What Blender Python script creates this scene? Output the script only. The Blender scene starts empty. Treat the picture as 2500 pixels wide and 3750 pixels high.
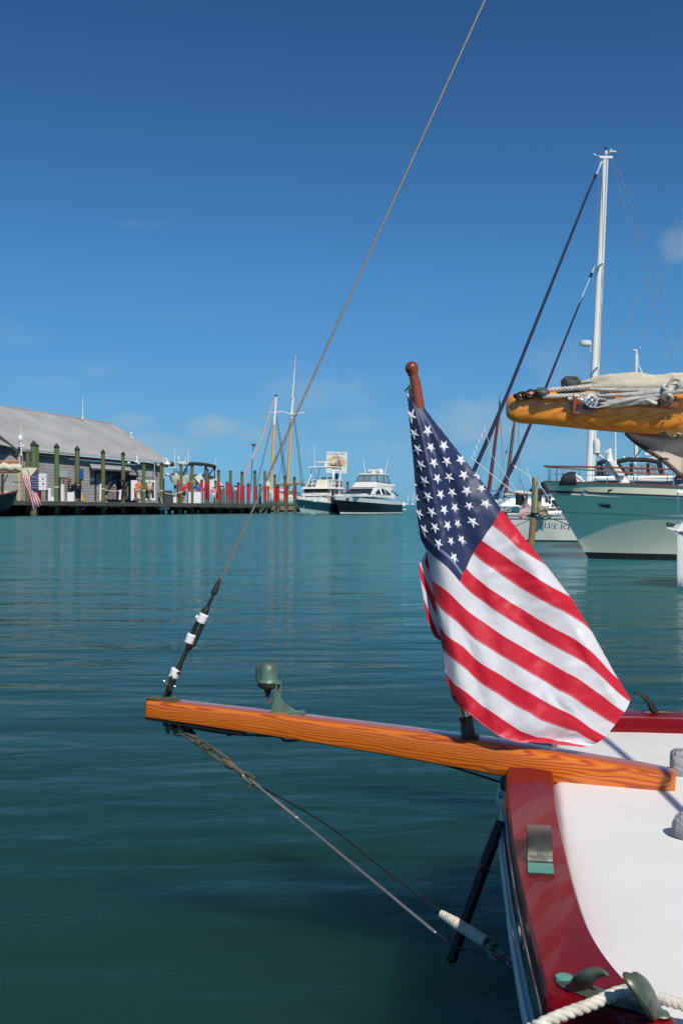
import bpy, bmesh, math, random
import numpy as np
from mathutils import Vector, Matrix, noise
random.seed(7)
R = math.radians
scene = bpy.context.scene
# ---------------------------------------------------------------- camera
H_CAM, F_PX, HOR = 1.15, 4000.0, 1840.0
cam_d = bpy.data.cameras.new('camera')
cam = bpy.data.objects.new('camera', cam_d)
scene.collection.objects.link(cam)
cam.location = (0, 0, H_CAM); cam.rotation_euler = (R(90), 0, 0)
cam_d.sensor_fit = 'VERTICAL'; cam_d.sensor_height = 24.0
cam_d.lens = 24.0 * F_PX / 3750.0
cam_d.shift_y = -35.0 / 3750.0
cam_d.clip_start = 0.05; cam_d.clip_end = 12000
scene.camera = cam
# ---------------------------------------------------------------- world
SUN_EL, SUN_AZ = 45.0, 161.0         # azimuth: compass style, 0 = +Y, clockwise; light comes from behind the camera
world = bpy.data.worlds.new('World'); scene.world = world
world.use_nodes = True
wn = world.node_tree.nodes; wl = world.node_tree.links
wn.clear()
w_out = wn.new('ShaderNodeOutputWorld'); w_bg = wn.new('ShaderNodeBackground')
w_bg.inputs['Strength'].default_value = 0.115
sky = wn.new('ShaderNodeTexSky'); sky.sky_type = 'NISHITA'; sky.sun_disc = False
sky.sun_elevation = R(SUN_EL); sky.sun_rotation = R(SUN_AZ)
sky.air_density = 1.0; sky.dust_density = 0.35; sky.ozone_density = 2.6; sky.altitude = 0
w_tc = wn.new('ShaderNodeTexCoord'); w_sep = wn.new('ShaderNodeSeparateXYZ')
wl.new(w_tc.outputs['Generated'], w_sep.inputs[0])
# faint low cumulus, all round the horizon
w_map = wn.new('ShaderNodeMapping'); w_map.inputs['Scale'].default_value = (1, 1, 2.3)
w_map.inputs['Location'].default_value = (0.37, 0.1, 0.05)
wl.new(w_tc.outputs['Generated'], w_map.inputs[0])
w_no = wn.new('ShaderNodeTexNoise'); w_no.inputs['Scale'].default_value = 7.5
w_no.inputs['Detail'].default_value = 5; w_no.inputs['Roughness'].default_value = 0.5
wl.new(w_map.outputs[0], w_no.inputs['Vector'])
w_cr = wn.new('ShaderNodeMapRange'); w_cr.inputs[1].default_value = 0.53; w_cr.inputs[2].default_value = 0.68
w_cr.interpolation_type = 'SMOOTHSTEP'
wl.new(w_no.outputs['Fac'], w_cr.inputs[0])
w_b1 = wn.new('ShaderNodeMapRange'); w_b1.inputs[1].default_value = 0.20; w_b1.inputs[2].default_value = 0.05
wl.new(w_sep.outputs['Z'], w_b1.inputs[0])
w_mu = wn.new('ShaderNodeMath'); w_mu.operation = 'MULTIPLY'
wl.new(w_cr.outputs[0], w_mu.inputs[0]); wl.new(w_b1.outputs[0], w_mu.inputs[1])
w_mu2 = wn.new('ShaderNodeMath'); w_mu2.operation = 'MULTIPLY'; w_mu2.inputs[1].default_value = 0.30
wl.new(w_mu.outputs[0], w_mu2.inputs[0])
# the clear polarised-looking blue of this sky: one tint per height above the horizon, the same all round
w_rp = wn.new('ShaderNodeValToRGB'); els = w_rp.color_ramp.elements
els[0].position = 0.0; els[0].color = (.19, .485, .98, 1)
els[1].position = 1.0; els[1].color = (.52, .64, .74, 1)
for p_, c_ in ((.06, (.22, .445, .72)), (.20, (.235, .51, .73)), (.41, (.185, .39, .59))):
    e_ = w_rp.color_ramp.elements.new(p_); e_.color = (*c_, 1)
wl.new(w_sep.outputs['Z'], w_rp.inputs[0])
w_hsv = wn.new('ShaderNodeMix'); w_hsv.data_type = 'RGBA'; w_hsv.blend_type = 'MULTIPLY'; w_hsv.inputs[0].default_value = 1
wl.new(sky.outputs[0], w_hsv.inputs[6]); wl.new(w_rp.outputs[0], w_hsv.inputs[7])
# the few separate puffs low over the harbour: (azimuth, elevation, half sizes, strength)
def wmath(op, a, b=None, c=None):
    n = wn.new('ShaderNodeMath'); n.operation = op
    for i, v in enumerate((a, b, c)):
        if v is None: continue
        if isinstance(v, (int, float)): n.inputs[i].default_value = v
        else: wl.new(v, n.inputs[i])
    return n.outputs[0]
w_n2 = wn.new('ShaderNodeTexNoise'); w_n2.inputs['Scale'].default_value = 26; w_n2.inputs['Detail'].default_value = 6; w_n2.inputs['Roughness'].default_value = .6
wl.new(w_map.outputs[0], w_n2.inputs['Vector'])
w_az = wmath('ARCTAN2', w_sep.outputs['X'], w_sep.outputs['Y']); w_el = wmath('ARCSINE', w_sep.outputs['Z'])
acc = w_mu2.outputs[0]
for az_, el_, ra_, re_, st_ in ((-.116,.067,.028,.0125,.62), (-.098,.062,.040,.008,.25), (-.190,.073,.024,.010,.35), (-.262,.106,.040,.007,.13), (.303,.222,.022,.017,.42), (.130,.073,.060,.024,.42), (.190,.052,.060,.014,.26), (-.178,.246,.028,.004,.07), (-.03,.045,.05,.006,.12), (-.9,.09,.08,.02,.3), (.8,.08,.07,.02,.3), (1.6,.12,.09,.03,.3), (-1.7,.1,.09,.03,.3), (2.6,.1,.1,.03,.3)):
    dx_ = wmath('DIVIDE', wmath('SUBTRACT', w_az, az_), ra_); dy_ = wmath('DIVIDE', wmath('SUBTRACT', w_el, el_), re_)
    r2_ = wmath('ADD', wmath('MULTIPLY', dx_, dx_), wmath('MULTIPLY', dy_, dy_))
    v_ = wmath('SUBTRACT', wmath('ADD', wmath('MULTIPLY', w_n2.outputs['Fac'], 3.0), -.35), r2_)
    n_ = wn.new('ShaderNodeMapRange'); n_.interpolation_type = 'SMOOTHSTEP'; n_.inputs[1].default_value = -.3; n_.inputs[2].default_value = 1.7; n_.inputs[4].default_value = st_
    wl.new(v_, n_.inputs[0]); acc = wmath('MAXIMUM', acc, n_.outputs[0])
w_mix = wn.new('ShaderNodeMix'); w_mix.data_type = 'RGBA'
w_mix.inputs[7].default_value = (3.3, 4.3, 4.8, 1)
wl.new(acc, w_mix.inputs[0]); wl.new(w_hsv.outputs[2], w_mix.inputs[6])
wl.new(w_mix.outputs[2], w_bg.inputs['Color']); wl.new(w_bg.outputs[0], w_out.inputs[0])
# ---------------------------------------------------------------- sun
sd = bpy.data.lights.new('sun', 'SUN'); sd.energy = 4.0; sd.angle = R(0.53); sd.color = (1.0, 0.94, 0.84)
sun = bpy.data.objects.new('sun', sd); scene.collection.objects.link(sun)
saz, sel = R(SUN_AZ), R(SUN_EL)
sdir = Vector((math.sin(saz) * math.cos(sel), math.cos(saz) * math.cos(sel), math.sin(sel)))
sun.rotation_euler = sdir.to_track_quat('Z', 'Y').to_euler(); sun.location = (-10, -30, 40)
scene.view_settings.view_transform = 'Standard'; scene.view_settings.look = 'None'
scene.view_settings.gamma = 1.0; scene.view_settings.exposure = 0.0
scene.render.engine = 'CYCLES'
scene.cycles.max_bounces = 8; scene.cycles.transparent_max_bounces = 16
scene.cycles.caustics_reflective = False; scene.cycles.caustics_refractive = False

# ---------------------------------------------------------------- helpers
COL = scene.collection
def P(px, py, D):                    # where a point of the photograph stands at distance D
    return Vector(((px - 1250.0) / F_PX * D, D, H_CAM - (py - HOR) / F_PX * D))
def PZ(px, py, z):                   # ... on the level plane z
    return P(px, py, (H_CAM - z) * F_PX / (py - HOR))

class MB:
    def __init__(s): s.v = []; s.f = []
    def add(s, vs, fs):
        b = len(s.v); s.v += [Vector(v) for v in vs]; s.f += [tuple(i + b for i in f) for f in fs]; return s
    def box(s, a, b, rot=None, c=None):
        x0, y0, z0 = a; x1, y1, z1 = b
        vs = [Vector(p) for p in ((x0,y0,z0),(x1,y0,z0),(x1,y1,z0),(x0,y1,z0),(x0,y0,z1),(x1,y0,z1),(x1,y1,z1),(x0,y1,z1))]
        if rot is not None:
            vs = [rot @ v for v in vs]
        if c is not None: vs = [v + Vector(c) for v in vs]
        return s.add(vs, [(0,3,2,1),(4,5,6,7),(0,1,5,4),(1,2,6,5),(2,3,7,6),(3,0,4,7)])
    def hexa(s, b4, t4):             # bottom ring, top ring
        n = len(b4)
        return s.loft([b4, t4], closed=True, caps=True)
    def loft(s, rings, closed=True, caps=True):
        n = len(rings[0]); vs = [p for r in rings for p in r]; fs = []
        for k in range(len(rings) - 1):
            for i in range(n if closed else n - 1):
                j = (i + 1) % n
                fs.append((k*n + i, k*n + j, (k+1)*n + j, (k+1)*n + i))
        if caps and closed:
            fs.append(tuple(reversed(range(n)))); fs.append(tuple((len(rings)-1)*n + i for i in range(n)))
        return s.add(vs, fs)
    def tube(s, pts, r, n=8, caps=True, flat=1.0, up=None):
        pts = [Vector(p) for p in pts]; m = len(pts)
        rs = r if isinstance(r, (list, tuple)) else [r] * m
        rings = []; prev = None
        for k in range(m):
            t = (pts[min(k+1, m-1)] - pts[max(k-1, 0)])
            if t.length < 1e-9: t = Vector((0, 0, 1))
            t.normalize()
            if prev is None:
                a = Vector(up) if up is not None else (Vector((0,0,1)) if abs(t.z) < .9 else Vector((1,0,0)))
                u = (a - t * a.dot(t)).normalized()
            else: u = (prev - t * prev.dot(t)).normalized()
            prev = u; w = t.cross(u)
            rings.append([pts[k] + (u * math.cos(2*math.pi*i/n) * rs[k] * flat + w * math.sin(2*math.pi*i/n) * rs[k]) for i in range(n)])
        return s.loft(rings, True, caps)
    def prism(s, poly, ext):
        poly = [Vector(p) for p in poly]; ext = Vector(ext)
        return s.loft([poly, [p + ext for p in poly]], True, True)
    def lathe(s, prof, org, axis=(0,0,1), n=16):
        axis = Vector(axis).normalized(); org = Vector(org)
        a = Vector((1,0,0)) if abs(axis.x) < .9 else Vector((0,1,0))
        u = (a - axis * a.dot(axis)).normalized(); w = axis.cross(u)
        rings = [[org + axis * h + (u * math.cos(2*math.pi*i/n) + w * math.sin(2*math.pi*i/n)) * max(rr, 1e-5) for i in range(n)] for rr, h in prof]
        return s.loft(rings, True, True)
    def grid(s, fn, nu, nv):
        vs = [fn(i / nu, j / nv) for j in range(nv + 1) for i in range(nu + 1)]
        fs = [(j*(nu+1)+i, j*(nu+1)+i+1, (j+1)*(nu+1)+i+1, (j+1)*(nu+1)+i) for j in range(nv) for i in range(nu)]
        return s.add(vs, fs)
    def sphere(s, c, r, n=12, m=8, sc=(1,1,1)):
        c = Vector(c); rings = []
        for k in range(m + 1):
            th = math.pi * (k + .02 if k == 0 else (k - .02 if k == m else k)) / m
            rings.append([c + Vector((math.sin(th)*math.cos(2*math.pi*i/n)*r*sc[0], math.sin(th)*math.sin(2*math.pi*i/n)*r*sc[1], math.cos(th)*r*sc[2])) for i in range(n)])
        return s.loft(rings, True, True)

def obj(name, mb, mat, parent=None, smooth=False, label=None, bevel=0, solid=0, subsurf=0, local=False, fix=True):
    me = bpy.data.meshes.new(name)
    me.from_pydata([tuple(v) for v in mb.v], [], mb.f); me.update()
    if fix:
        bm = bmesh.new(); bm.from_mesh(me)
        bmesh.ops.remove_doubles(bm, verts=bm.verts, dist=1e-6)
        bmesh.ops.recalc_face_normals(bm, faces=bm.faces); bm.to_mesh(me); bm.free()
    if smooth:
        me.shade_smooth()
        if smooth != 'full': me.set_sharp_from_angle(angle=R(38))
    if mat: me.materials.append(mat)
    o = bpy.data.objects.new(name, me); COL.objects.link(o)
    if parent is not None:
        o.parent = parent
        if parent.type == 'EMPTY' and not local: o.location = -parent.location
    if solid:
        m = o.modifiers.new('solid', 'SOLIDIFY'); m.thickness = solid; m.offset = 0
    if bevel:
        m = o.modifiers.new('bevel', 'BEVEL'); m.width = bevel; m.segments = 2; m.limit_method = 'ANGLE'; m.angle_limit = R(40)
    if subsurf:
        m = o.modifiers.new('sub', 'SUBSURF'); m.levels = subsurf; m.render_levels = subsurf
    if label: o['label'] = label
    return o
def tag(o, label, cat, group=None, kind=None):
    if label: o['label'] = label
    if cat: o['category'] = cat
    if group: o['group'] = group
    if kind: o['kind'] = kind
    return o
def thing(name, label, cat, loc=(0,0,0), group=None):
    o = bpy.data.objects.new(name, None); COL.objects.link(o)
    o.location = Vector(loc); o.empty_display_size = .2
    return tag(o, label, cat, group)
def structure(o): o['kind'] = 'structure'; return o

# ---------------------------------------------------------------- materials
def mat(name, col, rough=.5, metal=0., col2=None, nscale=6., bump=0., bscale=40., coat=0., mapscale=(1,1,1), spec=None, contrast=(.35,.65), bdist=.002, sss=0, rot=None):
    m = bpy.data.materials.new(name); m.use_nodes = True
    N = m.node_tree.nodes; L = m.node_tree.links; b = N['Principled BSDF']
    b.inputs['Base Color'].default_value = (*col, 1); b.inputs['Roughness'].default_value = rough
    b.inputs['Metallic'].default_value = metal
    if coat: b.inputs['Coat Weight'].default_value = coat; b.inputs['Coat Roughness'].default_value = .03
    if spec is not None: b.inputs['Specular IOR Level'].default_value = spec
    tc = N.new('ShaderNodeTexCoord'); mp = N.new('ShaderNodeMapping'); mp.inputs['Scale'].default_value = mapscale
    if rot: mp.inputs['Rotation'].default_value = rot
    L.new(tc.outputs['Object'], mp.inputs[0])
    if col2 is not None:
        n = N.new('ShaderNodeTexNoise'); n.inputs['Scale'].default_value = nscale; n.inputs['Detail'].default_value = 6
        L.new(mp.outputs[0], n.inputs['Vector'])
        r = N.new('ShaderNodeMapRange'); r.inputs[1].default_value = contrast[0]; r.inputs[2].default_value = contrast[1]
        L.new(n.outputs['Fac'], r.inputs[0])
        x = N.new('ShaderNodeMix'); x.data_type = 'RGBA'
        x.inputs[6].default_value = (*col, 1); x.inputs[7].default_value = (*col2, 1)
        L.new(r.outputs[0], x.inputs[0]); L.new(x.outputs[2], b.inputs['Base Color'])
    if bump:
        n2 = N.new('ShaderNodeTexNoise'); n2.inputs['Scale'].default_value = bscale; n2.inputs['Detail'].default_value = 5
        L.new(mp.outputs[0], n2.inputs['Vector'])
        bp = N.new('ShaderNodeBump'); bp.inputs['Strength'].default_value = bump; bp.inputs['Distance'].default_value = bdist
        L.new(n2.outputs['Fac'], bp.inputs['Height']); L.new(bp.outputs[0], b.inputs['Normal'])
    return m

def wood_mat(name, light, dark, ang, ringscale=60, rough=.22, coat=1.0, stretch=.04, distort=3.2, org=(0,0,0), tilt=.05):
    """varnished softwood: growth rings cut lengthwise along the direction ang (about Z)"""
    m = bpy.data.materials.new(name); m.use_nodes = True
    N = m.node_tree.nodes; L = m.node_tree.links; b = N['Principled BSDF']
    tc = N.new('ShaderNodeTexCoord'); mp = N.new('ShaderNodeMapping'); mp.vector_type = 'TEXTURE'
    mp.inputs['Rotation'].default_value = (0, tilt, ang); mp.inputs['Location'].default_value = org
    L.new(tc.outputs['Object'], mp.inputs[0])
    mp2 = N.new('ShaderNodeMapping'); mp2.inputs['Scale'].default_value = (stretch, 1, 1); L.new(mp.outputs[0], mp2.inputs[0])
    nz = N.new('ShaderNodeTexNoise'); nz.inputs['Scale'].default_value = 22; nz.inputs['Detail'].default_value = 3
    mp3 = N.new('ShaderNodeMapping'); mp3.inputs['Scale'].default_value = (.18, 1, 1); L.new(mp.outputs[0], mp3.inputs[0])
    L.new(mp3.outputs[0], nz.inputs['Vector'])
    wv = N.new('ShaderNodeTexWave'); wv.wave_type = 'RINGS'; wv.rings_direction = 'X'
    wv.inputs['Scale'].default_value = ringscale; wv.inputs['Distortion'].default_value = distort
    wv.inputs['Detail'].default_value = 2.5; wv.inputs['Detail Scale'].default_value = .35
    ad = N.new('ShaderNodeVectorMath'); ad.operation = 'MULTIPLY_ADD'
    ad.inputs[1].default_value = (0, .018, .018); L.new(nz.outputs['Color'], ad.inputs[0]); L.new(mp2.outputs[0], ad.inputs[2])
    L.new(ad.outputs[0], wv.inputs['Vector'])
    rp = N.new('ShaderNodeValToRGB'); e = rp.color_ramp.elements
    e[0].position = .12; e[0].color = (*light, 1); e[1].position = .93; e[1].color = (*dark, 1)
    e2 = rp.color_ramp.elements.new(.62); e2.color = tuple(light[i]*.75 + dark[i]*.25 for i in range(3)) + (1,)
    L.new(wv.outputs['Fac'], rp.inputs[0])
    nl = N.new('ShaderNodeTexNoise'); nl.inputs['Scale'].default_value = 3.5; nl.inputs['Detail'].default_value = 4
    L.new(mp3.outputs[0], nl.inputs['Vector'])
    mr = N.new('ShaderNodeMapRange'); mr.inputs[1].default_value = .3; mr.inputs[2].default_value = .7
    mr.inputs[3].default_value = .78; mr.inputs[4].default_value = 1.22
    L.new(nl.outputs['Fac'], mr.inputs[0])
    mx = N.new('ShaderNodeMix'); mx.data_type = 'RGBA'; mx.blend_type = 'MULTIPLY'; mx.inputs[0].default_value = 1
    L.new(rp.outputs[0], mx.inputs[6]); L.new(mr.outputs[0], mx.inputs[7]); L.new(mx.outputs[2], b.inputs['Base Color'])
    b.inputs['Roughness'].default_value = rough + .2; b.inputs['Specular IOR Level'].default_value = .3
    b.inputs['Coat Weight'].default_value = coat; b.inputs['Coat Roughness'].default_value = .06
    n3 = N.new('ShaderNodeTexNoise'); n3.inputs['Scale'].default_value = 30; L.new(mp.outputs[0], n3.inputs['Vector'])
    bp = N.new('ShaderNodeBump'); bp.inputs['Strength'].default_value = .25; bp.inputs['Distance'].default_value = .002
    L.new(n3.outputs['Fac'], bp.inputs['Height']); L.new(bp.outputs[0], b.inputs['Coat Normal'])
    return m

M = {}
M['white'] = mat('white_gelcoat', (.78,.78,.74), .22, col2=(.70,.70,.66), nscale=3, spec=.5)
M['deck_white'] = mat('deck_paint', (.84,.83,.80), .6, col2=(.80,.79,.76), nscale=9, bump=.45, bscale=220, bdist=.001)
M['red'] = mat('red_enamel', (.185,.003,.008), .30, col2=(.155,.0025,.006), nscale=4, coat=.16, spec=.12, bump=.12, bscale=9, bdist=.006)
M['black_paint'] = mat('black_gloss', (.010,.011,.014), .12, coat=.6)
M['black'] = mat('black_metal', (.015,.015,.017), .4)
M['chrome'] = mat('steel', (.62,.62,.62), .18, 1., bump=.2, bscale=30)
M['steel_dark'] = mat('dull_steel', (.20,.19,.17), .38, 1., col2=(.10,.09,.08), nscale=30, bump=.4, bscale=90)
M['verdigris'] = mat('verdigris_bronze', (.105,.120,.090), .40, .35, col2=(.15,.29,.225), nscale=38, contrast=(.45,.70), bump=.3, bscale=70)
M['verd_light'] = mat('bright_verdigris', (.13,.36,.28), .6, .1, col2=(.10,.16,.12), nscale=60, contrast=(.55,.75), bump=.3, bscale=120)
M['verd_lamp'] = mat('lamp_verdigris', (.095,.20,.155), .5, .15, col2=(.10,.10,.075), nscale=34, contrast=(.48,.68), bump=.2, bscale=90)
M['bronze_mid'] = mat('polished_worn_bronze', (.16,.165,.13), .30, .75, col2=(.08,.09,.075), nscale=45, contrast=(.5,.7), bump=.2, bscale=100)
M['bronze'] = mat('weathered_bronze', (.23,.185,.11), .45, .5, col2=(.10,.13,.09), nscale=26, bump=.5, bscale=90)
M['bronze_dark'] = mat('dark_bronze', (.045,.040,.032), .4, .7, col2=(.07,.07,.055), nscale=22, bump=.4, bscale=80)
M['wire'] = mat('wire_rope', (.30,.265,.22), .5, .5)
M['wire_light'] = mat('wire_rope_bright', (.46,.42,.38), .36, .85)
M['alloy'] = mat('cast_aluminium', (.66,.66,.66), .32, .45)
M['tape'] = mat('white_tape', (.80,.80,.82), .5, bump=.9, bscale=45, bdist=.004)
M['rope'] = mat('white_rope', (.74,.70,.60), .8, col2=(.55,.50,.42), nscale=60, bump=.6, bscale=400)
M['rope_grey'] = mat('grey_fleece', (.40,.41,.42), .95, col2=(.27,.28,.30), nscale=30, bump=1.0, bscale=110, bdist=.012)
M['canvas'] = mat('cream_canvas', (.66,.60,.44), .85, col2=(.55,.50,.38), nscale=12, bump=.6, bscale=30, bdist=.008)
M['webbing'] = mat('white_webbing', (.64,.61,.54), .8, col2=(.46,.44,.40), nscale=40, bump=.7, bscale=60, bdist=.004)
M['mahog'] = mat('varnished_mahogany', (.28,.055,.014), .3, col2=(.17,.030,.009), nscale=14, mapscale=(1,1,.15), coat=1.)
M['mahog_light'] = mat('varnished_teak_block', (.36,.14,.04), .35, col2=(.26,.09,.03), nscale=20, mapscale=(.2,1,1), coat=.8)
M['grey_plastic'] = mat('grey_green_plastic', (.06,.075,.065), .5, col2=(.09,.10,.09), nscale=20)
# ================================================================ WATER
def water():
    me_rows = [0, .5, 1, 2, 4, 8, 14, 22, 34, 50, 75, 110, 160, 240, 400, 700, 1200, 2200, 4000, 7500, 11000]
    mb = MB()
    rows = [-60, -20] + me_rows; xs = [-11000, -3000, -800, -200, -60, -20, -6, 0, 6, 20, 60, 200, 800, 3000, 11000]
    vs = [(x, y, 0) for y in rows for x in xs]; n = len(xs)
    fs = [(j*n+i, j*n+i+1, (j+1)*n+i+1, (j+1)*n+i) for j in range(len(rows)-1) for i in range(n-1)]
    mb.add(vs, fs)
    m = bpy.data.materials.new('sea_water'); m.use_nodes = True
    N = m.node_tree.nodes; L = m.node_tree.links; b = N['Principled BSDF']
    
    g = N.new('ShaderNodeNewGeometry'); sp = N.new('ShaderNodeSeparateXYZ'); L.new(g.outputs['Position'], sp.inputs[0])
    # deep harbour water near, turquoise over the sand flats out to sea
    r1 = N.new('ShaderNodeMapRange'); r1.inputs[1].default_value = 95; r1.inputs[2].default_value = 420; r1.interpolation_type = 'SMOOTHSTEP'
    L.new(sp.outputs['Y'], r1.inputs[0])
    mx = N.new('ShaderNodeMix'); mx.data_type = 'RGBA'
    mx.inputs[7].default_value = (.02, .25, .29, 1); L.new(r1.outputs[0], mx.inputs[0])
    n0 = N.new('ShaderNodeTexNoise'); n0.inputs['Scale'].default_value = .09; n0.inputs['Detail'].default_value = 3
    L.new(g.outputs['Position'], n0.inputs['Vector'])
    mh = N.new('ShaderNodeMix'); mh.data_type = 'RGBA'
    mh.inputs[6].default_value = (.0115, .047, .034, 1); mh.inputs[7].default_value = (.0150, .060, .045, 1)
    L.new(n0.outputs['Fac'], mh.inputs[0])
    # body colour graded along Y: dark green near, paler green blue farther out
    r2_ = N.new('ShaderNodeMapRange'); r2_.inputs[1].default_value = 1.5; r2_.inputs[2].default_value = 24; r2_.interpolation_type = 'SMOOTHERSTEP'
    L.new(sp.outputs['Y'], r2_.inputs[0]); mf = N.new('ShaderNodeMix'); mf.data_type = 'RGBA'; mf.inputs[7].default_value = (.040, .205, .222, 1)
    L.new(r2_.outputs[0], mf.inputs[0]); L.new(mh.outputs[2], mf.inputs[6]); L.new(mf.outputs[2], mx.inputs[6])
    rr_ = N.new('ShaderNodeMapRange'); rr_.inputs[1].default_value = 6; rr_.inputs[2].default_value = 120; rr_.inputs[3].default_value = .045; rr_.inputs[4].default_value = .22
    L.new(sp.outputs['Y'], rr_.inputs[0])
    def wave(scale, sx, sy, rot, detail, dist, det_rough=.5):
        mp = N.new('ShaderNodeMapping'); mp.inputs['Scale'].default_value = (sx, sy, 1); mp.inputs['Rotation'].default_value = (0, 0, R(rot))
        L.new(g.outputs['Position'], mp.inputs[0])
        t = N.new('ShaderNodeTexNoise'); t.inputs['Scale'].default_value = scale; t.inputs['Detail'].default_value = detail
        t.inputs['Roughness'].default_value = det_rough; t.inputs['Distortion'].default_value = .35
        L.new(mp.outputs[0], t.inputs['Vector'])
        k = N.new('ShaderNodeMath'); k.operation = 'MULTIPLY'; k.inputs[1].default_value = dist; L.new(t.outputs['Fac'], k.inputs[0])
        return k
    a = wave(.9, .55, 1.5, 8, 2.5, .060)
    c = wave(3.2, .6, 1.4, -10, 4.0, .015)
    d0 = wave(.30, .6, 1.3, 20, 1.5, .07)
    e0 = wave(10., .6, 1.3, 14, 3.0, .0032)
    d = N.new('ShaderNodeMath'); d.operation = 'ADD'; L.new(d0.outputs[0], d.inputs[0]); L.new(e0.outputs[0], d.inputs[1])
    s1 = N.new('ShaderNodeMath'); s1.operation = 'ADD'; L.new(a.outputs[0], s1.inputs[0]); L.new(c.outputs[0], s1.inputs[1])
    s2 = N.new('ShaderNodeMath'); s2.operation = 'ADD'; L.new(s1.outputs[0], s2.inputs[0]); L.new(d.outputs[0], s2.inputs[1])
    # calm patches and ruffled patches
    bp = N.new('ShaderNodeBump'); bp_dist = bp.inputs['Distance']
    n5 = N.new('ShaderNodeTexNoise'); n5.inputs['Scale'].default_value = .12; n5.inputs['Detail'].default_value = 2
    mp5 = N.new('ShaderNodeMapping'); mp5.inputs['Scale'].default_value = (.5, 1.6, 1); L.new(g.outputs['Position'], mp5.inputs[0]); L.new(mp5.outputs[0], n5.inputs['Vector'])
    r5 = N.new('ShaderNodeMapRange'); r5.inputs[1].default_value = .35; r5.inputs[2].default_value = .65; r5.inputs[3].default_value = .55; r5.inputs[4].default_value = 1.0
    L.new(n5.outputs['Fac'], r5.inputs[0])
    rf_ = N.new('ShaderNodeMapRange'); rf_.inputs[1].default_value = 6; rf_.inputs[2].default_value = 45; rf_.inputs[3].default_value = .85; rf_.inputs[4].default_value = 4.0
    L.new(sp.outputs['Y'], rf_.inputs[0]); L.new(rf_.outputs[0], bp_dist)
    L.new(r5.outputs[0], bp.inputs['Strength'])
    L.new(s2.outputs[0], bp.inputs['Height'])
    # body colour and surface mirror, mixed by Fresnel; wave slopes hide part of the grazing mirror
    ss = N.new('ShaderNodeSubsurfaceScattering'); ss.falloff = 'BURLEY'; ss.inputs['Scale'].default_value = 1.2; ss.inputs['Radius'].default_value = (1, 1, 1)
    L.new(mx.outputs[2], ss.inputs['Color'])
    gl = N.new('ShaderNodeBsdfGlossy'); L.new(rr_.outputs[0], gl.inputs['Roughness']); L.new(bp.outputs[0], gl.inputs['Normal'])
    fr = N.new('ShaderNodeFresnel'); fr.inputs['IOR'].default_value = 1.333; L.new(bp.outputs[0], fr.inputs['Normal'])
    fm = N.new('ShaderNodeMath'); fm.operation = 'MULTIPLY'; fm.inputs[1].default_value = .64; L.new(fr.outputs[0], fm.inputs[0])
    wm = N.new('ShaderNodeMixShader'); L.new(fm.outputs[0], wm.inputs[0]); L.new(ss.outputs[0], wm.inputs[1]); L.new(gl.outputs[0], wm.inputs[2])
    L.new(wm.outputs[0], N['Material Output'].inputs[0]); N.remove(b)
    return structure(obj('water', mb, m, fix=False))
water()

# ================================================================ NEAR BOAT
ZC, ZD = .590, .550                       # rail cap top, deck
boat = thing('sailboat', 'white decked sailboat with dark red rail and varnished orange stern spar, nearest the camera', 'sailboat', (1.2, 2.2, 0))
outer = [(1857,2792),(1851,2840),(1850,2900),(1856,2970),(1868,3060),(1890,3200),(1930,3380),(1975,3560),(2000,3645)]
ring_o = [PZ(x, y, ZC) for x, y in outer]
inner = [(2020,2812),(2026,2850),(2034,2910),(2044,2980),(2068,3095),(2105,3245),(2160,3400),(2245,3530),(2335,3622)]
ring_i = [PZ(x, y, ZC) for x, y in inner]
# near side rail goes on towards the lower right
side_o = [PZ(x, y, ZC) for x, y in [(2115,3662),(2245,3702),(2435,3762)]] + [Vector((.66, 1.05, ZC)), Vector((1.2, .93, ZC)), Vector((2.4, .78, ZC))]
side_i = [PZ(x, y, ZC) for x, y in [(2405,3675),(2470,3722),(2560,3768)]] + [Vector((.74, 1.14, ZC)), Vector((1.25, 1.04, ZC)), Vector((2.4, .90, ZC))]
# the far half of the transom and the far side rail
far_o = [Vector((.352, 2.40, ZC)), Vector((.40, 2.62, ZC)), Vector((.475, 2.86, ZC)), Vector((.56, 2.965, ZC)), Vector((.70, 2.96, ZC)), Vector((1.0, 2.93, ZC)), Vector((1.5, 2.93, ZC)), Vector((2.4, 3.0, ZC))]
far_i = [Vector((.455, 2.36, ZC)), Vector((.495, 2.56, ZC)), Vector((.55, 2.76, ZC)), Vector((.62, 2.855, ZC)), Vector((.74, 2.862, ZC)), Vector((1.0, 2.835, ZC)), Vector((1.5, 2.84, ZC)), Vector((2.4, 2.91, ZC))]
O = list(reversed(far_o)) + ring_o + side_o
I = list(reversed(far_i)) + ring_i + side_i
def catmull(pts, per=5):
    out = []
    n = len(pts)
    for k in range(n - 1):
        p0, p1, p2, p3 = pts[max(k-1,0)], pts[k], pts[k+1], pts[min(k+2,n-1)]
        for j in range(per):
            t = j / per
            out.append(.5 * ((2*p1) + (p2-p0)*t + (2*p0-5*p1+4*p2-p3)*t*t + (3*p1-p0-3*p2+p3)*t**3))
    out.append(pts[-1]); return out
Os, Is = catmull(O, 6), catmull(I, 6)
def off(v, d, z):                          # outward offset along the inside-to-outside direction
    return v
rings = []
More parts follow.
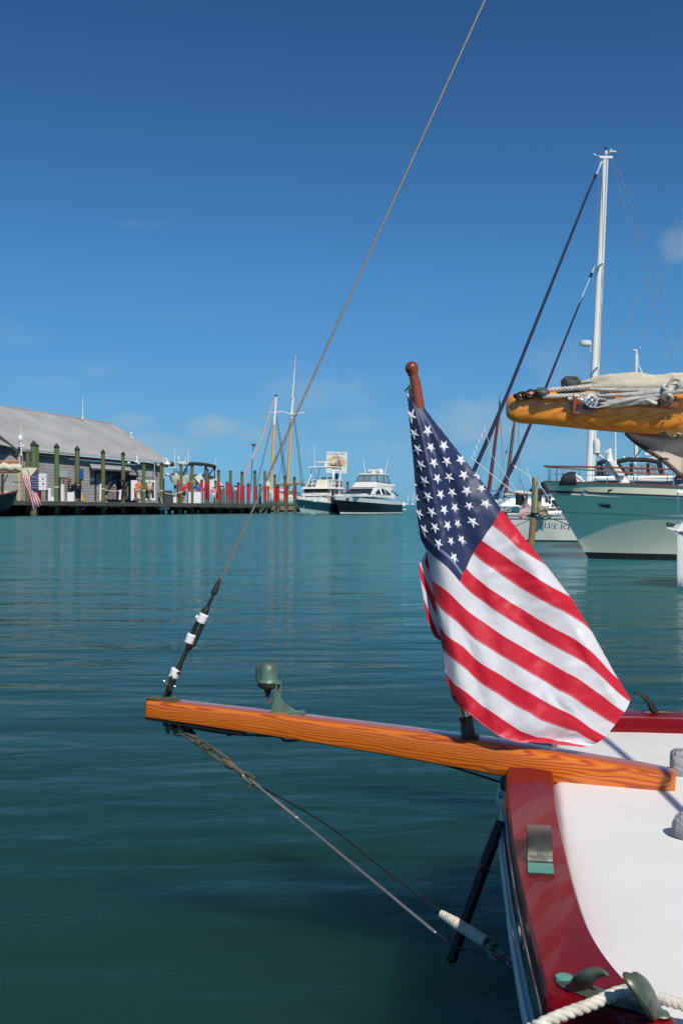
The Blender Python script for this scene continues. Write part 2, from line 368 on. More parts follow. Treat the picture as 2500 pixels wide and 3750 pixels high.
for o_, i_ in zip(Os, Is):
    w = (o_ - i_); w.z = 0; wn_ = w.normalized(); e = .006
    rings.append([i_ + Vector((0,0,-.042)), i_ + Vector((0,0,-e)), i_ + wn_*e*.6 + Vector((0,0,-.001)), i_.lerp(o_, .5) + Vector((0,0,.0022)),
                  o_ - wn_*e + Vector((0,0,0)), o_ - wn_*e*.2 + Vector((0,0,-e*.8)), o_ + Vector((0,0,-.016)), o_ + Vector((0,0,-.034)), o_ - wn_*.02 + Vector((0,0,-.034))])
obj('rail_cap', MB().loft(rings, True, True), M['red'], boat, smooth=True, label='glossy dark red rail along the boat edge')
# black topside strake, bluish stripe and white rubbing strake, all just outside and below the cap
def strake(prof, name, m):
    rr = []
    for o_, i_ in zip(Os, Is):
        w = (o_ - i_); w.z = 0; w.normalize()
        rr.append([o_ + w * (a*.5 if a > 0 else a) + Vector((0, 0, b)) for a, b in prof])
    return obj(name, MB().loft(rr, True, True), m, boat, smooth=True)
strake([(-.03,-.030),(.004,-.0345),(.0125,-.050),(.006,-.064),(-.03,-.064)], 'sheer_strake', M['black_paint'])
M['grey_stripe'] = mat('grey_blue_stripe', (.30,.33,.42), .2, coat=.5)
strake([(-.03,-.0645),(.010,-.0650),(.0175,-.071),(.0185,-.080),(-.03,-.083)], 'stripe', M['grey_stripe'])
strake([(-.03,-.0835),(.019,-.0835),(.0255,-.088),(.0275,-.095),(.0255,-.102),(.018,-.107),(-.03,-.107)], 'rubbing_strake', M['white'])
# hull below, tucking under
def hull_near():
    mb = MB(); rr = []
    for o_, i_ in zip(Os, Is):
        w = (o_ - i_); w.z = 0; w.normalize()
        rr.append([o_ - w*.004 + Vector((0,0,-.100)), o_ - w*.05 + Vector((0,0,-.24)), o_ - w*.15 + Vector((0,0,-.42)), o_ - w*.24 + Vector((0,0,-.52)), o_ - w*.36 + Vector((0,0,-.70))])
    return mb.loft(rr, False, False)
M['hull_navy'] = mat('dark_hull', (.012,.020,.018), .2, coat=.6)
obj('hull', hull_near(), M['hull_navy'], boat, smooth=True)
# deck: cambered sheet from the inner edge of one rail to the other
dk = []
n = len(Is)
fa = [p for p in Is]; half = 8 * 6 - 3
near_side = Is[half:]; far_side = list(reversed(Is[:half + 1]))
def resample(pts, k):
    L_ = [0]
    for a, b in zip(pts, pts[1:]): L_.append(L_[-1] + (b - a).length)
    out = []
    for i in range(k):
        s = L_[-1] * i / (k - 1); j = 0
        while j < len(L_) - 2 and L_[j+1] < s: j += 1
        t = (s - L_[j]) / max(L_[j+1] - L_[j], 1e-9); out.append(pts[j].lerp(pts[j+1], t))
    return out
A_, B_ = resample(near_side, 46), resample(far_side, 46)
rr = []
for a, b in zip(A_, B_):
    row = []
    for k in range(21):
        t = k / 20; p = a.lerp(b, t); ax = (a - b).length
        p.z = ZD + .018 * (1 - (2*t - 1)**2) * min(1, ax) - (.002 if k in (0, 20) else 0)
        if k == 0: p = p + (a - b).normalized() * .004 if ax > .01 else p
        row.append(p)
    rr.append(row)
obj('deck', MB().loft(rr, False, False), M['deck_white'], boat, smooth='full', label='rough white painted deck')
# varnished stern spar (boomkin)
SA, SB = P(527, 2596, 2.66), P(2473, 2862, 2.235)
SA = Vector((SA.x + .017, SA.y, 1.15 - (2556-1840)/4000*2.66 - .0215)); SB = Vector((SB.x, SB.y, .5985 - .026))
ax = (SB - SA).normalized(); SL = (SB - SA).length
side = Vector((-ax.y, ax.x, 0)).normalized()     # points away from the viewer
if side.y < 0: side = -side
upv = side.cross(ax); upv = upv if upv.z > 0 else -upv
def spar_pt(s, a, b): return SA + ax*s + side*a + upv*b
def spar():
    rr = []
    for s, hh, hw, ch in [(0,.0180,.024,.005),(.004,.0208,.028,.008),(.05,.0216,.030,.008),(.35,.0245,.034,.009),(.62,.0285,.038,.012),(.86,.0335,.042,.014),(.93,.0325,.042,.018),(1.05,.0300,.042,.017),(1.15,.0290,.041,.014),(SL-.03,.0275,.040,.012),(SL-.008,.0265,.036,.013),(SL,.022,.030,.012)]:
        dz = .006 * math.sin(math.pi * min(s / SL, 1)) * 1.2
        ring = []
        for sx, sz in ((-1,-1),(-1,1),(1,1),(1,-1)):
            c = ch if sz > 0 else ch * .5
            cx, cz = sx * (hw - c), sz * (hh - c)
            a0 = {(-1,-1):180,(-1,1):90,(1,1):0,(1,-1):270}[(sx,sz)]
            for q in ((90,60,30,0) ):
                an = R(a0 + q)
                ring.append(spar_pt(s, cx + math.cos(an)*c, cz + math.sin(an)*c + dz))
        rr.append(ring)
    return MB().loft(rr, True, True)
spar_ang = math.atan2(ax.y, ax.x)
M['spar'] = wood_mat('varnished_fir', (.62,.155,.009), (.35,.058,.005), spar_ang, ringscale=88, stretch=.06, distort=4.5, org=(SA.x, SA.y + .05, SA.z - .045), tilt=.045)
obj('stern_spar', spar(), M['spar'], boat, smooth=True, label='long varnished orange timber spar reaching out over the water')
# bronze end plate and stay tang
ep = MB()
ep.prism([spar_pt(-.004,-.024,-.020), spar_pt(-.004,-.024,.0225), spar_pt(-.004,.024,.0225), spar_pt(-.004,.024,-.020)], ax * .0035)
ep.prism([spar_pt(-.004,-.022,.0225), spar_pt(.072,-.022,.0240), spar_pt(.072,.022,.0240), spar_pt(-.004,.022,.0225)], upv * .0025)
obj('end_strap', ep, M['bronze'], boat, bevel=.0012)
tp = MB(); tp.sphere(spar_pt(.045, 0, .0265), .012, 10, 6, (1.6,1.2,.3))
obj('strap_corrosion', tp, M['verdigris'], boat, smooth=True)
# --- backstay with turnbuckle
BD = 2.66
def B(px, py, d=BD): return P(px, py, d)
bs_dir = (B(1775, 0, 2.72) - B(808, 2128)).normalized()
def strands(mb, a, b, r, n=3, pitch=.035, sub=6, sides=5):
    a, b = Vector(a), Vector(b); t = (b - a); Ln = t.length; t.normalize()
    u = t.orthogonal().normalized(); w = t.cross(u); steps = max(2, int(Ln / pitch * sub))
    for k in range(n):
        pts = []
        for i in range(steps + 1):
            an = 2*math.pi*(i / sub + k / n)
            pts.append(a + t * Ln * i / steps + (u*math.cos(an) + w*math.sin(an)) * r * .5)
        mb.tube(pts, r * .56, sides)
    return mb
def flatbar(pts, wdt, thk, wdir):
    """strap of width wdt (along wdir) and thickness thk following pts"""
    wdir = Vector(wdir).normalized(); rr = []; m = len(pts)
    for k, p in enumerate(pts):
        t = (pts[min(k+1,m-1)] - pts[max(k-1,0)]).normalized(); nn = t.cross(wdir).normalized()
        ww = wdt[k] if isinstance(wdt, (list, tuple)) else wdt
        rr.append([p + wdir*ww/2 + nn*thk/2, p + wdir*ww/2 - nn*thk/2, p - wdir*ww/2 - nn*thk/2, p - wdir*ww/2 + nn*thk/2])
    return MB().loft(rr, True, True)
top = B(1775, 0, 2.72) + bs_dir * 2.4
obj('backstay', strands(MB(), B(806, 2130), top, .0027, 4, .03, 6, 4), M['wire'], boat, smooth='full', label='long twisted steel wire stay rising out of the picture')
sp = MB()
a, b = B(806, 2118), B(780, 2172)
sp.tube([B(807,2118), B(800,2135), B(786,2165), B(783,2172), B(781,2178)], [.0035,.0052,.0078,.0078,.005], 12)
sp.tube([B(781,2178), B(760,2224)], .0042, 10)
obj('swage_fitting', sp, M['steel_dark'], boat, smooth=True)
tb = thing_part = None
def alongB(t): return B(760,2224).lerp(B(637,2465), t)
tbm = MB()
v1 = (B(683,2378) - B(756,2228)).normalized(); wv_ = Vector((v1.z, 0, -v1.x)).normalized()
tbm.tube([B(762,2222), B(752,2238), B(746,2252)], [.005,.0088,.0100], 12)
for sg in (-1, 1):
    tbm.tube([B(748,2250)+wv_*.0068*sg, B(697,2362)+wv_*.0068*sg], .0040, 8, flat=1.4)
tbm.tube([B(722,2300)-wv_*.007, B(722,2300)+wv_*.007], .003, 8)
tbm.tube([B(745,2250), B(734,2276)], .0036, 8); tbm.tube([B(712,2330), B(698,2360)], .0036, 8)
tbm.tube([B(697,2362), B(690,2372), B(683,2384)], [.0100,.0088,.005], 12)
tbm.tube([B(683,2382), B(670,2412)], [.0046,.0058], 10)
tbm.tube([B(671,2408), B(655,2445), B(648,2462), B(640,2480)], [.0058,.0088,.0105,.0085], 12, flat=.8)
turn = obj('turnbuckle', tbm, M['bronze_dark'], boat, smooth=True, label='dark turnbuckle with three bands of white tape')
def tape(a, b, r, name='tape_band'):
    rr = MB(); pts = [a.lerp(b, k/7) for k in range(8)]
    rr.tube(pts, [r*(1 + .10*math.sin(k*2.7+r*900)) for k in range(8)], 14)
    o = obj(name, rr, M['tape'], turn, smooth='full'); return o
tape(B(750,2248), B(734,2281), .0118); tape(B(703,2322), B(691,2356), .0112); tape(B(646,2448), B(634,2482), .0118)
fl = MB().tube([B(727,2258), B(718,2263), B(720,2268)], [.006,.004,.001], 8)
obj('tape_flap', fl, M['tape'], turn, smooth='full')
# tang: bent strap from the spar top to the pin
tg = [B(598,2561), B(606,2558), B(614,2545), B(622,2520), B(632,2492), B(640,2472)]
obj('stay_tang', flatbar(catmull(tg,4), [.030]*8+[.034]*13, .0045, side), M['bronze_dark'], boat, smooth=True, bevel=.001)
cl = MB()
for dd in (-.013, .013):
    cl.prism([p + Vector((0,dd,0)) for p in (B(628,2478), B(644,2484), B(634,2530), B(618,2528), B(612,2516))], (0, .004, 0))
obj('clevis', cl, M['bronze_dark'], boat, bevel=.001)
pn = MB().tube([B(600,2495,2.64), B(640,2516,2.66)], .0042, 10); pn.tube([B(598,2494,2.64), B(603,2497,2.64)], .0062, 10)
pn.tube([B(637,2514,2.63), B(642,2517,2.63)], .006, 10); pn.tube([B(642,2508,2.63), B(634,2526,2.63)], .0018, 6)
obj('clevis_pin', pn, M['chrome'], boat, smooth=True)
# --- stern light on its bracket
LD = 2.55
def Lp(px, py, d=LD): return P(px, py, d)
lc = Lp(982, 2500)
lamp = thing('stern_light', 'small green corroded bronze stern light on an angled bracket, standing on the orange spar', 'light', Lp(1050, 2615))
hs = MB().lathe([(.0255,-.0),(.0265,.001),(.0235,.006),(.0222,.010),(.0222,.026),(.0210,.034),(.0172,.0415),(.0105,.0465),(.0001,.0485)], Lp(983, 2498), (0,0,1), 24)
obj('lamp_housing', hs, M['verd_lamp'], lamp, smooth=True)
obj('lamp_collar', MB().lathe([(.018,-.014),(.0245,-.010),(.0250,-.004),(.0240,.0015),(.0001,.0015)], Lp(982, 2498), (0,0,1), 24), M['bronze_dark'], lamp, smooth=True)
hood = MB(); c0 = Lp(983, 2497)
hr = []
for k in range(9):
    an = R(130 + 100 * k / 8); d = Vector((math.cos(an), math.sin(an), 0))
    hr.append([c0 + d*.0215 + Vector((-.006,0,.002)), c0 + d*.0235 + Vector((-.006,0,.002)), c0 + d*.0235 + Vector((-.006,0,.036)), c0 + d*.0215 + Vector((-.006,0,.036))])
obj('lamp_shield', hood.loft(hr, True, True), M['verd_lamp'], lamp, smooth=True)
st = MB().lathe([(.0105,0),(.0105,-.010),(.0080,-.012),(.0080,-.017),(.0055,-.019),(.0055,-.026),(.003,-.028)], Lp(980, 2509), (0,0,1), 14)
obj('lamp_stem', st, M['black'], lamp, smooth=True)
cb = MB().tube(catmull([Lp(978,2537), Lp(978,2552), Lp(984,2566), Lp(996,2572), Lp(1002,2566)],4), .0022, 8)
obj('lamp_cable', cb, M['mahog'], lamp, smooth='full', label='short copper coloured cable')
bk = MB()
bz = [Lp(1008,2499), Lp(1032,2500), Lp(1030,2540), Lp(1028,2556), Lp(1048,2580), Lp(1085,2602), Lp(1120,2606), Lp(1122,2612), Lp(1090,2616), Lp(992,2614), Lp(1000,2560), Lp(1012,2506)]
bk.prism([p + Vector((0,-.004,0)) for p in bz], (0,.006,0))
bk.box((-.030,-.026,-.002),(.036,.026,.002), rot=Matrix.Rotation(-.07,3,'Y'), c=Lp(1058,2613))
bk.prism([p + Vector((0,-.020,0)) for p in (Lp(992,2614), Lp(999,2612), Lp(1017,2508), Lp(1011,2506))], (0,.040,0))
bk.prism([p + Vector((0,-.018,0)) for p in (Lp(968,2504), Lp(1030,2496), Lp(1030,2501), Lp(968,2509))], (0,.036,0))
obj('bracket', bk, M['verd_lamp'], lamp, bevel=.001)
# --- cable under the spar
uc = MB().tube(catmull([P(700,2664,2.6), P(760,2676,2.6), P(850,2688,2.58), P(960,2694,2.56), P(1020,2698,2.55), P(1042,2712,2.55), P(1075,2712,2.54), P(1110,2706,2.53)],5), .0028, 6)
uc.tube(catmull([P(1600,2790,2.42), P(1650,2808,2.42), P(1730,2832,2.42), P(1835,2866,2.42)],5), .0024, 6)
obj('spar_cable', uc, M['black'], boat, smooth='full')
# --- eye and fork under the spar end, lower turnbuckle, bobstay
ub = MB()
ub.prism([spar_pt(.0,-.026,-.0215), spar_pt(.0,.026,-.0215), spar_pt(.26,.028,-.0235), spar_pt(.26,-.028,-.0235)], -upv*.005)
ub.prism([P(610,2642,2.66), P(690,2652,2.65), P(720,2690,2.64), P(700,2690,2.64), P(640,2668,2.65)], (0,.012,0))
for sx in (.05, .11, .22): ub.sphere(spar_pt(sx, -.012, -.031), .008, 8, 5)
obj('under_plate', ub, M['black'], boat, bevel=.001)
TD = [2.64, 2.30]
def T(px, py): return P(px, py, 2.64 + (px - 640) / (1930 - 640) * (1.86 - 2.64))
sh = MB()
sh.tube(catmull([T(646,2650), T(655,2652), T(655,2668), T(646,2676)],4), .0035, 8)
sh.tube(catmull([T(668,2684), T(650,2690), T(640,2682), T(632,2668), T(614,2660), T(612,2670), T(618,2682)],4), .0048, 8)
sh.tube([T(616,2678), T(619,2686)], .003, 8)
sh.tube(catmull([T(650,2672), T(664,2668), T(668,2680), T(656,2688), T(646,2682), T(650,2672)],4), .0035, 8)
obj('shackle', sh, M['bronze'], boat, smooth='full')
tk = MB()
tdir = (T(930,2868) - T(664,2686)).normalized(); tw = Vector((-tdir.z, 0, tdir.x)).normalized()
if tw.z < 0: tw = -tw
tk.tube([T(664,2686), T(724,2720)] , .0036, 8)
tk.tube([T(726,2728), T(722,2722), T(662,2684)], .004, 8)
tk.tube([T(672,2682), T(724,2704)], .0036, 8)
tk.tube([T(720,2712), T(728,2718), T(738,2726)], [.0050,.0095,.0095], 12)
for sg in (-1, 1):
    tk.tube([T(738,2726)+tw*.0075*sg, T(838,2796)+tw*.0072*sg], .0036, 8, flat=1.3)
tk.tube([T(792,2764)-tw*.0075, T(792,2764)+tw*.0075], .002, 6)
tk.tube([T(744,2730), T(768,2746)], .006, 8); tk.tube([T(818,2782), T(838,2796)], .0058, 8)
tk.tube([T(836,2795), T(850,2806), T(862,2812), T(890,2834)], [.0095,.0095,.0055,.0055], 12)
for sg in (-1, 1):
    tk.tube([T(888,2832), T(900,2842)+tw*.0070*sg, T(930,2864)+tw*.0075*sg], [.0055,.0042,.0046], 8)
tk.tube([T(925,2862)-tw*.016, T(925,2862)+tw*.010], .004, 8); tk.sphere(T(917,2874), .0068, 8, 5)
obj('bobstay_turnbuckle', tk, M['bronze'], boat, smooth=True, label='weathered bronze turnbuckle hanging below the spar end')
bw = MB(); strands(bw, T(912,2850), T(1090,2998), .0042, 4, .03, 6, 5); strands(bw, T(1090,2998), T(1597,3418), .0034, 4, .03, 6, 5)
obj('bobstay', bw, M['wire_light'], boat, smooth='full', label='bright twisted wire running down to the strut end')
bd = MB().tube([T(1595,3416), T(1660,3468)], .0030, 8); bd.tube([T(1660,3468), T(1800,3494), T(1850,3500)], .0026, 8)
bd.tube(catmull([T(925,2866), T(1180,3010), T(1400,3180), T(1612,3342)],8), [.0020]*25, 6)
bd.tube([T(912,2850), T(1000,2922)], .0035, 8)
obj('bobstay_cover', bd, M['black'], boat, smooth='full')
# wrapped seizing: coils side by side
sz = MB(); a, b = T(1612,3345), T(1776,3448); t = (b-a).normalized(); u = t.orthogonal().normalized(); w = t.cross(u)
pts = []
for k in range(19*10 + 1):
    s = k / 190; rad = .0042 + .0036 * min(1, s * 2.5); an = 2*math.pi*k/10
    pts.append(a.lerp(b, s) + (u*math.cos(an) + w*math.sin(an)) * rad)
sz.tube(pts, .0040, 5); sz.tube([a, b], [.004, .007], 8)
obj('rope_seizing', sz, M['rope'], boat, smooth='full', label='pale cord wrapped round the wire end')
lk = MB()
for dy in (-.012, .010):
    lk.prism([p + Vector((0,dy,0)) for p in (T(1762,3444), T(1790,3448), T(1822,3468), T(1828,3492), T(1812,3510), T(1790,3500), T(1772,3476))], (0, .003, 0))
lk.sphere(T(1794,3456) + Vector((0,-.014,0)), .0075, 10, 6)
obj('toggle', lk, M['verdigris'], boat, bevel=.001)
ch = MB().tube(catmull([T(1812,3490), T(1850,3515), T(1872,3532), T(1900,3556), T(1940,3590), T(1985,3630)],4), [.008]*8+[.011]*13, 10)
obj('chainplate', ch, M['black_paint'], boat, smooth=True)
sr = MB().tube([P(1835,3010,2.12), P(1790,3120,2.10), P(1655,3500,2.02)], [.0115,.0115,.0105], 14); sr.sphere(P(1654,3504,2.02), .0118, 12, 8)
sr.tube([P(1757,3176,2.07), P(1790,3186,2.07)], .006, 8)
obj('strut', sr, M['black'], boat, smooth=True, label='black steel strut slanting down to the water side')
# --- bronze staple fairlead on the red rail
fx = [PZ(1935 + dx, 3040, ZC) for dx in (0,)]
def C(px, py, z=ZC): return PZ(px, py, z)
c1 = C(1978, 3190); c2 = C(1968, 3062)
fd = (c2 - c1); fd.z = 0; fdn = fd.normalized(); fw = Vector((fdn.y, -fdn.x, 0))
prof = [(-.014,.002),(.004,.002),(.012,.006),(.016,.018),(.026,.030),(.044,.036),(.062,.034),(.074,.024),(.078,.010),(.078,.001)]
k1 = .085
pts = catmull([c1 + fdn*(a_*1.75) + Vector((0,0,b_*1.05)) for a_, b_ in prof], 3)
obj('fairlead_foot', flatbar([p + Vector((0,0,.0042)) for p in pts[:5]], .0385, .002, fw), M['verd_light'], boat, smooth=True)
obj('fairlead', flatbar(pts, .038, .0065, fw), M['bronze_mid'], boat, smooth=True, label='curved strap fairlead, green with corrosion, on the red rail')
# --- horned chock holding the mooring line
hk = MB()
base = [C(2052,3600), C(2085,3618), C(2150,3640), C(2230,3665), C(2330,3690), C(2410,3722), C(2445,3725)]
obj('chock_foot', MB().lathe([(.001,0),(.011,.0),(.010,.004),(.001,.0055)], base[0] + Vector((.004,0,.004)), (0,0,1), 14), M['verd_light'], boat, smooth=True)
hk.tube(catmull([p + Vector((0,0,.003)) for p in base],4), [.002+.012*math.sin(math.pi*(.06+.88*k/24))**.5 for k in range(25)], 12, flat=.4, up=(0,0,1))
h1 = [C(2130,3640,ZC+.004), C(2128,3612,ZC+.014), C(2142,3590,ZC+.026), C(2172,3576,ZC+.034), C(2205,3576,ZC+.036), C(2226,3590,ZC+.032)]
hk.tube(catmull([PZ(x, y, z_) for x, y, z_ in ((2122,3622,ZC+.004),(2128,3600,ZC+.014),(2150,3575,ZC+.028),(2180,3562,ZC+.034),(2206,3562,ZC+.036),(2226,3576,ZC+.034))],4), [.0125*math.cos(k/20*1.5)**.8 + .0008 for k in range(21)], 12, flat=.6)
hk.tube(catmull([PZ(x, y, z_) for x, y, z_ in ((2405,3722,ZC+.003),(2385,3690,ZC+.012),(2365,3650,ZC+.030),(2335,3612,ZC+.046),(2305,3585,ZC+.055),(2282,3560,ZC+.060))],4), [.001 + .0175*math.sin(math.pi*(.22+.78*k/20))**.85 if k < 20 else .001 for k in range(21)], 14, flat=.5)
obj('mooring_chock', hk, M['verdigris'], boat, smooth=True, label='bronze horned chock on the near rail with green corrosion')
hk2 = MB(); q = [Vector((.835,2.90,ZC)), Vector((.82,2.905,ZC+.022)), Vector((.808,2.905,ZC+.040)), Vector((.790,2.905,ZC+.050)), Vector((.772,2.905,ZC+.053))]
hk2.tube(catmull(q,4), [.015]*5+[.011]*5+[.007]*5+[.004,.001], 10, flat=.6)
hk2.tube([Vector((.80,2.905,ZC+.002)), Vector((.84,2.905,ZC+.003)), Vector((.90,2.905,ZC+.001))], [.010,.014,.004], 8, flat=.5, up=(0,0,1))
obj('far_chock', hk2, M['bronze_dark'], boat, smooth=True, label='dark curved horn on the far red rail')
# --- mooring rope (three strand) through the chock
rope = MB()
def laid(mb, pts, r, pitch):
    pts = catmull([Vector(p) for p in pts], 30); Ls = 0; prev = pts[0]; fr = []
    t0 = (pts[1]-pts[0]).normalized(); u = t0.orthogonal().normalized()
    for k, p in enumerate(pts):
        t = (pts[min(k+1,len(pts)-1)] - pts[max(k-1,0)]).normalized(); u = (u - t*u.dot(t)).normalized(); Ls += (p-prev).length; prev = p
        fr.append((p, u.copy(), t.cross(u), Ls))
    for s in range(3):
        mb.tube([p + (u_*math.cos(2*math.pi*(l/pitch + s/3)) + w_*math.sin(2*math.pi*(l/pitch + s/3)))*r*.52 for p, u_, w_, l in fr], r*.56, 8)
laid(rope, [C(1880,3800,ZC-.03) , C(1960,3760,ZC+.004), C(2060,3716,ZC+.012), C(2160,3680,ZC+.016), C(2262,3634,ZC+.020), C(2320,3630,ZC+.022), C(2385,3648,ZC+.020), C(2470,3672,ZC-.005), Vector((.50,1.215,ZD+.008)), Vector((.80,1.26,ZD+.008))], .0066, .030)
tag(obj('mooring_rope', rope, M['rope'], None, smooth='full'), 'thick white three strand mooring rope held in the green horned chock', 'rope')
# --- grey fleece covered fender ends at the right edge
f1 = MB(); q0 = PZ(2455, 3040, ZD + .03)
fr_ = []
for k, (s_, r_) in enumerate([(0,.006),(.006,.020),(.02,.029),(.05,.033),(.12,.034),(.3,.034)]):
    fr_.append((r_, s_))
f1.lathe(fr_, PZ(2458, 3025, ZD+.034), Vector((.9,-.35,0)), 20)
tag(obj('fleece_fender', f1, M['rope_grey'], None, smooth='full'), 'pale fleece covered fender lying on the white deck in front of the orange spar', 'fender')
f2 = MB().lathe([(.010,0),(.030,.003),(.035,.012),(.036,.05),(.036,.3)], PZ(2452, 2800, ZD+.034), Vector((.98,-.15,0)), 20)
tag(obj('fleece_fender', f2, M['rope_grey'], None, smooth='full'), 'dark grey fleece covered fender on the deck just behind the inner end of the spar', 'fender')
# --- made-up line, unseen right of the frame, added to throw a shadow on the deck
obj('shroud', MB().tube([Vector((.615,1.40,ZD)), Vector((2.55,1.25,6.0))], .009, 8), M['wire'], boat, smooth=True)
# ================================================================ BOOM
bo = boat
BA, BBe = P(1856, 1493, 3.10), P(2500, 1507, 2.90)
bx = (BBe - BA).normalized(); BLn = (BBe - BA).length
bsd = Vector((-bx.y, bx.x, 0)).normalized(); bsd = bsd if bsd.y > 0 else -bsd
bup = bsd.cross(bx); bup = bup if bup.z > 0 else -bup
def boom():
    rr = []
    for s, h_ in [(0,.018),(.006,.030),(.018,.038),(.04,.0435),(.10,.0455),(BLn*.5,.056),(BLn,.070),(BLn+.5,.075),(BLn+1.2,.075)]:
        ring = []
        for k in range(24):
            an = 2*math.pi*k/24; c_, s_ = math.cos(an), math.sin(an); e = .62
            ring.append(BA + bx*s + bsd*(abs(c_)**e*(1 if c_ > 0 else -1))*h_*.92 + bup*(abs(s_)**e*(1 if s_ > 0 else -1))*h_)
        rr.append(ring)
    return MB().loft(rr, True, True)
M['boomwood'] = wood_mat('varnished_spruce', (.86,.33,.045), (.70,.215,.024), math.atan2(bx.y, bx.x), ringscale=75, stretch=.012, distort=1.2, org=(BA.x, BA.y+.10, BA.z+.02), tilt=.02)
obj('boom', boom(), M['boomwood'], bo, smooth=True, label='thick varnished orange boom with a rounded end')
def Q(px, py, dd=0.0):                    # a point in front of the boom's near side
    f_ = (px - 1856) / 644.0
    return P(px, py, 3.10 - .20*f_ - (.045 + .025*f_) - dd)
def QT(px, py, dd=0.0): 
    f_ = (px - 1856) / 644.0
    return P(px, py, 3.10 - .20*f_ + dd)
# chain shackle and small cheek block
cs = MB()
for k, (x, y) in enumerate([(1892,1453),(1908,1450),(1926,1449),(1942,1441)]):
    cc = Q(x, y, .006); rr = []
    a_ = Vector((1,0,.15)).normalized() if k % 2 else Vector((.9,-.2,-.35)).normalized(); b_ = Vector((0,0,1)) if k % 2 else Vector((0,-.75,.65))
    rad = (.008,.013,.012,.013)[k]
    cs.tube([cc + (a_*math.cos(2*math.pi*i/12) + b_*math.sin(2*math.pi*i/12)*.75)*rad for i in range(13)], .0038, 7)
obj('shackle_chain', cs, M['black'], bo, smooth='full')
cbk = MB().lathe([(.001,-.010),(.015,-.009),(.0195,-.004),(.020,.004),(.016,.009),(.001,.011)], Q(1985,1436,.012), (0.10,-.45,1), 20)
cbk.prism([Q(1948,1442,.016), Q(1985,1424,.018), Q(2005,1430,.018), Q(2004,1452,.018), Q(1970,1456,.018)], (0,.02,0))
obj('cheek_block', cbk, M['grey_plastic'], bo, smooth=True, bevel=.002, label='dark rounded block at the boom end')
# ropes along the boom
rp = MB()
laid(rp, [Q(2008,1428,.012), Q(2060,1424,.012), Q(2110,1420,.01), Q(2162,1416,.004)], .0062, .03)
laid(rp, [Q(1986,1452,.018), Q(2050,1450,.012), Q(2120,1446,.010), Q(2200,1440,.008), Q(2235,1432,.006), Q(2250,1426,.004)], .0058, .028)
laid(rp, [Q(2080,1460,.014), Q(2110,1461,.014), Q(2140,1458,.012), Q(2230,1460,.010), Q(2245,1452,.01)], .0052, .026)
obj('reef_line', rp, M['rope'], bo, smooth='full', label='braided white lines lying along the boom')
# clew block with grey straps
gb = MB()
gb.box((-.0,-.02,-.022),(.12,.02,-.004), c=QT(2058,1412,-.05))
obj('block_shoe', gb, M['grey_plastic'], bo, bevel=.006)
gr_ = MB().lathe([(.008,-.012),(.018,-.012),(.021,-.007),(.021,.007),(.018,.012),(.008,.012)], QT(2088,1402,-.050), (0.1,-.5,1), 20)
gr_.tube([QT(2062,1420,-.05), QT(2058,1395,-.05), QT(2070,1385,-.05), QT(2110,1385,-.05), QT(2122,1400,-.05)], .006, 8)
obj('clew_block', gr_, M['grey_plastic'], bo, smooth=True, label='grey green block in the folded sail')
# furled sail roll
sl = MB(); rr = []
for k in range(73):
    f_ = k / 72; x = 2110 + f_ * 480; yc = 1405 - 8*math.sin(f_*3.0) + 2*math.sin(f_*23); hh = (.005 + .0175*min(1, f_*4)) ; hh *= 1 + .08*math.sin(f_*19)
    c_ = QT(x, yc, .0); ring = []
    for j in range(40):
        an = 2*math.pi*j/40
        wob = 1 + .10*math.sin(3*an + f_*9) + .05*math.sin(7*an + f_*21) - .16*abs(noise.noise(Vector((f_*7, math.cos(an)*2.2, math.sin(an)*2.2+f_*3)))) + .05*noise.noise(Vector((f_*26, math.cos(an)*5, math.sin(an)*5)))
        ring.append(c_ + Vector((0, math.cos(an)*hh*1.6*wob, math.sin(an)*hh*wob)))
    rr.append(ring)
sl.loft(rr, True, True)
obj('furled_sail', sl, M['canvas'], bo, smooth='full', label='cream sail rolled on top of the boom')
s2 = MB(); rr = []
for k in range(25):
    f_ = k / 24; x = 2130 + f_ * 460; yc = 1418 + 3*f_ + 2*math.sin(f_*16); hh = .004 + .020*min(1, f_*3)*(1 + .1*math.sin(f_*13))
    c_ = QT(x, yc, -.035); rr.append([c_ + Vector((0, math.cos(2*math.pi*j/14)*hh*1.5, math.sin(2*math.pi*j/14)*hh*(1+.1*math.sin(2*math.pi*j/14*3+f_*8)))) for j in range(14)])
s2.loft(rr, True, True)
obj('sail_fold', s2, M['canvas'], bo, smooth='full')
# webbing gathered to a knot
wb = MB()
for (x0,y0,x1,y1,r0) in [(2195,1480,2428,1440,.0046),(2205,1484,2430,1446,.005),(2215,1470,2426,1436,.004),(2200,1488,2380,1462,.0048),(2230,1478,2420,1450,.0052),(2250,1446,2430,1430,.0055),(2180,1450,2432,1428,.0045),(2300,1432,2436,1432,.0055),(2150,1424,2440,1424,.0035),(2290,1472,2420,1448,.007),(2330,1476,2415,1452,.006)]:
    mx_, my_ = (x0+x1)/2, (y0+y1)/2 + 5
    wb.tube(catmull([Q(x0,y0,.014), Q(mx_,my_,.020), Q(x1,y1,.018)],6), [r0*.65]*3+[r0*.95]*7+[r0*.65]*3, 7, flat=1.4)
wb.tube(catmull([Q(2178,1494,.022), Q(2230,1484,.022), Q(2300,1466,.022), Q(2425,1444,.02)],6), [.0045]*8+[.010]*6+[.006]*5, 8, flat=.5)
obj('sail_tie', wb, M['webbing'], bo, smooth='full', label='bundle of pale straps drawn together at a knot')
kn = MB()
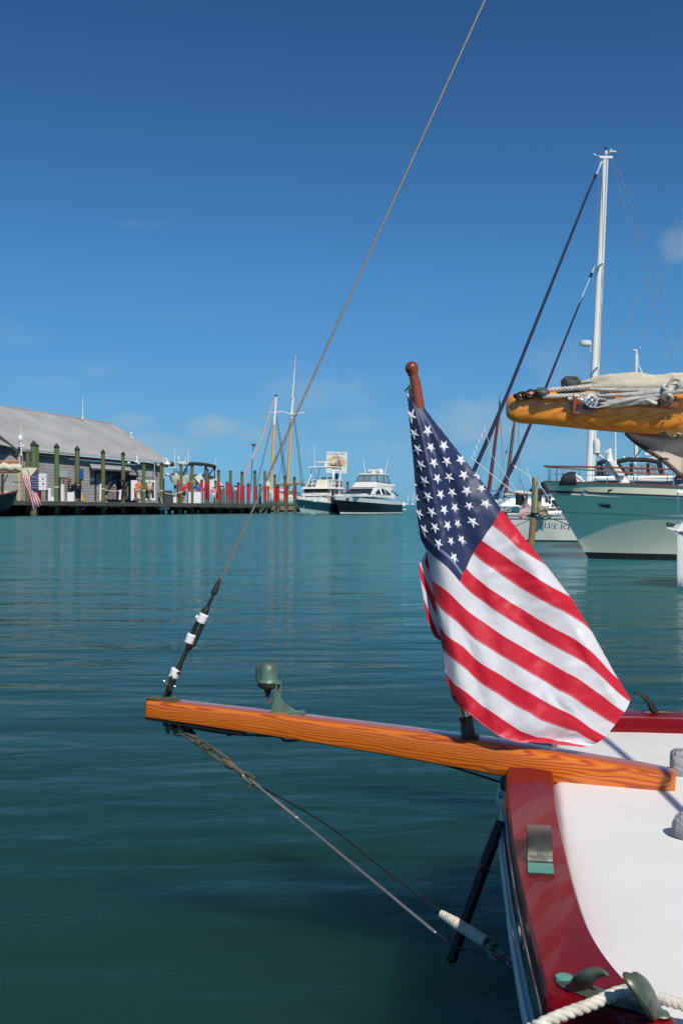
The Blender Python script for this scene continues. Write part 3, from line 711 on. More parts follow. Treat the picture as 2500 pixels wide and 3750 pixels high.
for k in range(5):
    c_ = Q(2440 + 5*math.sin(k*2.1), 1420 + k*9, .022)
    kn.tube([c_ + Vector((math.cos(2*math.pi*i/12)*.009, math.sin(2*math.pi*i/12)*.016, math.sin(2*math.pi*i/12+k)*.008)) for i in range(13)], .0048, 7)
kn.tube(catmull([Q(2446,1424,.03), Q(2452,1400,.03), Q(2470,1388,.03), Q(2492,1396,.03), Q(2480,1412,.03)],5), .0055, 8)
kn.tube(catmull([Q(2446,1424,.02), Q(2470,1420,.02), Q(2540,1410,.02)],5), .010, 8); kn.tube(catmull([Q(2446,1436,.02), Q(2480,1432,.02), Q(2540,1426,.02)],5), .009, 8)
obj('knot', kn, M['webbing'], bo, smooth='full')
# sheave block on its mahogany pad
pd = MB().box((-.045,-.012,-.026),(.045,.03,.026), rot=Matrix.Rotation(.03,3,'Y'), c=Q(2154,1484,-.008))
obj('block_pad', pd, M['mahog'], bo, bevel=.003)
bkk = MB().prism([Q(2112,1488,.012), Q(2114,1468,.012), Q(2125,1460,.012), Q(2200,1468,.012), Q(2198,1500,.012), Q(2112,1496,.012)], (0,.02,0))
obj('block_base', bkk, M['steel_dark'], bo, bevel=.001)
shv = MB().lathe([(.001,-.004),(.0165,-.004),(.0175,-.001),(.0175,.003),(.001,.004)], Q(2164,1468,.026), (0,-1,.1), 24)
shv.prism([Q(2118,1464,.030), Q(2130,1455,.030), Q(2170,1448,.030), Q(2190,1462,.030), Q(2180,1492,.030), Q(2160,1494,.030)], (0,.003,0))
sb_ = obj('side_plate', shv, M['alloy'], bo, smooth=True, label='bright metal sheave block screwed to the boom')
bl = MB()
for k in range(5):
    an = 2*math.pi*k/5 + .3; c_ = Q(2164,1468,.034) + Vector((math.cos(an)*.0095, 0, math.sin(an)*.0095)); bl.lathe([(.001,0),(.0034,0),(.0034,.002),(.001,.003)], c_, (0,-1,.1), 10)
obj('ball_bearing', bl, M['grey_plastic'], sb_, smooth=True)
sc_ = MB(); sc_.lathe([(.001,0),(.005,0),(.0045,.004),(.001,.005)], Q(2127,1467,.032), (0,-1,.1), 10); sc_.lathe([(.001,0),(.004,0),(.0035,.004),(.001,.005)], Q(2164,1468,.036), (0,-1,.1), 10)
obj('screw_head', sc_, M['chrome'], sb_, smooth=True)
# teak cleat block
tkb = MB().prism([Q(2242,1484,-.006), Q(2300,1458,-.006), Q(2330,1450,-.006), Q(2468,1452,-.006), Q(2476,1466,-.006), Q(2472,1494,-.006), Q(2460,1499,-.006), Q(2320,1490,-.006)], (0,-.022,0))
obj('cleat_block', tkb, M['mahog_light'], bo, bevel=.004, label='brown timber block bolted to the side of the boom')
hol = MB().lathe([(.001,0),(.009,0),(.009,.002),(.001,.002)], Q(2404,1477,.0158), (0,-1,0), 14)
obj('rope_hole', hol, M['black'], bo, smooth=True)
rt = MB().tube(catmull([Q(2404,1477,.018), Q(2388,1474,.026), Q(2372,1466,.024), Q(2350,1462,.02)],4), .0042, 8)
obj('rope_tail', rt, M['rope'], bo, smooth='full')
# underside eye and bronze plugs
ey = MB().tube(catmull([Q(2424,1586,.006), Q(2436,1584,.010), Q(2446,1598,.022), Q(2458,1602,.024), Q(2468,1596,.022), Q(2474,1588,.010), Q(2486,1591,.006)],4), .0042, 8)
ey.sphere(Q(2422,1586,.0), .009, 10, 6, (1,.5,.7)); ey.sphere(Q(2488,1592,.0), .009, 10, 6, (1,.5,.7))
obj('eye_strap', ey, M['bronze'], bo, smooth=True)
plg = MB()
for x, y in ((2434,1531),(2488,1536)): plg.lathe([(.001,0),(.0032,0),(.0032,.0012),(.001,.0014)], Q(x, y, .0), (0,-1,0), 10)
obj('plug', plg, M['bronze'], bo, smooth=True)
# sail cloth hanging below the boom
M['oldsail'] = mat('weathered_cloth', (.50,.45,.37), .9, col2=(.38,.34,.28), nscale=9, bump=.6, bscale=25, bdist=.01)
hg = MB()
def hangf(u, v):
    a_ = P(2292, 1582, 2.96); b_ = P(2560, 1776, 2.80); e = a_.lerp(b_, u); e.y += .01*math.sin(u*9)
    t_ = P(2292 + 300*u, 1575 + 16*u, 2.94 - .06*u)
    p = t_.lerp(e, v); p.y += .012*math.sin(v*7 + u*5) + .05*v*u
    return p
hg.grid(hangf, 24, 16)
obj('hanging_sail', hg, M['oldsail'], bo, smooth='full', solid=.003, label='stained grey sail cloth hanging under the boom')
fr2 = MB().tube([hangf(k/14, 1.0) + Vector((0,-.002,-.002)) for k in range(15)], .0058, 7)
M['brownedge'] = mat('brown_bolt_rope', (.12,.075,.05), .9, bump=1, bscale=200)
obj('bolt_rope', fr2, M['brownedge'], bo, smooth='full')

# ================================================================ FLAG STAFF AND FLAG
FD = 2.375
def Fp(px, py, d=0.0): return P(px, py, FD + d)
staff = thing('flagstaff', 'varnished mahogany flagstaff with ball top, standing in a bronze socket on the spar', 'flagstaff', Fp(1716, 2700))
obj('pole', MB().tube([Fp(1512,1372), Fp(1520,1400), Fp(1545,1560), Fp(1680,2420), Fp(1704,2600)], [.0100,.0118,.0128,.0125,.0118], 16), M['mahog'], staff, smooth=True)
obj('ball_top', MB().sphere(Fp(1507,1348), .0150, 20, 14, (1,1,.98)).tube([Fp(1510,1362), Fp(1513,1376)], [.0125,.0105], 16), M['mahog'], staff, smooth=True)
obj('sleeve', MB().tube([Fp(1690,2570), Fp(1708,2636)], .0112, 16), M['chrome'], staff, smooth=True)
sk = MB().tube([Fp(1704,2622), Fp(1705,2626), Fp(1706,2634), Fp(1707,2638), Fp(1714,2690), Fp(1715,2697)], [.0125,.0165,.0165,.0135,.0160,.0190], 20)
sk.tube([Fp(1715,2695), Fp(1715.5,2699), Fp(1716,2704)], [.0225,.0235,.0225], 20)
obj('socket', sk, M['bronze_dark'], staff, smooth=True)
# control points  (u along the fly, v down the hoist) -> photograph px
cp = {}
def z6(x, y): return (1450 + x*.6378, 1300 + y*.6378)
def r2(x, y): return (1500 + x*.5421, 2050 + y*.5421)
st_pts = {(11,9):(330,1160),(11,7):(372,1060),(11,5):(435,957),(11,3):(510,855),(10,8):(313,1070),(10,6):(351,970),(10,4):(417,868),(10,2):(487,765),
 (9,9):(242,1085),(9,7):(295,980),(9,5):(335,877),(9,3):(404,782),(9,1):(468,690),(8,8):(222,993),(8,6):(275,890),(8,4):(318,790),(8,2):(388,690),
 (7,9):(163,1005),(7,7):(203,903),(7,5):(254,802),(7,3):(302,703),(7,1):(370,603),(6,8):(132,912),(6,6):(183,813),(6,4):(235,709),(6,2):(288,612),
 (5,5):(163,725),(5,3):(215,620),(5,1):(273,522),(4,4):(143,632),(4,2):(198,530),(3,3):(125,543),(3,1):(180,438),(2,2):(103,452),(1,1):(88,355)}
for (i, r_), p in st_pts.items(): cp[(.4*i/12, r_/10*7/13)] = z6(*p)
cp[(0.0, 0.0)] = z6(58, 215); cp[(.055, 0.0)] = z6(150, 292)
for k, p in {7:(365,1300),6:(402,1225),5:(442,1140),4:(492,1065),3:(550,980),2:(600,890)}.items(): cp[(.4, k/13)] = z6(*p)
def row(k, pts):                           # pts in r2 coordinates, spread along the fly by arc length from u0
    u0 = pts[0][0]; L_ = [0]
    q = [r2(*p) for p in pts[1:]]
    for a, b in zip(q, q[1:]): L_.append(L_[-1] + math.dist(a, b))
    for p, l in zip(q, L_): cp[(u0 + (1 - u0)*l/L_[-1], k/13)] = p
row(7, [(.4,0),(337,148),(500,288),(660,400),(840,507),(1000,600),(1180,698),(1330,826),(1483,960)])
row(8, [(.292,0),(140,130),(250,212),(345,305),(500,422),(760,590),(950,700),(1130,800),(1300,920),(1449,1030)])
row(9, [(.268,0),(165,270),(255,372),(360,460),(430,530),(600,640),(800,760),(1000,880),(1180,990),(1383,1115)])
row(10,[(.268,0),(200,450),(270,530),(350,580),(430,660),(600,770),(760,870),(950,980),(1100,1052),(1210,1132),(1320,1195)])
row(11,[(.262,0),(215,590),(290,670),(380,740),(450,810),(600,910),(800,1030),(960,1110),(1130,1165),(1262,1236)])
row(12,[(.262,0),(245,770),(300,840),(400,910),(480,980),(600,1060),(750,1160),(860,1200),(1000,1225),(1100,1243),(1200,1262)])
row(13,[(.255,0),(262,850),(290,945),(400,1040),(500,1120),(600,1190),(680,1218),(830,1232),(950,1240),(1050,1254),(1150,1266)])
for u_, k, p in [(.52,6,(530,190)),(.60,6,(700,300)),(.69,6,(860,400)),(.76,6,(1000,478)),(.84,6,(1150,565)),(.90,6,(1260,655)),(.955,6,(1385,790)),(.49,5,(560,60)),(.58,5,(730,180)),(.67,5,(900,280)),(.75,5,(1040,352)),(.825,5,(1180,440)),
                (.49,4,(650,-18)),(.57,4,(800,84)),(.65,4,(950,180)),(.71,4,(1062,240)),(1.0,6,(1520,880)),(1.0,5,(1560,800))]: cp[(u_, k/13)] = r2(*p)
cp[(.52, 3/13)] = (1896, 2008); cp[(.60, 3/13)] = (1992, 2066)
ks = np.array(list(cp.keys())); vs_ = np.array(list(cp.values()))
ks2 = ks * np.array([1.5, 1.0])
def tps(r): return np.where(r > 1e-9, r*r*np.log(np.maximum(r, 1e-9)), 0)
Dm = np.linalg.norm(ks2[:,None]-ks2[None], axis=2); n_ = len(ks2)
A = np.zeros((n_+3, n_+3)); A[:n_,:n_] = tps(Dm) + np.eye(n_)*2e-4
A[:n_,n_] = 1; A[:n_,n_+1:] = ks2; A[n_,:n_] = 1; A[n_+1:,:n_] = ks2.T
W_ = np.linalg.solve(A, np.vstack([vs_, np.zeros((3,2))]))
def warp(uv):
    q = np.asarray(uv, float) * np.array([1.5, 1.0])
    d = np.linalg.norm(q[:,None]-ks2[None], axis=2)
    return tps(d) @ W_[:n_] + W_[n_] + q @ W_[n_+1:]
RS = np.array([z6(*p) for p in [(20,160),(58,210),(105,240),(150,290),(300,480),(440,662),(520,762),(600,880),(700,1003),(850,1192),(1010,1400),(1130,1600),(1250,1820),(1348,1978),(1400,2080)]])
LS = np.array([z6(*p) for p in [(52,120),(58,215),(68,300),(78,420),(95,600),(108,750),(116,860),(124,980),(140,1060),(172,1125),(202,1300),(226,1440),(256,1640),(270,1750),(288,1870),(312,1960),(350,2040)]])
def sdist(p, C_, side):                     # signed distance beyond a silhouette, and the nearest point
    a, b = C_[:-1], C_[1:]; ab = b - a
    t = np.clip(((p[:,None]-a[None])*ab[None]).sum(2)/(ab*ab).sum(1)[None], 0, 1)
    c = a[None] + ab[None]*t[...,None]; d = np.linalg.norm(p[:,None]-c, axis=2); k = d.argmin(1); i = np.arange(len(p))
    cc = c[i,k]; dd = p - cc; cr = ab[k][:,0]*dd[:,1] - ab[k][:,1]*dd[:,0]
    return d[i,k]*np.sign(cr)*side, cc, ab[k]/np.linalg.norm(ab[k],axis=1)[:,None]
def cloth(uv):
    uv = np.asarray(uv, float); p = warp(uv); u, v = uv[:,0], uv[:,1]
    x, y = p[:,0], p[:,1]
    # wrinkles: folds fanning out from the hoist corner, and soft buckles across the stripes
    ang = np.arctan2(x - 1480, y - 1380); rad = np.hypot(x - 1480, y - 1380)
    w = .0075*np.sin(ang*17 + .8)*np.clip(rad/500,0,1)*np.exp(-((rad-650)/520)**2)
    w += .0060*np.sin(ang*29 + 2 + rad/240)*np.clip(rad/400,0,1)*np.exp(-((rad-500)/500)**2)
    w += .0045*np.sin(u*21 + v*9)*np.clip(u*1.4,0,1) + .0026*np.sin(u*34 - v*17 + 1)
    nz = np.array([noise.noise(Vector((a*10, b*6, 1.7))) + .38*noise.noise(Vector((a*24 + b*14, b*7 - a*4, 4.2))) + .10*noise.noise(Vector((a*60, b*40, 9.))) for a, b in uv])
    w += .0060*nz*np.clip(rad/300,0,1)
    cm_ = np.array([noise.noise(Vector((a*5, b*9, 7.7))) for a, b in uv])
    w += .0016*np.sin(u*88 + v*14 + cm_*9)*np.clip(cm_*3, 0, 1)*np.clip(u*2-.3, 0, 1)
    w += .016*np.exp(-((v-.93+.25*(u-.8))/.06)**2)*np.clip((u-.55)/.25,0,1)      # roll along the foot
    # folds at the two silhouettes
    dR, cR, tR = sdist(p, RS, -1.0)
    dL, cL, tL = sdist(p, LS, 1.0)
    dep = w.copy()
    q = p.copy()
    rr = 26.0
    # right silhouette: cloth curls behind
    inn = np.clip(1 + dR/ (rr*2.4), 0, 1); dep += .020*inn**2
    m = dR > 0; nrm = np.stack([-tR[:,1], tR[:,0]],1); 
    s = np.where(m, dR, 0)
    back = np.minimum(s*.72, 240)
    q[m] = (cR + (-1)*( (p-cR) / np.maximum(np.abs(dR),1e-6)[:,None])*back[:,None])[m]
    dep[m] = (.020 + .045*(1-np.exp(-s/34)) + w*.5)[m]
    # left silhouette
    inl = np.clip(1 + dL/(rr*2.0), 0, 1); low = np.clip((cL[:,1]-1900)/160, 0, 1)*np.clip((2440-cL[:,1])/110, 0, 1)
    dep = np.where(m, dep, dep + .024*inl**2)
    ml = (dL > 0) & ~m; s2_ = np.where(ml, dL, 0)
    off_ = s2_*.75; S = 150.0
    wob_ = low*(16*np.sin(np.clip(s2_/60,0,1)*math.pi) - 44*np.clip((s2_-60)/110,0,1)**.8)
    off_ = np.where(low > 0, off_*(1-low) + wob_*low*1.0, off_)
    off_ = np.minimum(off_, 170)
    q[ml] = (cL - ((p-cL)/np.maximum(np.abs(dL),1e-6)[:,None])*off_[:,None])[ml]
    dep[ml] = (.024 + .030*(1-np.exp(-s2_/30)) + w*.4)[ml]
    out = []
    base = np.interp(q[:,1], [1400, 2000, 2700], [-.022, -.060, -.085])  # hangs in front of the staff
    for k in range(len(q)): out.append(P(q[k,0], q[k,1], FD + base[k] + dep[k]))
    return out
flag = thing('ensign_flag', 'large United States flag draped diagonally from the mahogany flagstaff above the spar', 'flag', Fp(1500, 1450))
def fabric(name, col, hem=None):
    m = bpy.data.materials.new(name); m.use_nodes = True
    N = m.node_tree.nodes; L = m.node_tree.links; b = N['Principled BSDF']
    b.inputs['Base Color'].default_value = (*col, 1); b.inputs['Roughness'].default_value = .48
    b.inputs['Sheen Weight'].default_value = .25; b.inputs['Sheen Roughness'].default_value = .4
    b.inputs['Specular IOR Level'].default_value = .45
    tr = N.new('ShaderNodeBsdfTranslucent'); tr.inputs['Color'].default_value = (*col, 1)
    ms = N.new('ShaderNodeMixShader'); ms.inputs[0].default_value = .16
    L.new(b.outputs[0], ms.inputs[1]); L.new(tr.outputs[0], ms.inputs[2]); L.new(ms.outputs[0], N['Material Output'].inputs[0])
    uvn = N.new('ShaderNodeUVMap'); uvn.uv_map = 'UVMap'; sp = N.new('ShaderNodeSeparateXYZ'); L.new(uvn.outputs[0], sp.inputs[0])
    a1 = N.new('ShaderNodeMath'); a1.operation = 'SUBTRACT'; a1.inputs[1].default_value = .93; L.new(sp.outputs['Y'], a1.inputs[0])
    a2 = N.new('ShaderNodeMath'); a2.operation = 'ABSOLUTE'; L.new(a1.outputs[0], a2.inputs[0])
    a3 = N.new('ShaderNodeMath'); a3.operation = 'LESS_THAN'; a3.inputs[1].default_value = .012; L.new(a2.outputs[0], a3.inputs[0])
    mx = N.new('ShaderNodeMix'); mx.data_type = 'RGBA'; mx.inputs[6].default_value = (*col, 1); mx.inputs[7].default_value = (*(hem or col), 1)
    L.new(a3.outputs[0], mx.inputs[0]); L.new(mx.outputs[2], b.inputs['Base Color'])
    tc = N.new('ShaderNodeTexCoord'); nz = N.new('ShaderNodeTexNoise'); nz.inputs['Scale'].default_value = 26; nz.inputs['Detail'].default_value = 4
    nz.inputs['Distortion'].default_value = .8
    L.new(tc.outputs['Object'], nz.inputs['Vector']); bp = N.new('ShaderNodeBump'); bp.inputs['Strength'].default_value = .13; bp.inputs['Distance'].default_value = .006
    L.new(nz.outputs['Fac'], bp.inputs['Height']); L.new(bp.outputs[0], b.inputs['Normal'])
    return m
M['f_red'] = fabric('red_nylon', (.62,.012,.035), (.75,.35,.38)); M['f_white'] = fabric('white_nylon', (.74,.74,.77), (.75,.62,.64)); M['f_blue'] = fabric('navy_nylon', (.020,.034,.105), (.2,.24,.36))
M['f_star'] = mat('white_embroidery', (.80,.80,.84), .45, bump=.5, bscale=300)
def patch(name, u0, u1, v0, v1, nu, nv, m):
    uv = [(u0 + (u1-u0)*i/nu, v0 + (v1-v0)*j/nv) for j in range(nv+1) for i in range(nu+1)]
    vs = cloth(uv); fs = [(j*(nu+1)+i, (j+1)*(nu+1)+i, (j+1)*(nu+1)+i+1, j*(nu+1)+i+1) for j in range(nv) for i in range(nu)]
    mb = MB().add(vs, fs); o = obj(name, mb, m, flag, smooth='full', fix=False)
    uvl = o.data.uv_layers.new(name='UVMap')
    for poly in o.data.polygons:
        for li in poly.loop_indices:
            vi = o.data.loops[li].vertex_index; i, j = vi % (nu+1), vi // (nu+1); uvl.data[li].uv = (i/nu, j/nv)
    return o
patch('canton', 0, .4, 0, 7/13, 90, 90, M['f_blue'])
for k in range(13):
    u0 = .4 if k < 7 else 0.0
    patch('stripe', u0, 1.0, k/13, (k+1)/13, 100 if k < 7 else 170, 12, M['f_red'] if k % 2 == 0 else M['f_white'])
hd = patch('heading', -.022, 0, 0, .06, 3, 6, M['f_white'])
def star(i, r_):
    uc, vc = .4*i/12, r_/10*7/13; Rr = .0275 * (.86 if i >= 10 else 1); uv = []
    for k in range(10):
        rad = Rr if k % 2 == 0 else Rr*.40; an = math.pi/2 + k*math.pi/5
        uv.append((uc + math.cos(an)*rad*.667, vc - math.sin(an)*rad))
    n = 3; pts = [(uc, vc)]
    for s in range(1, n+1):
        for k in range(20):
            a, b = uv[(k//2) % 10], uv[(k//2+1) % 10]; q = a if k % 2 == 0 else ((a[0]+b[0])/2, (a[1]+b[1])/2)
            pts.append((uc + (q[0]-uc)*s/n, vc + (q[1]-vc)*s/n))
    e = .002; A0 = cloth(pts); A1 = cloth([(a+e, b) for a, b in pts]); A2 = cloth([(a, b+e) for a, b in pts])
    vs = []
    for k, (p, a, b) in enumerate(zip(A0, A1, A2)):
        nn = (a - p).cross(b - p); nn = nn.normalized() if nn.length > 1e-12 else Vector((0,-1,0))
        # the face turned outwards on the front sheet
        ring = 0 if k == 0 else (k-1)//20 + 1
        ridge = 1.0 if k == 0 else (1.0 if ((k-1) % 20) % 4 == 0 else .35)
        vs.append(p + nn * (-1) * STAR_S * (.0008 + .0018*(1-ring/n) + .0007*ridge*(ring < n)))
    fs = [(0, 1+k, 1+(k+1) % 20) for k in range(20)]
    for s in range(n-1):
        for k in range(20): fs.append((1+s*20+k, 1+(s+1)*20+k, 1+(s+1)*20+(k+1) % 20, 1+s*20+(k+1) % 20))
    o = obj('star', MB().add(vs, fs), M['f_star'], flag, smooth=False, fix=False, solid=.0006)
_t = cloth([(.3,.3),(.302,.3),(.3,.302)])
STAR_S = 1 if (_t[1]-_t[0]).cross(_t[2]-_t[0]).y > 0 else -1
for r_ in range(1, 10):
    for i in (range(1, 12, 2) if r_ % 2 else range(2, 11, 2)): star(i, r_)
gm = MB().tube([Fp(1483,1432,-.02), Fp(1494,1420,-.01), Fp(1500,1410,-.012)], .002, 6)
obj('halyard_clip', gm, M['black'], flag, smooth=True)
# ================================================================ MATERIALS FAR
M['pile'] = mat('green_treated_timber', (.10,.125,.045), .85, col2=(.155,.125,.060), nscale=1.3, mapscale=(3,3,.6), bump=.6, bscale=14, bdist=.02)
M['pile_green'] = mat('fresh_green_timber', (.075,.15,.065), .85, col2=(.12,.15,.06), nscale=1.4, mapscale=(3,3,.5), bump=.5, bscale=14, bdist=.02)
M['pile_cap'] = mat('black_pile_cap', (.018,.018,.020), .6)
M['pile_cap_grey'] = mat('grey_pile_cap', (.10,.10,.09), .8)
M['redwrap'] = mat('red_paint_band', (.58,.012,.014), .6, col2=(.46,.010,.012), nscale=2, mapscale=(2,2,.5))
M['rub'] = mat('dark_rub_board', (.030,.026,.026), .8)
M['marine'] = mat('barnacled_timber', (.14,.13,.08), .95, col2=(.08,.09,.06), nscale=3, bump=1, bscale=20, bdist=.03)
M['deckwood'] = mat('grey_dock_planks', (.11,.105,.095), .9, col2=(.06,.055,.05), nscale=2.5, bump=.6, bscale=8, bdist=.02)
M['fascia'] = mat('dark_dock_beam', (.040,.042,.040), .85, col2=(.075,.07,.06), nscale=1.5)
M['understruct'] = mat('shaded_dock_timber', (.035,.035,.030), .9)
M['bracket'] = mat('tan_timber_block', (.33,.22,.12), .85, col2=(.2,.13,.07), nscale=3)
M['roof'] = mat('grey_metal_roof', (.42,.42,.41), .6, col2=(.33,.33,.32), nscale=.45, mapscale=(1,1,.4), spec=.3)
M['blockA'] = mat('grey_blockwork', (.36,.355,.335), .9, col2=(.31,.305,.29), nscale=.8, bump=.5, bscale=9, bdist=.02)
M['blockB'] = mat('darker_blockwork', (.33,.325,.305), .9, col2=(.29,.285,.27), nscale=.8, bump=.5, bscale=9, bdist=.02)
M['blockC'] = mat('paler_blockwork', (.40,.385,.35), .9, col2=(.33,.32,.30), nscale=.8, bump=.5, bscale=9, bdist=.02)
M['wall_grey'] = mat('wall_mortar', (.17,.17,.16), .95)
M['trim_dark'] = mat('dark_eave_board', (.040,.036,.034), .85, col2=(.08,.07,.065), nscale=1.5)
M['gutter'] = mat('pale_pipe', (.62,.64,.66), .4)
M['plank'] = mat('weathered_door_planks', (.21,.19,.165), .9, col2=(.15,.135,.12), nscale=2, mapscale=(3,3,.3))
M['plank2'] = mat('weathered_grey_planks', (.25,.235,.21), .9, col2=(.18,.165,.15), nscale=2, mapscale=(3,3,.3))
M['corr'] = mat('corrugated_metal', (.60,.62,.64), .35, .4)
M['offwhite'] = mat('white_plastic', (.74,.75,.76), .5)
M['paper'] = mat('white_panel', (.78,.78,.76), .6)
M['blue_sign'] = mat('blue_sign', (.02,.09,.33), .5)
M['grey_panel'] = mat('grey_panel', (.36,.40,.42), .7)
M['darkbox'] = mat('dark_bin', (.05,.055,.075), .6)
M['brown'] = mat('brown_crate', (.20,.085,.045), .8)
M['skin'] = mat('skin', (.52,.25,.15), .6)
M['coral'] = mat('coral_shirt', (.80,.16,.10), .85)
M['khaki'] = mat('khaki_cloth', (.42,.34,.22), .85)
M['olive'] = mat('olive_shorts', (.16,.14,.08), .85)
M['tan'] = mat('tan_shirt', (.62,.47,.29), .85)
M['capyellow'] = mat('yellow_cap', (.70,.36,.04), .8)
M['tred'] = mat('red_shirt', (.62,.02,.03), .85)
M['tblue'] = mat('blue_shirt', (.03,.10,.45), .85)
M['pink'] = mat('pink_shirt', (.62,.26,.30), .85)
M['dark_cloth'] = mat('dark_shorts', (.03,.03,.04), .85)
M['hair'] = mat('brown_hair', (.05,.03,.02), .8)
M['navy_cloth'] = mat('navy_canvas', (.013,.018,.050), .8)
M['black_cloth'] = mat('black_canvas', (.014,.014,.018), .8)
M['teak'] = mat('varnished_teak_rail', (.27,.075,.03), .35, coat=.5)
M['mast_white'] = mat('white_painted_mast', (.80,.80,.77), .35)
M['mast_tan'] = mat('buff_painted_mast', (.66,.40,.16), .5)
M['mast_brown'] = mat('brown_varnished_mast', (.13,.030,.018), .45)
M['rig'] = mat('rigging_wire', (.30,.30,.30), .5)
M['rig_dark'] = mat('dark_rigging', (.06,.06,.06), .6)
M['rig_white'] = mat('white_rigging_rope', (.72,.70,.66), .7)
M['teal_hull'] = mat('navy_teal_gelcoat', (.010,.055,.085), .2, spec=.4)
M['black_hull'] = mat('black_navy_gelcoat', (.006,.008,.014), .2, spec=.35)
M['boot'] = mat('black_bottom_paint', (.010,.012,.014), .6)
M['boot_blue'] = mat('dark_blue_bottom_paint', (.008,.02,.03), .6)
M['palehull'] = mat('pale_bottom_paint', (.52,.62,.55), .35)
M['yacht_hull'] = mat('cream_white_gelcoat', (.88,.77,.62), .45, col2=(.80,.71,.57), nscale=1.5, spec=.3)
M['cream'] = mat('cream_bulwark', (.76,.72,.56), .3)
M['old_white'] = mat('weathered_white_hull', (.70,.70,.64), .3, col2=(.62,.63,.57), nscale=2)
M['letter'] = mat('blue_lettering', (.015,.035,.13), .5)
M['letter_red'] = mat('red_lettering', (.55,.015,.02), .5)
M['letter_grey'] = mat('grey_lettering', (.30,.30,.34), .6)
M['foliage'] = mat('distant_mangrove', (.045,.075,.03), .9, col2=(.025,.045,.02), nscale=1.2)
M['canvas_tan'] = mat('tan_canvas', (.50,.42,.28), .85)
def glass_mat(name, col=(.02,.03,.04), alpha=.0, rough=.04):
    m = bpy.data.materials.new(name); m.use_nodes = True
    N = m.node_tree.nodes; L = m.node_tree.links; b = N['Principled BSDF']
    b.inputs['Base Color'].default_value = (*col, 1); b.inputs['Roughness'].default_value = rough
    if alpha:
        tr = N.new('ShaderNodeBsdfTransparent'); tr.inputs[0].default_value = (.82,.88,.90,1); ms = N.new('ShaderNodeMixShader'); ms.inputs[0].default_value = alpha
        L.new(b.outputs[0], ms.inputs[1]); L.new(tr.outputs[0], ms.inputs[2]); L.new(ms.outputs[0], N['Material Output'].inputs[0])
    return m
M['glass'] = glass_mat('tinted_glass'); M['clear'] = glass_mat('clear_vinyl', (.35,.40,.42), .72, .1); M['smoke'] = glass_mat('smoked_glass', (.03,.05,.06), .45)

# ================================================================ WOODEN PIER
def Dp(px): return 96 + (px - 205) / (1041 - 205) * 19.0       # distance of the pier's front edge
def ydeck(px): return 1836 + (px - 205) / 780 * 11.0
pA = P(-120, ydeck(-120), Dp(-120)); pB = P(1062, ydeck(1062), Dp(1062))
pw = Vector((pB.x - pA.x, pB.y - pA.y, 0)); PL = pw.length; pw.normalize(); pn_ = Vector((-pw.y, pw.x, 0))
if pn_.y < 0: pn_ = -pn_
pier = thing('pier', 'long grey wooden pier on timber posts running from the left edge to the motor boats', 'pier', (pA.x, pA.y, 0))
def pp(s, d, z=0):                        # point on the pier: s along the front edge, d metres back, z above deck
    t = s / PL; b = pA.lerp(pB, t); return Vector((pA.x + pw.x*s, pA.y + pw.y*s, b.z + z)) + pn_*d
npl = 150
pmb = None
for k in range(npl):
    s0 = PL*k/npl; s1 = PL*(k+1)/npl - .02
    mb = MB().loft([[pp(s0,.0,0), pp(s1,.0,0), pp(s1,.0,-.05), pp(s0,.0,-.05)], [pp(s0,8,0), pp(s1,8,0), pp(s1,8,-.05), pp(s0,8,-.05)]], True, True)
    obj('plank', mb, M['deckwood'], pier)
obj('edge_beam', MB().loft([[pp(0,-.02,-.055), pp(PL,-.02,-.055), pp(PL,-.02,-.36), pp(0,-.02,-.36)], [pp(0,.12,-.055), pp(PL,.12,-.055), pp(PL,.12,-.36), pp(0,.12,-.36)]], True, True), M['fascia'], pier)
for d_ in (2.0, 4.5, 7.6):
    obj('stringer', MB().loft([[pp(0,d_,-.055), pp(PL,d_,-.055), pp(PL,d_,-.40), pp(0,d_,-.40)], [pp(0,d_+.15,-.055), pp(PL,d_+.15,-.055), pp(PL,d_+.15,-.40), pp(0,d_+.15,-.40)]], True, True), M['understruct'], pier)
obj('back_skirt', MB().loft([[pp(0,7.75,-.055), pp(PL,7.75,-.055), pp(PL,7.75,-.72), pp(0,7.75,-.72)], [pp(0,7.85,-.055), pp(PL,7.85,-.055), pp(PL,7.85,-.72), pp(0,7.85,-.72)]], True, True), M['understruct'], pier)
for k in range(44):
    s = PL*(k+.3)/44
    for d_ in (2.6, 7.0):
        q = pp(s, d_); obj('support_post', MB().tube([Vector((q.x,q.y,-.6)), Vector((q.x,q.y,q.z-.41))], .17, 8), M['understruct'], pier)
# the shore behind the building closes the view under the left half of the pier
def spx(px): # s along the pier for a picture column
    d = pp(0,0); 
    lo, hi = 0, PL
    for _ in range(40):
        m_ = (lo+hi)/2; q = pp(m_,0)
        if 1250 + q.x/q.y*4000 < px: lo = m_
        else: hi = m_
    return lo
quay = MB().loft([[pp(-40,8.05,-.06), pp(spx(790),8.05,-.06), pp(spx(790),8.05,-2.5), pp(-40,8.05,-2.5)], [pp(-40,40,-.06), pp(spx(790),40,-.06), pp(spx(790),40,-2.5), pp(-40,40,-2.5)]], True, True)
M['concrete'] = mat('quay_concrete', (.10,.10,.09), .9, col2=(.06,.065,.055), nscale=.7)
structure(obj('quay', quay, M['concrete']))

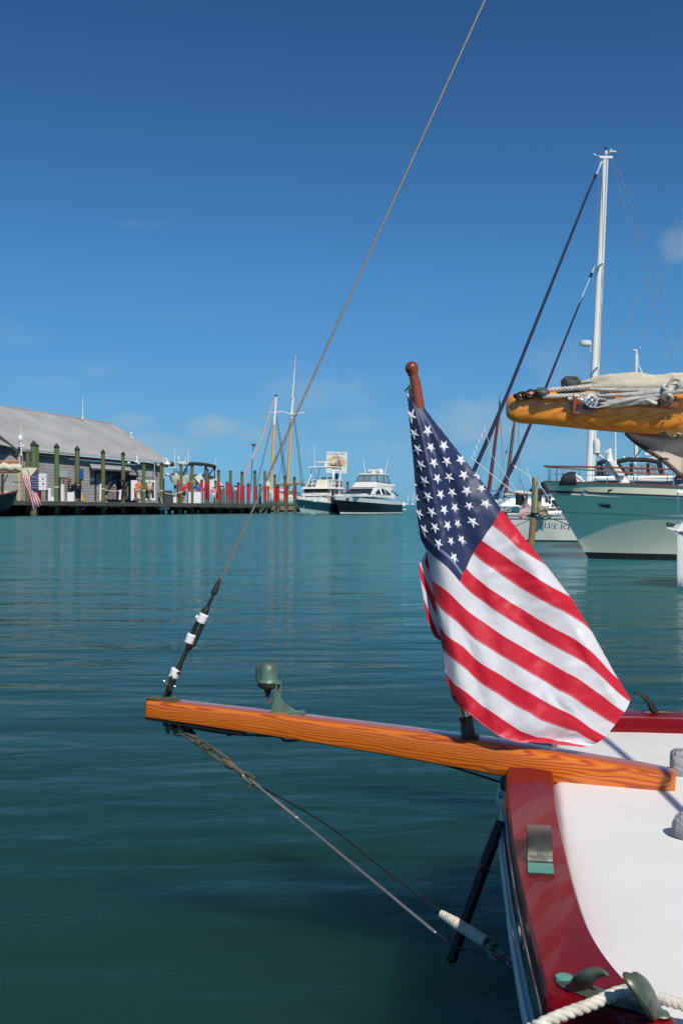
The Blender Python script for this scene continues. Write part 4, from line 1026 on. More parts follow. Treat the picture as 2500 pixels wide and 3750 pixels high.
PG = 'timber pilings standing along the pier'
def piling(x0, x1, ytop, ybase, label, D=None, back=0., cap='black', red=None, rub=False, green=False, band=None, group=PG, lean=0, mtl=None):
    D = (D or Dp((x0+x1)/2)) + back
    xc = (x0+x1)/2; r = (x1-x0)/2*D/4000; zt = P(0, ytop, D).z
    X = P(xc, HOR, D).x
    t = thing('piling', label, 'piling', (X, D, 0), group)
    ch = r*1.5 if cap == 'black' else r*.9
    n = 12
    mt = mtl or (M['pile_green'] if green else M['pile'])
    obj('post', MB().tube([Vector((0,0,-.9)), Vector((0,0,.4)), Vector((0,0,zt*.6)), Vector((0,0,zt-ch))], [r*1.0,r*.98,r*.95,r*.93], n), mt, t, smooth=True, local=True)
    if cap == 'black': obj('cap', MB().lathe([(r*1.12,zt-ch-.08),(r*1.15,zt-ch+.02),(.01,zt)], (0,0,0), (0,0,1), n), M['pile_cap'], t, local=True)
    elif cap == 'flat': obj('cap', MB().lathe([(r*1.12,zt-ch-.05),(r*1.12,zt-.04),(r*.8,zt)], (0,0,0), (0,0,1), n), M['pile_cap'], t, local=True)
    elif cap == 'grey': obj('cap', MB().lathe([(r*1.1,zt-ch-.05),(r*1.12,zt-ch+.02),(.01,zt)], (0,0,0), (0,0,1), n), M['pile_cap_grey'], t, local=True)
    if red:
        za, zb = P(0, red[1], D).z, P(0, red[0], D).z
        obj('red_band', MB().lathe([(r*.97,za),(r*1.04,za+.01),(r*1.04,zb-.01),(r*.93,zb)], (0,0,0), (0,0,1), n), M['redwrap'], t, smooth=True, local=True)
    if rub:
        zr = P(0, rub, D).z
        obj('rub_board', MB().box((r*.80,-r*.55,-.3),(r*1.5,r*.35,zr)), M['rub'], t, local=True)
    if band:
        zb = P(0, band, D).z; obj('rope_band', MB().lathe([(r*1.0,zb-.05),(r*1.14,zb-.04),(r*1.14,zb+.04),(r*.95,zb+.05)], (0,0,0), (0,0,1), n), M['rope'] if band != 1764 else M['capyellow'], t, local=True)
    obj('wet_foot', MB().lathe([(r*1.0,-.3),(r*1.06,-.28),(r*1.06,.22),(r*.99,.34)], (0,0,0), (0,0,1), n), M['marine'], t, smooth=True, local=True)
    return t
piling(94,112,1647,1890,'weathered grey green piling with flat top at the building corner, left of the tallest piling',back=1.5,cap='grey')
piling(113,136,1612,1890,'tallest green piling, behind the hanging sail of the boat at the left edge',back=-.6,green=True)
piling(134,144,1626,1890,'narrow dark piling close behind the tallest green piling',back=1.2)
piling(199,218,1622,1888,'green piling just right of the white generator box, with a white rope band',rub=1747,band=1784,green=True)
piling(274,293,1632,1887,'brown green piling beside the blue wall sign',rub=1752,band=1787)
piling(370,386,1645,1885,'yellow green piling in front of the left half of the corrugated awning',band=1790)
piling(444,459,1652,1885,'brown green piling before the right half of the awning, hung with a black hose',band=1795)
piling(520,534,1692,1884,'short green piling between the two men at the ice box',cap='flat',green=True,band=1797)
piling(585,599,1695,1886,'piling at the right corner of the grey building, carrying a white fender',cap='flat',band=1797,rub=1752)
piling(658,669,1700,1883,'piling in front of the hull of the boat on the lift, with no red band',cap='flat',band=1802)
piling(698,710,1702,1883,'piling with a yellow band under the black boat top',cap='flat',band=1764)
piling(749,757,1714,1884,'left half of the paired red banded pilings left of the tall wire stay',cap='flat',red=(1766,1829))
piling(757,765,1716,1884,'right half of the paired red banded pilings, with a dark rub board',back=.3,red=(1766,1829),rub=1790)
F2 = 'front row red banded piling, '
for x0, x1, yt, r0, r1, cap, lb in [(795,806,1718,1769,1831,'black','just right of the woman in the white hat'),(839,850,1721,1772,1834,'grey','with a grey cap, left of the wire stay'),
     (881,892,1724,1774,1833,'black','with a leaning second band beside it'),(928,939,1720,1779,1834,'black','just left of where the wire stay crosses the pier'),(965,974,1723,1780,1834,'grey','with a grey cap, behind the wire stay'),
     (1002,1011,1736,1782,1837,'black','right of the wire stay under the left schooner mast'),(1039,1049,1740,1784,1837,'black','under the right schooner mast'),(1073,1083,1744,1786,1822,'black','last before the dark teal motor boat')]:
    piling(x0,x1,yt,1881,F2+lb,cap=cap,red=(r0,r1),rub=1778,D=Dp((x0+x1)/2))
B2 = 'back row pier piling, '
for x0, x1, yt, red, cap, lb in [(648,656,1752,(1761,1822),None,'red band just left of the man in the red shirt'),(686,697,1762,(1765,1826),None,'wide red band between the red and the blue shirted people'),
     (734,744,1754,(1764,1828),'black','red banded, right of the man in the blue shirt'),(785,794,1757,None,'black','plain green, behind the woman in the white hat'),(827,838,1762,(1770,1815),'grey','red banded with a grey cap'),
     (868,878,1764,(1779,1830),'black','leaning red banded one'),(904,916,1767,(1777,1834),'black','thick red banded, between two front pilings'),(948,956,1770,None,'black','plain green, left of the wire stay'),
     (978,986,1778,(1781,1801),'black','short red banded, right of the wire stay'),(1013,1023,1776,(1784,1836),'black','red banded, in front of the white schooner hull'),(1048,1055,1778,(1788,1826),'black','slim red banded, under the schooner boom')]:
    piling(x0,x1,yt,1878,B2+lb,cap=cap or 'none',red=red,back=7.0)
for x0, x1, yt, red, lb in [(1133,1140,1749,None,'piling seen behind the windscreen of the teal motor boat'),(1224,1232,1757,None,'green piling in front of the black sign post'),
     (1246,1255,1761,(1800,1822),'piling between the sign post and the black motor yacht'),(1268,1277,1762,(1790,1820),'rightmost piling, just left of the black motor yacht cabin')]:
    piling(x0,x1,yt,1878,lb,D=128,cap='black',red=red)
# tan blocks bolted to the pilings below the deck
for x in (190,264,360,434,514,577,650,692,745,790,836,878,922,958,998,1034,1066):
    D = Dp(x) - .3; q = P(x, ydeck(x) + 13, D)
    tag(obj('fender_block', MB().box((-.22,-.14,-.20),(.22,.14,.20)).box((-.30,-.1,-.12),(-.22,.1,.10)), M['bracket'], None), None, None).location = q
for o in [o for o in bpy.data.objects if o.name.startswith('fender_block')]:
    o.parent = pier; o.location = o.location - pier.location
# ================================================================ GREY DOCK BUILDING
bA, bB = P(75, 1640, 100.5), P(600, 1690, 116)
bw_ = Vector((bB.x-bA.x, bB.y-bA.y, 0)); BL = bw_.length; bw_.normalize(); bn = Vector((-bw_.y, bw_.x, 0))
if bn.y < 0: bn = -bn
bld = thing('dock_building', 'long grey blockwork dock building with a pale metal roof at the left', 'building', (bA.x, bA.y, 0))
def bz(s): return bA.z + (bB.z - bA.z)*s/BL
def bfz(s): return 1.27 + (.98-1.27)*min(max((s+2)/ (BL+2),0),1.1)
def bp_(s, d, z): return Vector((bA.x + bw_.x*s, bA.y + bw_.y*s, z)) + bn*d
ridA = P(0, 1486, 108.3); ridB = P(404, 1552, 120.6)
rd = (ridB - ridA).normalized(); ridL = ridA - rd*14
roof = MB()
e0, e1 = bp_(-.3,-.6,bz(0)-.10), bp_(BL+.3,-.6,bz(BL)-.05)
back = bn*16
def thick(poly, t): return MB().prism(poly, (0,0,-t))
obj('roof', thick([e0, e1, ridB + bw_*.5, ridA, ], .10), M['roof'], bld)
lA = P(-190, 1400, 96)
obj('roof', thick([e0 + Vector((0,0,-.004)), ridA + Vector((0,0,-.004)), ridL, bp_(-9,-.6,bz(0)+1.2)], .10), M['roof'], bld)
rb2 = ridB + bw_*.5; re2 = bp_(BL+.3, 16.6, bz(BL)-.05)
obj('roof', thick([rb2, re2, ridA + bn*8 + Vector((0,0,-4)), ridA], .08), M['roof'], bld)
# seams on the roof
for k in range(46):
    t = (k+.5)/46; a_ = e0.lerp(e1, t); b_ = ridA.lerp(rb2, t)
    obj('roof_seam', MB().loft([[a_+Vector((-.02,0,.002)), a_+Vector((.02,0,.002)), a_+Vector((0,0,.045))], [b_+Vector((-.02,0,.002)), b_+Vector((.02,0,.002)), b_+Vector((0,0,.045))]], True, True), M['roof'], bld)
obj('ridge_cap', MB().tube([ridA - rd*.2 + Vector((0,0,.02)), rb2 + Vector((0,0,.02))], .14, 6, flat=.6), M['roof'], bld)
# eave beam, gutter, shadow board
def bbar(s0, s1, d0, d1, z0, z1, name, m, zf=bz): 
    return obj(name, MB().loft([[bp_(s0,d0,zf(s0)+z0), bp_(s0,d1,zf(s0)+z0), bp_(s0,d1,zf(s0)+z1), bp_(s0,d0,zf(s0)+z1)], [bp_(s1,d0,zf(s1)+z0), bp_(s1,d1,zf(s1)+z0), bp_(s1,d1,zf(s1)+z1), bp_(s1,d0,zf(s1)+z1)]], True, True), m, bld)
bbar(-.2, BL+.2, -.50, -.40, -.62, -.24, 'eave_board', M['trim_dark'])
bbar(-.2, BL*.86, -.66, -.52, -.34, -.26, 'gutter', M['gutter'])
bbar(-.2, BL+.2, -.40, .02, -.60, -.56, 'soffit', M['trim_dark'])
# wall: courses of blocks
rows_ = 15; z_top = -.62
cols = 30
doorS = (BL*.555, BL*.80)
for r_ in range(rows_):
    for c_ in range(cols):
        s0 = BL*(c_ + (.5 if r_ % 2 else 0))/cols; s1 = s0 + BL/cols - .035
        if s0 > BL: continue
        s1 = min(s1, BL)
        sm = (s0+s1)/2
        lo = lambda s, f: bfz(s) + (bz(s)+z_top - bfz(s))*f
        f0, f1 = r_/rows_, (r_+1)/rows_ - .007
        if doorS[0] < sm < doorS[1] and r_ < 11: continue
        pr = random.uniform(-.012, .006)
        mb = MB().loft([[bp_(s0,pr,lo(s0,f0)), bp_(s1,pr,lo(s1,f0)), bp_(s1,pr,lo(s1,f1)), bp_(s0,pr,lo(s0,f1))], [bp_(s0,.2,lo(s0,f0)), bp_(s1,.2,lo(s1,f0)), bp_(s1,.2,lo(s1,f1)), bp_(s0,.2,lo(s0,f1))]], True, True)
        obj('block', mb, random.choice([M['blockA'],M['blockA'],M['blockA'],M['blockB'],M['blockC']]), bld)
obj('wall', MB().loft([[bp_(.02,.04,bfz(0)), bp_(doorS[0],.04,bfz(doorS[0])), bp_(doorS[0],.04,bz(doorS[0])-.64), bp_(.02,.04,bz(0)-.64)], [bp_(.02,.19,bfz(0)), bp_(doorS[0],.19,bfz(0)), bp_(doorS[0],.19,bz(doorS[0])-.64), bp_(.02,.19,bz(0)-.64)]], True, True), M['wall_grey'], bld)
obj('wall', MB().loft([[bp_(doorS[1],.04,bfz(BL)), bp_(BL-.02,.04,bfz(BL)), bp_(BL-.02,.04,bz(BL)-.64), bp_(doorS[1],.04,bz(doorS[1])-.64)], [bp_(doorS[1],.19,bfz(BL)), bp_(BL-.02,.19,bfz(BL)), bp_(BL-.02,.19,bz(BL)-.64), bp_(doorS[1],.19,bz(doorS[1])-.64)]], True, True), M['wall_grey'], bld)
obj('end_wall', MB().loft([[bp_(BL-.25,.20,.5), bp_(BL-.03,.20,.5), bp_(BL-.03,16,.5), bp_(BL-.25,16,.5)], [bp_(BL-.25,.20,bz(BL)-.3), bp_(BL-.03,.20,bz(BL)-.3), bp_(BL-.03,16,bz(BL)-.3), bp_(BL-.25,16,bz(BL)-.3)]], True, True), M['blockA'], bld)
def onwall(px, py, d=-.05, floor=False):   # where the sight line meets the wall plane d metres in front of it
    # solve for s
    lo_, hi_ = -6, BL+3
    for _ in range(40):
        m_ = (lo_+hi_)/2; q = bp_(m_, d, 0)
        if 1250 + q.x/q.y*4000 < px: lo_ = m_
        else: hi_ = m_
    q = bp_(lo_, d, 0); return P(px, py, q.y)
def wquad(name, x0, y0, x1, y1, m, d=-.05, t=.06, parent=None, tb=None, **k):
    a_, b_ = onwall(x0,y1,d), onwall(x1,y1,d); c_, e_ = onwall(x1,y0,d), onwall(x0,y0,d)
    return obj(name, MB().prism([a_,b_,c_,e_], bn*t), m, parent, **k)
# dark doorway recess, door boards, posts, awning
wquad('doorway', 352,1734, 470,1834, M['black'], d=.6, t=.05, parent=bld)
for k, (x0,x1) in enumerate([(358,364),(365,371),(372,379),(380,387),(388,395),(396,403),(404,411),(412,419),(420,427)]):
    wquad('door_plank', x0,1736, x1,1829, M['plank'] if k % 2 else M['plank2'], d=.02+.01*(k%3), t=.05, parent=bld)
wquad('door_post', 348,1732, 354,1834, M['trim_dark'], d=-.04, t=.10, parent=bld)
wquad('door_post', 466,1738, 471,1834, M['plank'], d=-.04, t=.10, parent=bld)
wquad('lintel', 348,1725, 474,1733, M['trim_dark'], d=-.06, t=.12, parent=bld)
for a_, b_, c_ in ((430,1738,388),(476,1742,455)):
    p0, p1 = onwall(a_,b_,-.1), onwall(c_,1790,-.5)
    obj('brace', MB().tube([p0, p1], .10, 4), M['trim_dark'], bld)
aw0, aw1, aw2, aw3 = onwall(327,1697,-.05), onwall(474,1708,-.05), onwall(486,1724,-1.15), onwall(337,1715,-1.15)
for k in range(24):
    t0, t1 = k/24, (k+1)/24
    a_, b_ = aw0.lerp(aw1,t0), aw0.lerp(aw1,t1); c_, d_ = aw3.lerp(aw2,t1), aw3.lerp(aw2,t0)
    m_ = a_.lerp(b_,.5)+Vector((0,0,.10)); n_q = d_.lerp(c_,.5)+Vector((0,0,.10))
    obj('corrugation', MB().loft([[a_,m_,b_,a_.lerp(b_,.5)+Vector((0,0,.02))],[d_,n_q,c_,d_.lerp(c_,.5)+Vector((0,0,.02))]], True, True), M['corr'], bld)
obj('awning_beam', MB().prism([aw3+Vector((0,0,-.02)), aw2+Vector((0,0,-.02)), aw2+Vector((0,0,-.16)), aw3+Vector((0,0,-.16))], bn*.08), M['trim_dark'], bld)
wquad('switch_box', 334,1750, 347,1761, M['paper'], parent=bld)
tag(wquad('blue_sign', 292,1718, 307,1755, M['blue_sign'], d=-.12, t=.08), 'bright blue notice sign on the grey wall beside a piling', 'sign')
wquad('wall_panel', 221,1722, 247,1748, M['grey_panel'], d=-.08, t=.05, parent=bld)
tag(wquad('door_notice', 416,1748, 424,1769, M['blue_sign'], d=-.08, t=.03), 'small blue notice pinned on the plank door', 'sign')
tag(wquad('door_notice', 417,1772, 423,1781, M['paper'], d=-.08, t=.03), 'small white paper notice on the plank door below the blue one', 'sign')
wquad('louvre_panel', 506,1714, 521,1742, M['blockC'], d=-.08, t=.05, parent=bld); wquad('louvre_panel', 535,1716, 562,1748, M['grey_panel'], d=-.06, t=.04, parent=bld)
wquad('louvre_panel', 502,1748, 520,1762, M['blockC'], d=-.08, t=.05, parent=bld)
pv = MB(); q = onwall(503,1690,-.7); pv.tube(catmull([onwall(496,1693,-.5), onwall(500,1692,-.7), onwall(502,1688,-.72), onwall(502,1668,-.72)],3), .12, 10)
obj('vent_pipe', pv, M['offwhite'], bld, smooth=True)
cd = MB().tube([onwall(530,1691,-.62), onwall(563,1697,-.62), onwall(566,1700,-.62), onwall(565,1760,-.25)], .055, 8)
obj('conduit', cd, M['gutter'], bld, smooth=True)
for x, y in ((474,1693),(510,1695),(582,1700)):
    obj('floodlight', MB().lathe([(.10,0),(.16,-.12),(.17,-.2)], onwall(x,y,-.8), (.3,.5,.6), 10), M['offwhite'], bld, smooth=True)
cm = MB().sphere(onwall(615,1738,-.2), .28, 10, 6, (1.2,1,.45)); cm.tube([onwall(604,1726,-.2), onwall(606,1734,-.2), onwall(613,1736,-.2)], .09, 8)
obj('wall_lamp', cm, M['offwhite'], bld, smooth=True)
# roof furniture
def rpt(px, py, D=112): return P(px, py, D)
tag(obj('whip_antenna', MB().tube([rpt(303,1536,116.5), rpt(304.5,1456,116.5)], [.05,.02], 6).tube([rpt(303,1536,116.5), rpt(303,1524,116.5)], .09, 8), M['mast_white'], None), 'thin white whip antenna on the ridge of the grey roof', 'antenna')
wsn = MB().tube([rpt(480,1606,119), rpt(480,1590,119)], .05, 6); wsn.sphere(rpt(481,1587,119), .12, 10, 6); wsn.box((-.15,-.1,-.1),(.15,.1,.1), c=rpt(484,1603,119))
tag(obj('weather_sensor', wsn, M['mast_white'], None, smooth=True), 'small white ball sensor on the right slope of the grey roof', 'sensor')
ml = MB().tube([P(79,1668,99), P(79,1600,99)], .07, 8); ml.tube([P(79,1600,99), P(77,1540,99)], [.03,.01], 6)
ml.sphere(P(76,1606,99), .22, 12, 8, (1,1,1.6)); ml.box((-.3,-.1,-.04),(.3,.1,.04), c=P(80,1634,99)); ml.sphere(P(88,1632,99), .12, 8, 6)
tag(obj('dock_lamp', ml, M['offwhite'], None, smooth=True), 'white dome lamp with antenna on a post at the left building corner', 'lamp')
lamp2 = MB().tube(catmull([P(600,1696,112), P(601,1680,112), P(610,1679,112), P(614,1690,112)],4), .05, 8); lamp2.lathe([(.08,.25),(.16,.1),(.36,-.05),(.38,-.12)], P(613,1696,112), (0,0,1), 14)
tag(obj('gooseneck_lamp', lamp2, M['mast_white'], None, smooth=True), 'white gooseneck lamp at the right end of the grey building', 'lamp')
# left wing: plank gable above block wall
wing = thing('boathouse_wing', 'plank gabled wing with pale block base at the left edge behind the moored boat', 'building', P(20,1830,99.2))
for k in range(9):
    x0 = -40 + k*13; x1 = x0 + 12
    yt = 1600 + (x0)*.78 + 10
    if yt > 1652: yt = 1652
    obj('board', MB().prism([P(x0,1660,99.3+.03*(k%2)), P(x1,1660,99.3+.03*(k%2)), P(x1,min(yt+10,1658),99.3+.03*(k%2)), P(x0,yt,99.3+.03*(k%2))], (0,.08,0)), M['plank2'] if k % 2 else M['plank'], wing)
obj('barge_board', MB().prism([P(-60,1552,98.9), P(0,1594,98.9), P(70,1650,98.9), P(70,1662,98.9), P(0,1608,98.9), P(-60,1568,98.9)], (0,.15,0)), M['trim_dark'], wing)
for r_ in range(10):
    for c_ in range(8):
        x0 = -40 + c_*16 + (8 if r_ % 2 else 0); x1 = min(x0+15.2, 84)
        if x0 > 80: continue
        y0 = 1662 + r_*17
        obj('block', MB().prism([P(x0,y0+16.4,99.5), P(x1,y0+16.4,99.5), P(x1,y0,99.5), P(x0,y0,99.5)], (0,.2,0)), random.choice([M['blockC'],M['blockA'],M['blockC']]), wing)
obj('wall', MB().prism([P(-42,1834,99.56), P(84,1834,99.56), P(84,1660,99.56), P(-42,1660,99.56)], (0,.15,0)), M['wall_grey'], wing)
obj('corner_post', MB().prism([P(66,1834,99.2), P(76,1834,99.2), P(76,1662,99.2), P(66,1662,99.2)], (0,.2,0)), M['canvas_tan'], wing)
# ================================================================ THINGS ON THE PIER
def dq(px, back=2.0):                     # foot point on the pier deck
    s = spx(px); return pp(s, back)
def dbox(name, label, cat, x0, y0, x1, y1, m, back=2.0, depth=.6, group=None, extra=None):
    xm = (x0+x1)/2; b_ = dq(xm, back); D = b_.y
    t = MB().box((0,0,0),(1,1,1)); a_ = P(x0, y1, D); c_ = P(x1, y0, D)
    mb = MB().box((a_.x, D, b_.z), (c_.x, D+depth, c_.z))
    o = obj(name, mb, m, None, bevel=.03); tag(o, label, cat, group); return o, D
# generator box on a table with vents and lid
g1 = thing('generator_box', 'white ribbed equipment box with dark lettering, standing on a table by the flag', 'equipment box', dq(156,2))
D = dq(156,2).y
def fbox(x0,y0,x1,y1,m,name,par,dd=0,depth=.6,**k):
    a_, c_ = P(x0,y1,D+dd), P(x1,y0,D+dd); return obj(name, MB().box((a_.x,D+dd,a_.z),(c_.x,D+dd+depth,c_.z)), m, par, bevel=.02, **k)
for k, (y0,y1) in enumerate([(1735,1746),(1747,1762),(1763,1783),(1784,1795)]): fbox(142,y0,170.5,y1,M['offwhite'],'panel',g1)
fbox(155,1751,160,1757,M['letter'],'marking',g1,-.02,.015); fbox(156,1768,162,1775,M['letter'],'marking',g1,-.02,.015)
fbox(141,1795,172,1798,M['trim_dark'],'table_top',g1,.0,.7)
for x in (143,168): fbox(x,1798,x+3,1832,M['trim_dark'],'leg',g1,.05,.5)
dbox('cooler', 'white cooler with a lid beside the equipment box table', 'cooler', 172,1788,187,1831,M['offwhite'],2.2)
dbox('white_bucket', 'low white bucket left of the green piling', 'bucket', 187,1820,198,1832,M['offwhite'],2)
k1_, D = dbox('white_cabinet', 'tall white cabinet with vertical dark lettering, right of the green piling', 'cabinet', 216,1774,234,1832,M['offwhite'],2)
D_ = D
for k in range(6): 
    y = 1784 + k*7; a_, c_ = P(219,y+4,D-.02), P(222,y,D-.02); o = obj('letter_mark', MB().box((a_.x,D-.025,a_.z),(c_.x,D-.004,c_.z)), M['letter_grey'], k1_)
cr = thing('crate_stack', 'stack of brown slatted pallets beside the white cabinet', 'pallet stack', dq(243,2.4)); D = dq(243,2.4).y
for k in range(9):
    y = 1751 + k*9.2; a_, c_ = P(229 + (k%3), y+5, D), P(253 + (k%2)*1.5, y, D)
    obj('slat', MB().box((a_.x,D,a_.z),(c_.x,D+.8,c_.z)), M['brown'], cr)
for x in (231, 249):
    a_, c_ = P(x,1832,D+.1), P(x+3,1751,D+.1); obj('post', MB().box((a_.x,D+.1,a_.z),(c_.x,D+.3,c_.z)), M['canvas_tan'], cr)
dbox('white_cooler', 'white deck cooler behind the piling by the blue sign', 'cooler', 247,1802,272,1832,M['offwhite'],1.8)
dbox('white_cooler', 'narrow white cooler just right of the piling by the blue sign', 'cooler', 292,1804,300,1832,M['offwhite'],2.0)
D = dq(305,1.8).y
tag(obj('wet_floor_sign', MB().prism([P(298,1832,D), P(309,1834,D), P(302,1811,D)], (0,.3,0)), M['capyellow'], None), 'small yellow warning board leaning beside the cooler', 'sign')
gn = MB(); D = dq(258,1.9).y
for x in (252, 264): gn.tube([P(x,1802,D), P(x,1778,D), P(x+3,1776,D)], .07, 6)
gn.box((P(254,1800,D).x,D,P(254,1800,D).z),(P(265,1788,D).x,D+.5,P(265,1788,D).z)); gn.sphere(P(283,1784,D), .42, 12, 8, (1,.5,1))
tag(obj('pump_engine', gn, M['black'], None, smooth=True), 'small black engine with a frame on the white cooler', 'engine')
# ice box
ice = thing('ice_box', 'large white ice merchandiser with red letters, behind the two men', 'ice freezer', dq(524,4.5)); D = dq(524,4.5).y
fbox(480,1759,569,1833,M['paper'],'cabinet',ice,0,1.2)
for x0, x1 in ((534,541),(556,565)): fbox(x0,1766,x1,1824,M['letter'],'door_panel',ice,-.03,.03)
fbox(524,1768,532,1779,M['letter_red'],'label_panel',ice,-.03,.03)
def strokes(mb, lines, org, U, V, w, dep=.01, nrm=(0,-1,0)):
    nrm = Vector(nrm)
    for ln in lines:
        pts = [org + U*x + V*y for x, y in ln]
        for a_, b_ in zip(pts, pts[1:]):
            t = (b_-a_).normalized(); s_ = t.cross(nrm).normalized()*w/2
            mb.prism([a_+s_-t*w*.35, b_+s_+t*w*.35, b_-s_+t*w*.35, a_-s_-t*w*.35], nrm*dep)
I_ = MB(); strokes(I_, [[(.5,0),(.5,1)]], P(493,1803,D-.04), Vector((.10,0,0)), Vector((0,0,.30)), .07)
obj('letter', I_, M['letter_red'], ice)
C_ = MB(); strokes(C_, [[(1,.85),(.7,1),(.3,1),(0,.75),(0,.25),(.3,0),(.7,0),(1,.15)]], P(494,1802,D-.04), Vector((.28,0,0)), Vector((0,0,.34)), .08)
obj('letter', C_, M['letter_red'], ice)
E_ = MB(); strokes(E_, [[(1,1),(0,1),(0,0),(1,0)],[(0,.5),(.8,.5)]], P(494,1818,D-.04), Vector((.26,0,0)), Vector((0,0,.32)), .08)
obj('letter', E_, M['letter_red'], ice)
dbox('trash_bin', 'dark wheeled bin at the right end of the grey building', 'bin', 600,1796,627,1836,M['darkbox'],2.5,.7)
dbox('white_crate', 'low pale crate right of the dark bin', 'crate', 634,1820,646,1838,M['paper'],3)
dbox('dock_box', 'white dock box with a pale lid, right of the yellow banded piling', 'dock box', 709,1803,736,1844,M['offwhite'],1.2,.8)
dbox('dock_box', 'narrow white dock box left of the yellow banded piling', 'dock box', 690,1802,698,1843,M['offwhite'],1.4)
for x0, x1, yt, bk, lb in [(806,822,1789,3.5,'left of the grey capped piling'),(853,866,1796,3.5,'right of the grey capped piling'),(880,886,1790,5,'narrow, behind the leaning banded piling'),(946,955,1800,4,'beside the wire stay')]:
    dbox('dock_pedestal', 'grey service cabinet on the pier, '+lb, 'cabinet', x0,yt,x1,ydeck(x0)+1,M['darkbox'] if bk > 3.6 else mat('grey_cabinet',(.13,.13,.13),.7),bk)
for x0, x1 in [(608,616),(816,830),(858,869)]:
    pass
for x, lb in ((812,'between the first red banded pilings'),(863,'behind the row of red banded pilings')):
    b_ = dq(x,6); t = thing('fuel_dispenser', 'black framed fuel dispenser with a pale face '+lb, 'dispenser', b_)
    D = b_.y; fbox(x-5,1778,x+6,ydeck(x),M['black'],'body',t,0,.5); fbox(x-3,1784,x+4,1795,M['paper'],'face',t,-.02,.02)
# green cards under the pier
for x, gl in ((813,'leftmost, below the first dispenser'),(858,'second from the left'),(944,'just left of the wire stay')):
    D = Dp(x)+.2; a_, c_ = P(x-6,ydeck(x)+19,D), P(x+6,ydeck(x)+10,D)
    tag(obj('green_plate', MB().box((a_.x,D-.25,a_.z),(c_.x,D-.2,c_.z)), mat('sea_green_plate',(.05,.28,.20),.7), None), 'small sea green plate under the pier edge, '+gl, 'plate', 'green plates under the pier edge')
# white cylinder fender hanging from the corner piling
D = Dp(604)-.5; fm = MB().lathe([(.02,-.55),(.18,-.5),(.22,-.4),(.22,.4),(.18,.5),(.02,.55)], P(601,1859,D), (1,0,.1), 14)
tag(obj('hanging_fender', fm, M['paper'], None, smooth=True), 'white cylindrical fender hanging from the corner piling', 'fender')
tag(obj('fender_line', MB().tube([P(585,1800,D+.2), P(592,1836,D), P(600,1852,D)], .03, 5), M['rope'], None), 'rope holding the white fender on the corner piling', 'rope')
tag(obj('ball_fender', MB().sphere(P(464,1827,Dp(464)+.6), .26, 12, 8), M['black'], None, smooth=True), 'black ball fender lying on the dock edge', 'fender')
hm = MB().tube(catmull([P(441,1762,Dp(444)-.6), P(446,1755,Dp(444)-.6), P(453,1760,Dp(444)-.6), P(455,1780,Dp(444)-.5), P(452,1800,Dp(444)-.4), P(444,1830,Dp(444)-.4)],4), .11, 8)
tag(obj('hose', hm, M['black'], None, smooth=True), 'black hose hung on the piling before the right half of the awning', 'hose')
tag(obj('white_pole', MB().tube([P(369,1772,Dp(369)-.5), P(368,1833,Dp(369)-.5)], .09, 8), M['paper'], None), 'short white pole against the piling before the left half of the awning', 'pole')
tag(obj('white_pole', MB().tube([P(441,1794,Dp(441)-.7), P(439,1830,Dp(441)-.7)], .12, 8), M['paper'], None), 'short white pole beside the black hose', 'pole')
# ropes drooping along the dock edge
for xa, ya, xb, yb, dr, lb in [(293,1860,322,1836,14,'curving down from the piling by the blue sign'),(386,1846,392,1836,24,'looped at the piling left of the door'),(395,1838,420,1838,20,'hanging in a bight below the plank door'),(460,1846,444,1832,10,'draped by the black ball fender'),(386,1793,441,1796,4,'stretched between the two pilings before the awning'),(598,1803,660,1802,8,'stretched from the corner piling to the lift')]:
    pts = [P(xa+(xb-xa)*t, ya+(yb-ya)*t + dr*4*t*(1-t), Dp((xa+xb)/2)-.45) for t in [i/10 for i in range(11)]]
    tag(obj('dock_line', MB().tube(pts, .035, 5), M['rope'], None, smooth='full'), 'thin pale dock rope '+lb, 'rope')

